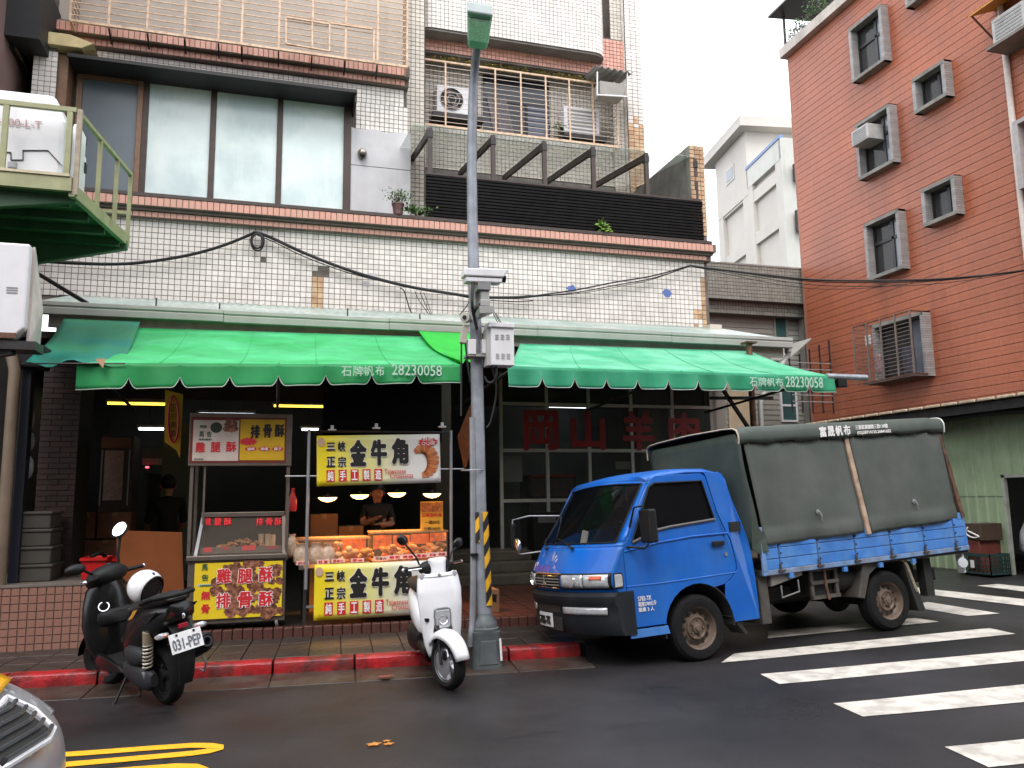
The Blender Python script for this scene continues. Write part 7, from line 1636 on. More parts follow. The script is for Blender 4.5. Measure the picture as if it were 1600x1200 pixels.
for k,(px,py,s_,lb) in enumerate(((1233,58,.30,'bushy plant at the very corner of the red house roof'),(1248,38,.34,'plant second from the corner on the red house roof'),(1266,18,.40,'larger leafy plant further along the red house roof edge'),(1284,2,.35,'leafy plant at the top edge of the photo on the red house roof'))):
    p = ox(px,py,XB+.1); foliage('roof_plant', lb, 'plant', (XB+.12,p.y,Z1+.42), (s_,s_,s_), 220, .10, 20+k, group='plants on the roof edge')
p = ox(1236,15,XB+.3); t = thing('roof_shelter','dark little shelter roof on the corner of the red house','roof',(XB+.5,p.y,p.z)); G().obox((XB-.15,p.y-1.4,p.z-.0),(2,0,.2),(0,2.0,0),(0,0,.06)).build('sheet', M_dsteel, t)
for dy in (-1.3,.4): G().bar((XB+.3,p.y+dy,Z1+.3),(XB+.3,p.y+dy,p.z+.03),.06,.06).build('shelter_post', M_dsteel, t)
# white down pipe, corner window unit with orange awning
a, b = ox(1560,18,XB-.06), ox(1598,300,XB-.06); y_ = (a.y+b.y)/2
t = thing('down_pipe','white down pipe running up the red house near the right edge','pipe',(XB-.06,y_,.3)); G().tube([(XB-.06,y_,2.5),(XB-.06,y_,13.2)],.065,10).build('pipe_run', mat('cream_pipe',(.62,.55,.50),.5,var=.1,streak=.2), t, smooth=40)
for z in (4.2,6.6,9,11.4): G().cbox((XB-.03,y_,z),.1,.19,.05).build('pipe_clip', M_rust, t)
def acbox(name, label_, c, sx, sy, sz, face, m=M_whitem, group='air conditioners', fan=True):
    """face: unit vector the fan looks along (x or y axis)."""
    t = thing(name, label_, 'air conditioner', (c[0],c[1],c[2]-sz/2), group); c = Vector(c); G().cbox(c,sx,sy,sz).build('casing', m, t, bevel=.02)
    f = Vector(face); side = Vector((-f.y,f.x,0)); d = (abs(f.x)*sx+abs(f.y)*sy)/2; w_ = (abs(side.x)*sx+abs(side.y)*sy)
    if fan:
        q = c+f*(d+.004)-side*w_*.12*(1 if f.y < 0 else 1); r_ = min(sz*.42,w_*.36)
        G().lathe([(r_,.0),(r_,.014),(r_*.95,.016),(r_*.93,.003),(.001,.003)],q-f*.002,f,24,caps=False).build('fan_well', M_under, t, smooth=40); bl = G(); u = side; v = Vector((0,0,1))
        for k in range(4):
            a_ = k*PI/2+.4; bl.add([q+f*.006+(u*math.cos(a_+o_)+v*math.sin(a_+o_))*r_*rr for rr,o_ in ((.15,0),(.9,-.3),(.92,.35),(.2,.3))],[(0,1,2,3)])
        bl.build('fan_blades', mat('fan_brown',(.10,.065,.06),.5), t); gr_ = G()
        for rr in (.35,.65,.98): gr_.tube([q+f*.014+(u*math.cos(a_)+v*math.sin(a_))*r_*rr for a_ in [2*PI*k/24 for k in range(24)]],.005,5,closed=True)
        gr_.build('fan_grille', m, t)
    else:
        for k in range(6): G().cbox(c+f*(d+.004)+Vector((0,0,-sz*.36+k*sz*.14)), .01 if f.x else sx*.8, .01 if f.y else sy*.8, sz*.07).build('louvre', mat('louvre_grey',(.26,.26,.26),.5), t)
    return t
p = ox(1350,212,XO-.15); acbox('air_conditioner','grey box air conditioner jutting from a window of the red house',(XO-.02,p.y,p.z),.55,.62,.42,(-1,0,0),mat('dull_white_case',(.42,.41,.39),.5,var=.15,streak=.3),fan=False)
p = ox(1586,42,XB-.3); acbox('air_conditioner','air conditioner under the orange awning at the top right',(XB-.35,p.y-.1,p.z),.5,.8,.55,(-1,0,0),mat('dull_white_case',(.42,.41,.39)),fan=False)
G().box(XB-.65,XB,p.y-.6,p.y+.45,p.z-.36,p.z-.30).build('unit_shelf', M_conc, red)
p2 = ox(1560,14,XB-.4); t = thing('small_awning','small orange awning sheet at the top right corner','awning',(XB-.3,p2.y,p2.z)); G().obox((XB-.75,p2.y-1.3,p2.z+.02),(.75,0,.28),(0,1.75,0),(0,0,.03)).build('sheet', mat('orange_sheet',(.60,.27,.03),.5,var=.1), t); G().bar((XB-.7,p2.y+.4,p2.z+.02),(XB,p2.y+.4,p2.z-.55),.03,.03).build('stay', M_rust, t)
p3 = ox(1594,240,XO); s_ = G().box(XO,XB+.2,p3.y-1.3,p3.y+.12,p3.z-.75,p3.z-.66).box(XO,XB+.2,p3.y-1.3,p3.y+.12,p3.z+.66,p3.z+.75).box(XO,XB+.2,p3.y,p3.y+.12,p3.z-.66,p3.z+.66).build('window', M_gtile, red); G().box(XB+.02,XB+.1,p3.y-1.3,p3.y,p3.z-.66,p3.z+.66).build('pane', M_glassd, s_)

# ================================================================ green sheet-metal shed in front of it
XS = 11.2; M_shed = mat('faded_green_sheet', (.36,.46,.29), .5, var=.10, vscale=2, streak=.35, stcol=(.12,.14,.08), stscale=2.2, col2=(.16,.20,.12), c2scale=.9, c2amt=.35)
shd = thing('metal_shed','faded green corrugated metal shed with a dark doorway behind the truck','shed',(XS+.5,11,.27))
ze = ox(1500,655,XS).z; yd = ox(1571,800,XS).y; zd = ox(1585,741,XS).z
def corr(g, y0, y1, z0, z1, X, pitch=.19, dep=.028):
    y = y0; pts = []
    while y < y1-.001:
        for f, d in ((0,0),(.62,0),(.70,dep),(.88,dep),(.96,0)):
            yy = min(y+f*pitch,y1); pts.append((X-d,yy))
        y += pitch
    pts.append((X,y1)); n = len(pts)
    g.add([(x,yy,z) for z in (z0,z1) for x,yy in pts],[(i,i+1,n+i+1,n+i) for i in range(n-1)]); return g
y = yd; k = 0
while y < 15.2:
    y2 = min(y+.95,15.3); corr(G(),y,y2,.2,lerp(.2,ze,.52),XS).build('wall_sheet', M_shed, shd, solid=.003); corr(G(),y,y2,lerp(.2,ze,.50),ze+.15,XS-.012).build('wall_sheet', M_shed, shd, solid=.003); y = y2; k += 1
corr(G(),yd-1.1,yd,zd,ze+.15,XS-.006).build('wall_sheet', M_shed, shd, solid=.003); corr(G(),6.5,yd-1.1,.2,ze+.15,XS-.003).build('wall_sheet', M_shed, shd, solid=.003)
G().box(XS-.02,XS+.04,yd-.05,yd+.0,.2,zd).box(XS-.02,XS+.04,yd-1.1,yd,zd-.05,zd).build('door_frame', mat('pale_frame',(.40,.42,.36),.6,var=.2), shd)
G().box(XS+.02,XS+3,6.5,15.3,ze+.2,ze+.26).build('shed_ceiling', M_ceil, shd); G().box(XS+2.9,XS+3,6.5,15.3,.2,ze+.2).build('back_wall', M_ceil, shd)
for k in range(26):
    y0 = 15.4-.36*(k+1); G().obox((XS-.55,y0+.01,ze+.18),(3.4,0,.22),(0,.34,0),(-.006,0,.03)).build('roof_sheet', M_rust if k%5==2 else mat('grey_roof',(.12,.10,.09),.7,var=.4,vscale=4,col2=(.3,.2,.12),c2scale=3,c2amt=.5), shd)
    G().cbox((XS-.56,y0+.18,ze+.205),.05,.30,.045).build('eave_tile', mat('eave_cream',(.48,.40,.28),.7,var=.3,vscale=10), shd, bevel=.012)
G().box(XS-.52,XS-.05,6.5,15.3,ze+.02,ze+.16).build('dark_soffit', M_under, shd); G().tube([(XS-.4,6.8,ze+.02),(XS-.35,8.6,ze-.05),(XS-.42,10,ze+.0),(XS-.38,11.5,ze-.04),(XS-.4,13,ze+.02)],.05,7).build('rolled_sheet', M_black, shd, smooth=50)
# things by the shed
def crate(label_, c, sx, sy, sz, m, yaw=0):
    t = thing('plastic_crate', label_, 'crate', c, rotz=yaw); W2 = lambda g, nm, mm_: g.build(nm, mm_, t, world=False)
    W2(G().box(-sx/2,sx/2,-sy/2,sy/2,0,.02),'base',m); g = G()
    for (x0,x1,y0,y1) in ((-sx/2,sx/2,-sy/2,-sy/2+.012),(-sx/2,sx/2,sy/2-.012,sy/2),(-sx/2,-sx/2+.012,-sy/2,sy/2),(sx/2-.012,sx/2,-sy/2,sy/2)):
        g.box(x0,x1,y0,y1,sz-.05,sz); g.box(x0,x1,y0,y1,.0,.05); nx = 11 if x1-x0 > .1 else 7
        for k in range(nx+1):
            if x1-x0 > .1: xx = lerp(x0,x1-.014,k/nx); g.box(xx,xx+.014,y0,y1,.05,sz-.05)
            else: yy = lerp(y0,y1-.014,k/nx); g.box(x0,x1,yy,yy+.014,.05,sz-.05)
        for k in range(1,4): z_ = lerp(.05,sz-.05,k/4); g.box(x0,x1,y0,y1,z_-.006,z_+.006)
    o = W2(g,'lattice',m); o['kind'] = 'stuff'; return t
p = og(1553,900); t = crate('dark green plastic lattice crate standing against the shed by its doorway',(XS-.33,p.y+.15,gz(XS)),.40,.62,.34,mat('crate_green',(.025,.055,.05),.5),0); G().cbox((-.21,.02,.17),.006,.07,.12).build('white_tag', M_whtpr, t, world=False)
for k,(px0,py0,px1,py1,lb) in enumerate(((1512,845,1529,852,'flat red box under the brown one at the tail of the truck'),(1510,818,1531,844,'brown box with a white cord at the tail of the truck'))):
    a, b = ox(px0,py1,XS-.5), ox(px1,py0,XS-.5); t = thing('storage_box', lb, 'box', (XS-.4,(a.y+b.y)/2,a.z)); G().box(XS-.5,XS-.06,min(a.y,b.y),max(a.y,b.y),(a.z if k else gz(XS)-.02),b.z).build('box', mat('red_brown_box%d'%k if False else ('brick_red_box' if k==0 else 'dark_brown_box'),(.16,.04,.03) if k==0 else (.07,.045,.03),.6,var=.2), t, bevel=.012)
    if k: c_w = ox(1519,832,XS-.53); G().tube(smooth_path([c_w+Vector((0,.08,.08)),c_w+Vector((0,.12,-.02)),c_w+Vector((0,.0,-.08)),c_w+Vector((0,-.12,-.06)),c_w+Vector((0,-.03,-.02)),c_w+Vector((0,.08,.02))]),.012,6).build('cord', M_whtpr, t)
p = ox(1597,855,XS+.25); baggy('grey white plastic covered bundle just inside the shed doorway',(XS+.4,p.y-.1,.55),.25,.75,mat('grey_white_bundle',(.46,.46,.47),.5,var=.15,vscale=6,bump=.3,bscale=14),'bundle',11)

# ================================================================ grey tiled house closing the side lane
M_gt = mat('olive_grey_tile', (.29,.285,.25), .5, var=.08, vscale=1.5, island=.14, streak=.25)
M_gs = mat('grey_siding', (.30,.295,.265), .6, var=.08, vscale=1.5, streak=.25)
YGr = 20.3; gb = thing('grey_tiled_house','low grey tiled house set back between the apartment house and the red house','building',(13.5,YGr+1,.3))
gx0_, gx1_ = 9.5, 18.2; zt1, zt0 = oy(1180,416,YGr).z, oy(1180,470,YGr).z; z2 = oy(1180,492,YGr+.25).z
G().box(gx0_,gx1_,YGr+.012,YGr+6,zt0,zt1).build('parapet', M_grout, gb); g = G(); n_ = int((zt1-zt0)/.1); tile_geom(g,(gx0_,YGr,zt0),(1,0,0),(0,0,1),int((gx1_-gx0_)/.1),n_,.1,(zt1-zt0)/n_,.0065,.012,rnd=.002); g.build('parapet_tiles', M_gt, gb, kind='stuff')
G().box(gx0_-.04,gx1_,YGr-.03,YGr+.3,zt1,zt1+.05).build('coping', M_gt, gb)
G().box(gx0_+.05,gx1_,YGr+.262,YGr+6,z2,zt0).build('band', M_grout, gb); g = G(); n_ = max(1,int((zt0-z2)/.1)); tile_geom(g,(gx0_+.3,YGr+.25,z2),(1,0,0),(0,0,1),int((gx1_-gx0_-.3)/.1),n_,.1,(zt0-z2)/n_,.008,.012,rnd=.002); g.build('band_tiles', M_gt, gb, kind='stuff')
yw2 = YGr+.55; k = 0; z = .2
while z < z2:
    G().obox((gx0_+.1,yw2,z),(gx1_-gx0_-.1,0,0),(0,.05,0),(0,.02,.152)).build('siding_board', M_gs, gb); z += .156
G().box(gx0_+.1,gx1_,yw2+.06,yw2+.2,.2,z2).build('wall', M_gs, gb); G().box(oy(1259,560,YGr+.3).x,gx1_,YGr+.3,yw2,.2,zt0).build('corner_pier', M_gt, gb)
M_tealw = mat('teal_window_glass',(.05,.11,.11),.1,var=.15,vscale=3)
for (x0,y0,x1,y1,lb) in ((1213,496,1227,527,0),(1224,611,1242,656,1)):
    a, b = oy(x0,y1,yw2-.03), oy(x1,y0,yw2-.03); f = G(); e = .06
    f.box(a.x-e,a.x,yw2-.04,yw2+.02,a.z-e,b.z+e); f.box(b.x,b.x+e,yw2-.04,yw2+.02,a.z-e,b.z+e); f.box(a.x,b.x,yw2-.04,yw2+.02,a.z-e,a.z); f.box(a.x,b.x,yw2-.04,yw2+.02,b.z,b.z+e)
    if lb: f.box(a.x,b.x,yw2-.04,yw2+.02,(a.z+b.z)/2-.03,(a.z+b.z)/2+.03)
    wn = f.build('window', M_whitem if lb else M_gt, gb); G().box(a.x,b.x,yw2-.02,yw2,a.z,b.z).build('pane', M_tealw, wn)
a, b = oy(1140,660,yw2-.1), oy(1171,622,yw2-.1); g = G(); x = a.x
while x < b.x: G().box(x,x+.05,yw2-.1,yw2-.06,.3,b.z+.4).build('door_slat', mat('beige_slat',(.45,.37,.25),.6,var=.12,streak=.2), gb); x += .058
wl = [oy(px,620,16.2).x for px in (1258,1268)]
t = thing('lane_canopy','rusty lean-to grille and roof in the lane beside the red house','canopy',(14.9,19,3)); q0 = oy(1235,560,18.6); q1 = oy(1268,530,18.6)
G().obox(q0,(q1-q0),(0,1.2,0),(0,0,.04)).build('roof', M_gs, t)
for i in range(5): xx = lerp(q0.x,q1.x+.6,i/4); G().bar((xx,18.65,q0.z-1.5),(xx,18.65,lerp(q0.z,q1.z,min(1,i/4))),.035,.035).build('upright', M_dsteel, t)
for i in range(7): zz = q0.z-.1-i*.18; G().bar((q0.x,18.63,zz),(q1.x+.6,18.63,zz),.022,.022).build('bar', M_gtile, t)

# ================================================================ pale block of flats further off
hd = R(9.2); NW = Vector((math.cos(hd),-math.sin(hd),0)); DW = Vector((math.sin(hd),math.cos(hd),0)); CW = oy(1230,400,46.0)
def onw(x, y, off=0.0): d = ray(x,y); p0 = CW-NW*off; return CAM+d*(NW.dot(p0-CAM)/NW.dot(d))
def wl_(p): return (p-CW).dot(DW)          # distance along the face, 0 at the near corner
M_pw = mat('pale_render', (.50,.475,.43), .8, var=.06, vscale=.4, streak=.15, stcol=(.35,.34,.32), stscale=.4); M_pt = mat('pale_tile', (.46,.46,.42), .5, var=.06, vscale=.6, streak=.2)
wb_ = thing('pale_block','pale rendered block of flats rising behind the grey tiled house','building',Vector((CW.x,CW.y,0)))
sL, sM = wl_(onw(1127,380)), wl_(onw(1172,380)); sF = sL+.5; zT = onw(1228,206).z; zP = onw(1225,243).z
def wbx(s0, s1, n0, n1, z0, z1): return G().obox(Vector((CW.x,CW.y,0))+DW*s0-NW*n1+Vector((0,0,z0)), DW*(s1-s0), NW*(n1-n0), Vector((0,0,z1-z0)))
wbx(0,sF,-8,-.35,0,zT-1.2).build('wall', M_pw, wb_)
wbx(0,sM*1.0,-.35,.0,zP,zT).build('parapet', M_pt, wb_, bevel=.02); wbx(-.02,sM,-.3,.06,zT,zT+.22).build('blue_coping', mat('blue_coping',(.16,.24,.42),.6), wb_); wbx(-.0,sM,-8,-.3,zT-1.2,zT-.4).build('parapet_back', M_pw, wb_)
for s0, s1 in ((-.05,1.0),(sM-.9,sM+.9),(sL-.6,sL+.5)): wbx(s0,s1,-.35,-.02,0,(zP if s1 < sM+1 else onw(1127,300).z)).build('pilaster', M_pw, wb_)
zs_ = [onw(1200,y).z for y in (285,356,415)]
f1_, f2_, f3_ = onw(1198,290).z, onw(1200,360).z, onw(1150,398).z
for zc_a in (f1_, f2_, f2_-(f1_-f2_)): wbx(1.0,sM-.9,-.35,-.08,zc_a-.35,zc_a+.55).build('spandrel', M_pw, wb_)
for zc_a in (onw(1148,335).z+.9, f3_, f3_-(f1_-f2_)): wbx(sM+.9,sL-.6,-.35,-.08,zc_a-.45,zc_a+.45).build('spandrel', M_pw, wb_)
zh0, zh1 = onw(1140,330).z, onw(1112,262).z
wbx(sM-.2,sL+.4,-6,-.0,zh0,zh1).build('roof_house', M_pw, wb_); wbx(sM-1.2,sL+1.6,-6.5,.8,zh1,zh1+.8).build('roof_slab', M_pw, wb_)
a, b = onw(1135,288), onw(1147,258); wn = wbx(wl_(b),wl_(a),-.02,.06,a.z-.2,b.z+.2).build('window', M_pt, wb_); wbx(wl_(b)+.2,wl_(a)-.2,.05,.08,a.z,b.z).build('pane', M_sky_gl, wn)
rl = G(); zr_ = zh1+.8; h_ = 2.2; rail = None
for i in range(12): s_ = lerp(sM-1.4,sL+2.1,i/11); q = Vector((CW.x,CW.y,0))+DW*s_+NW*(-.95)*-1; q = Vector((CW.x,CW.y,0))+DW*s_-NW*.95; rl.bar(q+Vector((0,0,zr_)),q+Vector((0,0,zr_+h_)),.05,.05)
qa, qb = Vector((CW.x,CW.y,0))+DW*(sM-1.4)-NW*.95, Vector((CW.x,CW.y,0))+DW*(sL+2.1)-NW*.95
for hh in (.1,h_*.5,h_): rl.bar(qa+Vector((0,0,zr_+hh)),qb+Vector((0,0,zr_+hh)),.06,.06)
rl.build('railing', M_whitem, wb_)
# near face of the block with louvred openings
G().obox(Vector((CW.x,CW.y,0))-NW*.0+DW*-.06, NW*8, DW*.3, Vector((0,0,zT))).build('near_face', M_pt, wb_)
for (x0,y0,x1,y1) in ((1241,258,1252,282),(1245,330,1256,362)):
    a, b = oy(x0,y1,45.5), oy(x1,y0,45.5); lv = G().box(a.x,b.x+1,45.3,45.6,a.z,b.z).build('louvre_frame', M_wframe, wb_)
    for k in range(8): zz = lerp(a.z,b.z,k/8); G().box(a.x,b.x+1,45.15,45.3,zz+.05,zz+.18).build('louvre', M_pt, lv)

# ================================================================ brown house at the left, plant platform, sign box
XLf = -4.75; M_brn = mat('brown_plaster', (.17,.105,.095), .75, var=.14, vscale=1.2, streak=.45, stcol=(.075,.05,.045), stscale=1.2)
lh = thing('brown_house','dark brown plastered house wall with a barred window at the top left','building',(XLf-1,14,0))
G().box(XLf-6,XLf,9.5,16.9,0,16).build('side_wall', M_brn, lh); G().box(XLf-2,-4.46,16.9,17.3,0,16).build('rear_wall', mat('mauve_plaster',(.26,.20,.20),.8,var=.12,vscale=1.5,streak=.35), lh)
a, b = ox(18,75,XLf+.04), ox(46,133,XLf+.04); zt_ = a.z+2.0
wn = G().box(XLf-.0,XLf+.05,a.y,b.y,a.z,zt_).build('barred_window', M_under, lh); 
for k in range(11): y_ = lerp(a.y,b.y,k/10); G().bar((XLf+.09,y_,a.z),(XLf+.09,y_,zt_),.016,.016).build('bar', M_dsteel, wn)
for z_ in (a.z,a.z+.55,a.z+1.1,a.z+1.65): G().bar((XLf+.10,a.y,z_),(XLf+.10,b.y,z_),.03,.03).build('rail', M_rust, wn)
zh_ = ox(50,48,XLf+.5).z; G().box(XLf,XLf+.55,a.y-.3,b.y+1.3,zh_,zh_+1.2).build('hood', M_hood, lh)
# green steel platform
M_grst = mat('olive_steel_paint', (.30,.30,.16), .5, var=.15, vscale=8, streak=.3, stcol=(.16,.15,.09)); M_grd = mat('dark_green_steel', (.035,.095,.04), .5, var=.2, vscale=5)
Yn = 9.2; pf = thing('steel_platform','green steel equipment platform with railings bracketed out at the left','platform',oy(60,290,Yn))
hA = R(8.8); DA = Vector((math.sin(hA),math.cos(hA),0))
tl_ = oy(112,172,Yn); bl_ = oy(112,297,Yn); XR0 = bl_.x; zf = bl_.z; zr2 = tl_.z; Ld = 1.75; XLl = -4.7
far = bl_+DA*Ld; farT = Vector((far.x,far.y,zr2))
def pfb(p, q, w_, h_, name, m, **k): return G().bar(p, q, w_, h_).build(name, m, pf, **k)
pfb(Vector((XLl,Yn,zf+.06)),Vector((XR0,Yn,zf+.06)),.06,.16,'edge_beam',M_grst); pfb(bl_+Vector((0,0,.0)),far+Vector((0,0,.0)),.06,.14,'edge_beam',M_grst); pfb(Vector((XLl,far.y,zf)),far,.06,.14,'edge_beam',M_grd)
G().prism([(XLl,Yn+.03),(XR0-.03,Yn+.03),(far.x-.03,far.y-.03),(XLl,far.y-.03)],(0,0,zf-.03),(1,0,0),(0,1,0),(0,0,.03)).build('deck', M_grd, pf)
for k in range(4): y_ = lerp(Yn+.2,far.y-.2,k/3); pfb(Vector((XLl,y_,zf-.08)),Vector((lerp(XR0,far.x,k/3)-.05,y_,zf-.08)),.06,.10,'joist',M_grd)
q0 = oy(181,372,far.y); q1 = oy(55,400,far.y-.2); G().prism([(XLl,zf-.05),(far.x+.02,zf-.02),(far.x+.02,zf-.13),(XLl+.4,zf-.75),(XLl,zf-.75)],(0,far.y-.12,0),(1,0,0),(0,0,1),(0,.1,0)).build('bracket_plate', M_grd, pf, bevel=.01)
G().prism([(XLl,zf-.05),(XR0+.02,zf-.02),(XR0+.02,zf-.10),(XLl+.4,zf-.45),(XLl,zf-.45)],(0,Yn+.1,0),(1,0,0),(0,0,1),(0,.08,0)).build('bracket_plate', M_grd, pf, bevel=.01)
rb = G().bar(Vector((XLl,Yn,zr2)),Vector((XR0,Yn,zr2)),.05,.05).build('top_rail', M_grst, pf); pfb(Vector((XR0,Yn,zr2)),farT,.045,.045,'top_rail',M_grst); pfb(Vector((XLl,far.y,lerp(zf,zr2,.42))),farT+Vector((0,0,(zf-zr2)*.0-.0))*1 if False else Vector((far.x,far.y,lerp(zf,zr2,.42))),.04,.04,'mid_rail',M_grst)
for x in (oy(8,200,Yn).x, XR0-.06): pfb(Vector((x,Yn,zf)),Vector((x,Yn,zr2)),.055,.045,'upright',M_grst)
pfb(Vector((XR0+.03,Yn+.02,zf-.05)),Vector((XR0+.03,Yn+.02,zr2+.02)),.05,.05,'upright',mat('weathered_post',(.33,.27,.20),.6,var=.25,vscale=8))
for f in (.40,.72,1.0): q = bl_.lerp(far,f); pfb(q+Vector((0,0,-.06)),Vector((q.x,q.y,zr2)),.045,.045,'upright',M_grst)
pfb(Vector((XLl,Yn-.02,zf+.15)),Vector((XR0-.02,Yn-.02,zf+.15)),.05,.03,'toe_rail',mat('cream_rail',(.50,.44,.30),.6,var=.2))
# cooling unit on it
cu0, cu1 = oy(-30,290,Yn+.25), oy(98,160,Yn+.25); cx1 = oy(101,200,Yn+.25).x
t = thing('cooling_unit','big white rounded cooling unit standing on the green steel platform','cooling unit',((XLl+cx1)/2,Yn+.8,zf)); zt_ = oy(40,146,Yn+.3).z
G().prism([(XLl+.05,zf),(cx1,zf),(cx1,zr2-.02),(cx1-.12,zt_),(XLl+.05,zt_)],(0,Yn+.25,0),(1,0,0),(0,0,1),(0,1.1,0)).build('casing', M_whitem, t, bevel=.05, seg=3)
g = G(); Yp_ = Yn+.243
for (p,q) in (((0,238),(17,238)),((36,235),(75,235)),((75,235),(97,259)),((17,238),(17,250)),((17,250),(36,250)),((36,235),(36,250))): g.bar(oy(*p,Yp_),oy(*q,Yp_),.012,.008)
g.build('panel_seam', M_wframe, t); G().box(oy(20,0,Yn).x,oy(34,0,Yn).x,Yn+.235,Yn+.25,oy(20,249,Yn).z,oy(20,240,Yn).z).build('handle', M_alu, t)
g = G(); put_text(g,'RT-100-L-T',oy(-26,192,Yp_)+Vector((0,-.006,0)),(1,0,0),(0,0,1),(oy(65,190,Yp_)-oy(-26,190,Yp_)).length,.085); g.build('lettering', mat('faded_red_print',(.45,.25,.24),.6), t)
for py in (218,262): q = oy(130,py,Yn+.9); G().cbox(q,.07,.1,.12).build('hinge_block', M_black, t, bevel=.015)
q = oy(113,250,Yn+.7); G().box(cx1,oy(127,250,Yn+.7).x,Yn+.55,Yn+.9,zf,oy(120,200,Yn+.7).z).build('side_tank', M_whitem, t, bevel=.05)
# white light-box sign
Yx = 8.3; t = thing('sign_box','white box sign with rusty lower edge hanging at the left edge','sign',oy(30,528,Yx)); a, b = oy(-40,526,Yx), oy(47,381,Yx); c_ = oy(66,470,Yx+1.1)
G().prism([(a.x,a.z),(b.x-.1,a.z),(b.x,a.z+.1),(b.x,b.z),(a.x,b.z)],(0,Yx,0),(1,0,0),(0,0,1),(0,.18,0)).build('box', mat('sign_white_enamel',(.72,.71,.74),.3,var=.04,streak=.1), t, bevel=.02, seg=3)
G().prism([(b.x+.01,a.z+.0),(b.x+.05,b.z-.04),(b.x+.05,b.z-.04)],(0,Yx+.1,0),(1,0,0),(0,0,1),(0,.1,0)) if False else None
G().add([Vector((b.x+.01,Yx+.1,b.z)),Vector((b.x+.01,Yx+.1,a.z-.02)),oy(60,555,Yx+1.2),oy(66,485,Yx+1.2),oy(56,400,Yx+1.2)],[(0,1,2,3,4)]).build('side_face', mat('pinkish_side',(.55,.45,.44),.5,var=.25,vscale=3,streak=.5,stcol=(.5,.5,.5)), t, solid=.02)
G().box(a.x,b.x-.06,Yx-.004,Yx+.0,a.z+.0,a.z+.05).build('rust_edge', M_rust, t); G().box(a.x,b.x+.1,Yx+.02,Yx+.3,a.z-.1,a.z-.02).build('base_channel', M_dsteel, t)
g = G()
for k in range(3): q = oy(10,449+k*4,Yx-.003); g.box(q.x,oy(28,450,Yx).x,Yx-.004,Yx,q.z-.006,q.z+.006)
g.build('pressed_vents', M_alu, t); G().bar((b.x-.1,Yx+.1,a.z-.1),(-4.7,Yx+.6,a.z-.5),.08,.08).build('bracket', M_dsteel, t)
q0, q1 = oy(21,600,9.55), oy(2,880,9.55); xm = (q0.x+q1.x)/2
t = thing('drain_pipe','cream vertical pipe at the very left edge of the photo','pipe',(xm,9.55,.77)); G().tube([(xm,9.55,.77),(xm,9.55,3.0),(xm-.1,9.65,3.3)],.06,12).build('pipe_run', mat('cream_pipe_shaded',(.15,.105,.07),.6,var=.2,vscale=4,streak=.3), t, smooth=40)  # dark pipe colour stands in for shade from the house and platform
q0 = oy(37,650,9.7); t = thing('blue_post','dark blue post standing just right of the cream pipe','post',(q0.x,9.7,.77)); G().box(q0.x-.05,q0.x+.05,9.7,9.85,.77,3.3).build('shaft', mat('navy_shaded',(.0035,.005,.012),.5,var=.2), t, bevel=.008); G().box(q0.x-.14,q0.x+.18,9.6,9.9,3.05,3.3).build('head_clamp', M_black, t, bevel=.02)  # post colour darkened to carry the same overhead shade
for k,(px,py,h_) in enumerate(((43,655,.28),(44,690,.2),(42,730,.25))):
    q = oy(px+3,py,9.95)
    t = thing('wrapped_parcel',['pale plastic parcel highest on the wall behind the blue post','small pale parcel in the middle behind the blue post','lowest pale parcel behind the blue post'][k],'parcel',q); G().sphere(q,.05,.05,h_*.5,10,8).build('wrap', mat('pale_wrap',(.30,.30,.31),.5,var=.4,vscale=14), t, smooth=60)

# ================================================================ unseen houses behind the viewer, added to close the street and darken the shopfront
M_opp = mat('opposite_render', (.21,.19,.175), .8, var=.2, vscale=.5, streak=.3)
for k,(x0,x1,h_,lb) in enumerate(((-30,-4.2,11,'low plain house across the street at the left, added unseen behind the viewer'),(-4,8.8,14,'middle plain house across the street, added unseen behind the viewer'),(9,34,10.5,'long plain house across the street at the right, added unseen behind the viewer'))):
    t = thing('added_opposite_house', lb, 'building', ((x0+x1)/2,-12,0), 'added unseen houses across the street'); G().box(x0,x1,-16,-7.5,0,h_).build('wall', M_opp, t); G().box(x0-.1,x1+.1,-16,-7.3,h_,h_+.4).build('roof_edge', M_conc, t)
    x = x0+1.2
    while x+1.8 < x1:
        for z in (4.0,7.2): 
            if z+2 < h_: f = G().box(x-.08,x+1.88,-7.52,-7.44,z-.08,z+1.68).build('window', M_wframe, t); G().box(x,x+1.8,-7.46,-7.42,z,z+1.6).build('pane', M_glassd, f)
        G().box(x-.4,x+2.1,-7.5,-7.42,.0,2.9).build('shutter', M_gtile, t); x += 3.1
# ================================================================ street lamp with camera and boxes
YL_ = 7.66
M_pole = mat('lamp_pole_paint', (.30,.32,.36), .5, metal=.3, var=.16, vscale=9, col2=(.20,.215,.24), c2scale=3, c2amt=.5, bump=.08, streak=.15)
M_base = mat('cast_base', (.105,.12,.125), .5, metal=.2, var=.2, vscale=8, bump=.1)
lp = thing('street_lamp','tall grey street lamp with a green lamp head and black and yellow base guards','street lamp',oz(758,1043,0))
ctrs = [(757,972),(753,900),(749.5,800),(746.5,650),(744.5,560),(741.5,460),(739,380),(737.5,300),(737.5,220),(739,150),(742,105),(746,69)]
pts = [oy(x,y,YL_) for x,y in ctrs]; 
for k in (9,10,11): pts[k] = oy(ctrs[k][0],ctrs[k][1],YL_-(.03,.12,.30)[k-9])
rad_ = [lerp(.072,.044,k/11) for k in range(12)]
G().tube(smooth_path(pts,4),[lerp(.072,.042,i/44) for i in range(45)],20).build('pole', M_pole, lp, smooth=50)
bc = oz(758,1043,0); bx = (bc.x)
zf1 = oy(757,985,YL_).z
def ringr(w_, d, z, e=5): return se_ring((bc.x,YL_,z),w_,d,24,e)
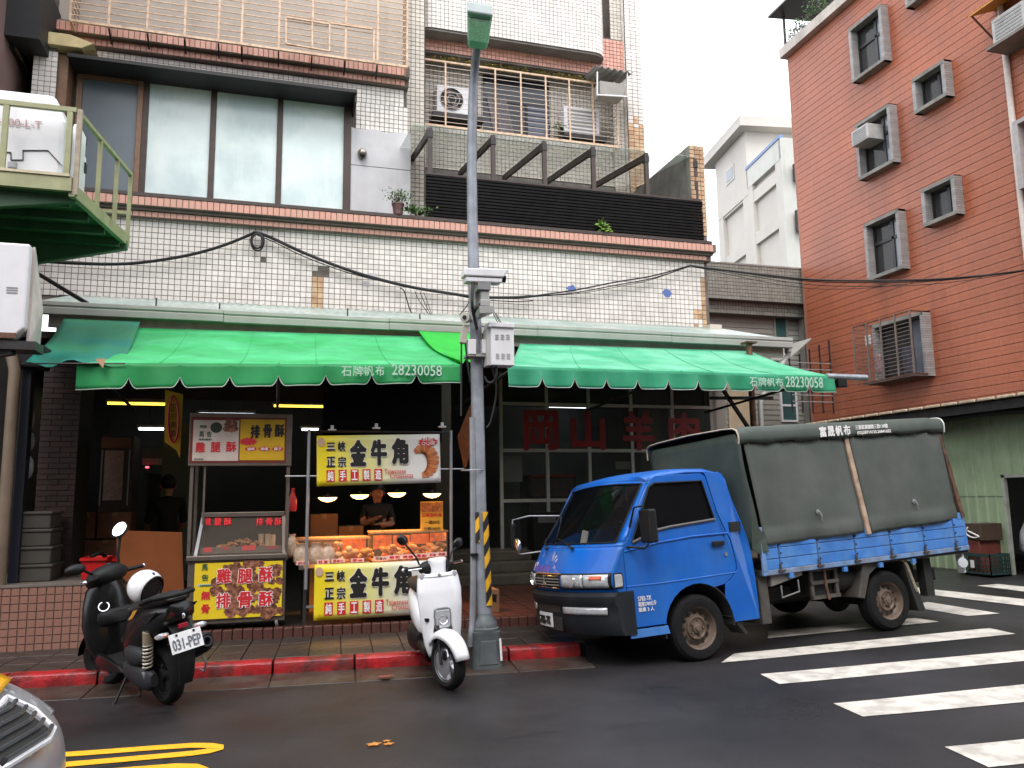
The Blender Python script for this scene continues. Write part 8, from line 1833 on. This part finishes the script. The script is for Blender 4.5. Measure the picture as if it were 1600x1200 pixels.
def rr_(w_, z): return [Vector((bc.x+w_*math.copysign(abs(math.cos(t))**.4,math.cos(t)), YL_+w_*math.copysign(abs(math.sin(t))**.4,math.sin(t)), z)) for t in [2*PI*k/32 for k in range(32)]]
bs = G().loft([rr_(.155,0),rr_(.15,.05),rr_(.135,.30),rr_(.138,.315),rr_(.138,.34)]).build('base', M_base, lp, smooth=40)
G().lathe([(.14,.34),(.14,.365),(.125,.375),(.12,.42),(.085,.47),(.078,.50)],(bc.x,YL_,0),(0,0,1),28).build('flange', M_base, lp, smooth=40)
for k in range(6): a_ = 2*PI*k/6+.3; G().lathe([(.001,0),(.018,0),(.018,.02),(.009,.022),(.008,.05),(.001,.052)],(bc.x+.108*math.cos(a_),YL_+.108*math.sin(a_),.372),(0,0,1),10).build('bolt', M_alu, lp)
q = G(); q.prism([(-.085,.05),(.085,.05),(.075,.265),(-.075,.265)],(bc.x,YL_-.151,0),(1,0,0),(0,.035,1),(0,-.006,0)); q.build('access_panel', mat('base_panel',(.13,.145,.15),.5,metal=.2,var=.25,vscale=6), bs, bevel=.004)
q = G(); q.obox((bc.x+.112,YL_-.158,.08),(.02,0,0),(0,-.004,0),(-.008,.012,.2)); q.build('white_paint_smear', M_whtpr, bs)
# head
hp = pts[-1]; htip = oy(750,17,YL_-.85); hd_ = (htip-hp).normalized(); sx_ = Vector((1,0,0)); upn = sx_.cross(hd_).normalized()
if upn.z < 0: upn = -upn
HL = (htip-hp).length
def hr(t, w_, up_, dn): c = hp+hd_*(HL*t); return [c+sx_*w_*a+upn*b for a,b in ((-1,-dn*.7),(-.85,-dn),(.85,-dn),(1,-dn*.7),(1,up_*.5),(.7,up_),(-.7,up_),(-1,up_*.5))]
M_head = mat('green_lamp_head', (.22,.46,.32), .45, var=.1, vscale=6, streak=.2)
hd_o = G().loft([hr(-.02,.090,.05,.05),hr(.04,.102,.06,.05),hr(.30,.110,.07,.05),hr(.95,.125,.07,.05),hr(1.0,.12,.05,.04)]).build('lamp_head', M_head, lp, bevel=.01)
c = hp+hd_*HL*.62-upn*.052; G().obox(c-sx_*.108-hd_*HL*.34, sx_*.216, hd_*HL*.64, -upn*.02).build('lens', mat('ribbed_green_lens',(.62,.86,.70),.25,var=.2,vscale=30,bump=.6,bscale=90), hd_o, bevel=.008)
G().obox(hp+hd_*HL*.95-sx_*.125-upn*.04, sx_*.25, hd_*HL*.09, upn*.11).build('end_cap', mat('pale_cap',(.55,.62,.62),.4), hd_o, bevel=.015); G().obox(hp+hd_*HL*.27-sx_*.06-upn*.058,sx_*.12,hd_*.01,-upn*.006).build('latch', M_black, hd_o)
# striped guards
def mat_stripe():
    m = mat('hazard_stripe', (.75,.40,.015), .5, var=.12, vscale=12); t = m.node_tree; N = t.nodes; L = t.links; b = N['Principled BSDF']; src = b.inputs['Base Color'].links[0].from_socket
    tc = N.new('ShaderNodeTexCoord'); sp = N.new('ShaderNodeSeparateXYZ'); L.new(tc.outputs['Object'], sp.inputs[0]); m1 = N.new('ShaderNodeMath'); m1.operation = 'MULTIPLY_ADD'; L.new(sp.outputs['X'], m1.inputs[0]); m1.inputs[1].default_value = -1.5; L.new(sp.outputs['Z'], m1.inputs[2])
    m2 = N.new('ShaderNodeMath'); m2.operation = 'MULTIPLY'; L.new(m1.outputs[0], m2.inputs[0]); m2.inputs[1].default_value = 4.3; m3 = N.new('ShaderNodeMath'); m3.operation = 'FRACT'; L.new(m2.outputs[0], m3.inputs[0]); m4 = N.new('ShaderNodeMath'); m4.operation = 'GREATER_THAN'; L.new(m3.outputs[0], m4.inputs[0]); m4.inputs[1].default_value = .52
    mx_ = N.new('ShaderNodeMixRGB'); L.new(m4.outputs[0], mx_.inputs[0]); L.new(src, mx_.inputs[1]); mx_.inputs[2].default_value = (.012,.012,.013,1); L.new(mx_.outputs[0], b.inputs['Base Color']); return m
M_haz = mat_stripe()
def guard(a0, a1, y_top, y_bot):
    zt, zb = oy(752,y_top,YL_).z, oy(752,y_bot,YL_).z; p0, p1 = oy(ctr_at(y_bot),y_bot,YL_), oy(ctr_at(y_top),y_top,YL_); g = G(); n = 14
    g.loft([[p+Vector((r_*math.cos(R(lerp(a0,a1,k/n))), r_*math.sin(R(lerp(a0,a1,k/n))), 0)) for k in range(n+1)]+[p+Vector(((r_-.012)*math.cos(R(lerp(a1,a0,k/n))), (r_-.012)*math.sin(R(lerp(a1,a0,k/n))), 0)) for k in range(n+1)] for p, r_ in ((p0,.086),(p1,.082))]); g.build('striped_guard', M_haz, lp, smooth=40)
def ctr_at(y):
    for i in range(len(ctrs)-1):
        if ctrs[i][1] >= y >= ctrs[i+1][1]: f = (ctrs[i][1]-y)/(ctrs[i][1]-ctrs[i+1][1]); return lerp(ctrs[i][0],ctrs[i+1][0],f)
    return ctrs[0][0]
guard(-82,40,800,945); guard(-165,-110,800,846)
G().cbox(oy(741,867,YL_-.07)+Vector((0,0,0)),.07,.03,.03).build('black_clip', M_black, lp)
# conduit beside the pole
t = thing('conduit_pipe','grey conduit pipe strapped to the left of the lamp pole','pipe',oy(748,1000,YL_-.05))
cp = [oy(738,652,YL_-.03),oy(739,760,YL_-.03),oy(739.5,900,YL_-.03),oy(738,965,YL_-.03),oy(736,990,YL_-.06),oy(735,1010,YL_-.06)]; G().tube(smooth_path(cp,4),.030,12).build('pipe_run', mat('conduit_grey',(.27,.28,.30),.45,metal=.3,var=.15,vscale=8,streak=.3), t, smooth=50)
for py in (735,):
    c = oy(742,py,YL_); G().tube([c+Vector((.11*math.cos(a_)-.02,.10*math.sin(a_),0)) for a_ in [2*PI*k/24 for k in range(24)]],.006,5,closed=True).build('strap', M_alu, t)
# traffic camera on its bracket
def pb(px0,py0,px1,py1,Y,dep,name,m,par,bevel=None): 
    a, b = oy(px0,py1,Y), oy(px1,py0,Y); return G().box(a.x,b.x,Y,Y+dep,a.z,b.z).build(name, m, par, bevel=bevel)
cm = thing('security_camera','white street camera in a long housing bolted to the lamp pole','camera',oy(752,470,YL_-.25)); Yc_ = YL_-.32
a, b, c, d = oy(726,418,Yc_), oy(796,420,Yc_), oy(787,433,Yc_), oy(725,430,Yc_)
G().prism([(a.x,a.z),(b.x,b.z),(c.x,c.z),(d.x,d.z)],(0,Yc_,0),(1,0,0),(0,0,1),(0,.16,0)).build('sun_shield', M_whitem, cm, bevel=.012)
a, b, c, d = oy(728,431,Yc_), oy(786,434,Yc_), oy(785,441,Yc_), oy(729,439,Yc_)
hs = G().prism([(a.x,a.z),(b.x,b.z),(c.x,c.z),(d.x,d.z)],(0,Yc_+.015,0),(1,0,0),(0,0,1),(0,.13,0)).build('housing', M_whitem, cm, bevel=.01)
q = oy(790,429,Yc_); G().lathe([(.035,0),(.035,.05),(.02,.05)],Vector((q.x-.03,Yc_+.08,q.z-.02)),(1,0,-.1),16).build('lens', M_black, hs, smooth=40)
M_brk = mat('bracket_grey',(.36,.36,.35),.5,metal=.3,var=.12)
pb(747,441,767,452,Yc_+.02,.12,'mount_plate',M_alu,cm,.005); pb(752,452,765,478,Yc_+.04,.09,'swivel',M_brk,cm,.012); pb(751,468,766,478,Yc_+.02,.13,'swivel_base',M_brk,cm,.008)
a, b, c, d = oy(752,478,Yc_), oy(773,487,Yc_), oy(770,490,Yc_), oy(744,505,YL_)
G().add([oy(749,478,Yc_),oy(772,478,Yc_),oy(773,488,Yc_),oy(750,489,Yc_),oy(745,500,YL_-.02),oy(741,492,YL_-.02)],[(0,1,2,3),(0,3,4,5),(3,2,4)]).build('arm_plate', M_brk, cm, solid=.008)
pb(742,440,751,478,Yc_+.15,.1,'rear_case',M_brk,cm,.008); G().tube(smooth_path([oy(739,440,Yc_+.04),oy(738,460,Yc_+.02),oy(738,480,Yc_+.02),oy(742,500,Yc_+.12),oy(745,514,YL_-.08)]),.016,8).build('cable', M_cable, cm, smooth=50); G().tube(smooth_path([oy(739,492,Yc_+.1),oy(744,482,Yc_+.05),oy(749,474,Yc_+.06)]),.014,8).build('cable', M_cable, cm, smooth=50)
# control cabinet
bxx = thing('control_box','white louvred control box hung on the right of the lamp pole','box',oy(783,570,YL_-.15)); Yb = YL_-.22
cs_ = pb(768,510,803,570,Yb,.16,'door',M_whitem,bxx,.006); pb(761,513,768,571,Yb+.03,.14,'side',mat('box_side_grey',(.42,.42,.41),.4),bxx,.004); pb(764,505,804,510,Yb-.02,.20,'lid',M_whitem,bxx,.006)
for r_ in range(2):
    for cc in range(3):
        for k in range(3): px, py = 774+cc*8.6+r_*1.0, 523+r_*30+k*3; a, b = oy(px,py+1,Yb-.004), oy(px+5,py-.6,Yb-.004); G().obox((a.x,Yb-.001,a.z),(b.x-a.x,0,0),(0,-.006,0),(0,.004,b.z-a.z)).build('louvre', mat('louvre_shade',(.30,.30,.31),.4), cs_)
pb(754,530,762,552,YL_-.14,.1,'mount_strap',M_whitem,bxx,.004); pb(732,530,744,553,YL_-.14,.1,'mount_strap',M_whitem,bxx,.004); pb(731,553,759,556,YL_-.13,.2,'mount_bracket',M_brk,bxx)
G().tube(smooth_path([oy(775,572,Yb+.06),oy(776,585,Yb+.06),oy(771,596,Yb+.1),oy(762,597,Yb+.14),oy(757,588,YL_-.07)]),.012,8).build('cable', M_cable, bxx, smooth=50); G().tube(smooth_path([oy(768,572,Yb+.06),oy(775,600,Yb+.1),oy(774,625,Yb+.15),oy(766,660,YL_-.04),oy(760,668,YL_-.03)]),.010,8).build('cable', M_cable, bxx, smooth=50)
for k,dx in enumerate((0,4,7)): G().tube([oy(771+dx*.6,490,Yc_+.05),oy(779+dx*.8,507,Yb+.05)],.004,5).build('wire', M_cable, bxx)
# small antenna device on the left
an = thing('antenna_box','beige slim antenna box with two black tails left of the lamp pole','antenna',oy(726,535,YL_-.1)); Ya_ = YL_-.12
G().prism([(oy(x,y,Ya_).x,oy(x,y,Ya_).z) for x,y in ((724,507),(733,508),(729,536),(719,535))],(0,Ya_,0),(1,0,0),(0,0,1),(0,.07,0)).build('body', mat('beige_case',(.44,.41,.35),.5,var=.12), an, bevel=.006)
q = oy(728,497,Ya_); G().lathe([(.001,-.03),(.045,-.03),(.05,-.01),(.05,.03),(.001,.035)],q,(-.6,-.8,0),16).build('sensor', mat('beige_case',(.44,.41,.35)), an, smooth=40); G().lathe([(.001,0),(.022,0),(.022,.004),(.001,.005)],q+Vector((-.022,-.03,0)),(-.6,-.8,0),12).build('eye', M_black, an)
for x0,x1,ye in ((721,720.5,650),(727,735,600)): G().tube(smooth_path([oy(x0,536,Ya_+.03),oy((x0+x1)/2,570,Ya_+.03),oy(x1,ye,Ya_+.06)]),.010,6).build('tail_cable', M_cable, an)
G().bar(q+Vector((.03,.03,0)),Vector((bc.x-.12,YL_,q.z)),.03,.03).build('arm', M_brk, an)

# ================================================================ balcony furniture and plants
p = oy(706,160,17.7); acbox('air_conditioner','white air conditioner with a round fan behind the left part of the cage',(p.x+.08,17.74,p.z),.95,.36,.68,(0,-1,0)); G().box(p.x-.5,p.x+.75,17.5,17.97,p.z-.48,p.z-.36).build('unit_shelf', M_dsteel, bld)
p = oy(906,192,17.7); acbox('air_conditioner','white air conditioner behind the right part of the cage',(p.x,17.74,p.z),.95,.36,.68,(0,-1,0),fan=False); G().box(p.x-.5,p.x+.65,17.5,17.97,p.z-.48,p.z-.36).build('unit_shelf', M_dsteel, bld)
foliage('balcony_plant','small bushy plant under the right air conditioner in the cage','plant',oy(880,212,17.7),(.22,.15,.12),120,.10,31)
zl = oy(620,334,14.3).z
pt_ = oy(622,335,14.3); t = foliage('potted_plant','straggly bonsai in a brown pot on the pink ledge','plant',(pt_.x,14.32,pt_.z+.2),(.26,.12,.13),230,.05,32,stems=8); G().lathe([(.001,0),(.08,0),(.11,.20),(.12,.20),(.12,.23),(.10,.23),(.09,.02)],(pt_.x,14.32,pt_.z-.02),(0,0,1),18).build('pot', mat('brown_pot',(.12,.055,.05),.4,var=.15), t, smooth=40)
foliage('ledge_plant','low green plant trailing beside the black slat screen','plant',oy(652,336,14.3)+Vector((0,0,-.04)),(.26,.08,.10),200,.07,33)
foliage('wild_fern','small wild fern sprouting from the foot of the black slats','plant',oy(944,366,14.36),(.10,.05,.10),60,.14,34,m=mat('fresh_leaf',(.12,.22,.03),.5,var=.3,island=.4))
# corrugated rain hood with a box at the right of the cage
Yh = 17.0; a, b, c, d = oy(931,103,Yh-.5), oy(990,114,Yh-.5), oy(967,133,YR-.02), oy(918,117,YR-.02)
t = thing('rain_hood','small corrugated grey rain hood over a box beside the cage','hood',(a+b)/2); u_ = b-a; n = 12
def fh(aa, bb): p = (a.lerp(b,aa)).lerp(d.lerp(c,aa),bb); return p+Vector((0,0,.035*math.cos(aa*n*PI)))
fh0 = fh
G().sheet(lambda aa,bb: a.lerp(b,aa)+Vector((0,.75*bb,.10*bb+.03*math.cos(aa*n*PI))), n*6, 2).build('sheet', mat('grey_corrugated',(.30,.30,.295),.6,var=.15,vscale=5), t, smooth=50, solid=.01)
q = oy(951,145,Yh-.2); G().cbox(q,.62,.4,.34).build('box', mat('dull_box',(.30,.285,.26),.6,var=.1), t, bevel=.015)
for px in (933,980): q = oy(px,148,Yh-.4); G().bar((q.x,Yh-.4,q.z),(q.x,Yh-.45,oy(px,112,Yh-.45).z),.03,.03).build('stay', M_whitem, t)
G().bar(oy(932,148,Yh-.4),oy(982,151,Yh-.4),.03,.03).build('rail', M_whitem, t)
# leaves and litter on the road
for k,(px,py,s_,lb) in enumerate(((584,1163,.042,'largest of three orange leaves lying on the wet asphalt'),(604,1158,.022,'smallest orange leaf, farthest of three on the asphalt'),(607,1162.5,.030,'orange leaf between the largest and the smallest on the asphalt'))):
    p = og(px,py,.006); o = G().prism([(s_*(1+.35*math.cos(5*a_))*math.cos(a_),s_*.7*(1+.35*math.cos(5*a_))*math.sin(a_)) for a_ in [2*PI*i/20 for i in range(20)]],p,(1,.2,0),(-.2,1,0),(0,0,.004)).build('fallen_leaf', mat('orange_leaf',(.55,.22,.04),.6,var=.25,vscale=40)); tag(o, lb, 'leaf', 'fallen leaves on the road')
p = oz(602,1057,.03); o = G().prism([(.07*(1+.2*math.sin(3*a_))*math.cos(a_),.04*math.sin(a_)) for a_ in [2*PI*i/16 for i in range(16)]],p,(1,0,0),(0,1,0),(0,0,.004)).build('red_paint_chip', mat('brown_red_chip',(.22,.06,.035),.6,var=.2)); tag(o,'flat reddish paint chip on the gutter strip before the kerb','litter')

# ================================================================ nose of a taxi at the lower left corner
M_car = mat('silver_car_paint',(.42,.43,.45),.3,metal=.4,var=.05,coat=.4); M_taxi = mat('taxi_yellow',(.78,.40,.01),.25,var=.05,coat=.4)
tax = thing('taxi','silver car front with a yellow bonnet at the lower left corner of the photo','car',M=Matrix.Translation(Vector((-.86,2.86,0))) @ Matrix.Rotation(R(-92),4,'Z'))
def T(g, name, m, par=None, **k): return g.build(name, m, par or tax, world=False, **k)
# local frame: +y is the nose, x across; the right front corner is at the origin
NO = [(-1.66,-.62),(-1.60,-.22),(-1.42,-.06),(-.83,.03),(-.24,-.06),(-.06,-.22),(.0,-.62)]
BK = [(.02,-1.6),(.02,-3.7),(-.12,-4.15),(-1.54,-4.15),(-1.68,-3.7),(-1.68,-1.6)]
def ring_(s, dy, z): return [Vector((lerp(-.83,x,s),y+dy,z)) for x,y in NO]+[Vector((lerp(-.83,x,s),y-dy*.3,z)) for x,y in BK]
LV = [(.93,-.05,.20),(.985,.0,.27),(1.0,.02,.42),(1.0,.01,.56),(.985,-.05,.68),(.95,-.17,.78),(.89,-.34,.86),(.82,-.55,.90)]
T(G().loft([ring_(*l) for l in LV]),'body',M_car,smooth=60,sub=2)
def onb(x, k, o=0.02):
    """a point on the bonnet and nose: x across, k up the nose levels."""
    i = min(int(k),len(LV)-2); f = k-i; s, dy, z = [lerp(LV[i][j],LV[i+1][j],f) for j in range(3)]; q = (x+.83)/s-.83
    for j in range(len(NO)-1):
        if NO[j][0] <= q <= NO[j+1][0]: y = lerp(NO[j][1],NO[j+1][1],(q-NO[j][0])/(NO[j+1][0]-NO[j][0])); return Vector((x,y+dy+o*.7,z+o*.7))
    return Vector((x,NO[3][1]+dy,z+o))
gl_ = T(G().sheet(lambda a,b: onb(lerp(-.92,-.50,a),lerp(3.9,5.2,b)), 16, 6),'grille',M_under,smooth=60,solid=.012)
for k in range(5): T(G().tube([onb(lerp(-.96,-.52,i/12),lerp(4.0,5.1,k/4),.03) for i in range(13)],.010,6),'slat',mat('dark_slat',(.05,.055,.06),.3),gl_)
T(G().tube([onb(lerp(-1.0,-.48,i/12),3.85,.024) for i in range(13)]+[onb(-.46,4.6,.024),onb(-.48,5.25,.024)]+[onb(lerp(-.50,-.98,i/12),5.3,.024) for i in range(13)]+[onb(-1.02,4.6,.024)],.012,6,closed=True),'grille_trim',M_whitem,gl_)
T(G().sheet(lambda a,b: (onb(lerp(-1.3,-.36,a),lerp(5.45,7.0,b)) if b < .7 else onb(lerp(-1.3,-.36,a),lerp(5.45,7.0,.7))+Vector((0,-(b-.7)*2.6,(b-.7)*.28))), 14, 12),'bonnet',M_taxi,smooth=60,solid=.012)
for s_ in (0,1):
    x0, x1 = (-1.40,-1.16) if s_ == 0 else (-.42,-.18); T(G().sheet(lambda a,b: onb(lerp(x0,x1,a),lerp(4.0,4.8,b),-.03), 6, 6),'headlight',M_lens,smooth=60,solid=.014)
T(G().loft([[Vector((lerp(-.83,x,sx),y,z)) for x,y in ((-1.6,-1.25+d),(-.06,-1.25+d),(-.02,-3.4-d*.3),(-1.64,-3.4-d*.3))] for sx,d,z in ((.88,0,.88),(.80,-.35,1.15),(.68,-.75,1.42))]),'cabin',M_glassd,smooth=30)
for (x,y) in ((-.02,-.85),(-.02,-3.3),(-1.64,-.85),(-1.64,-3.3)): T(G().lathe([(.001,-.1),(.2,-.1),(.3,-.09),(.31,0),(.3,.09),(.2,.1),(.001,.1)],(x,y,.31),(1,0,0),28),'wheel',M_rubber,smooth=40)
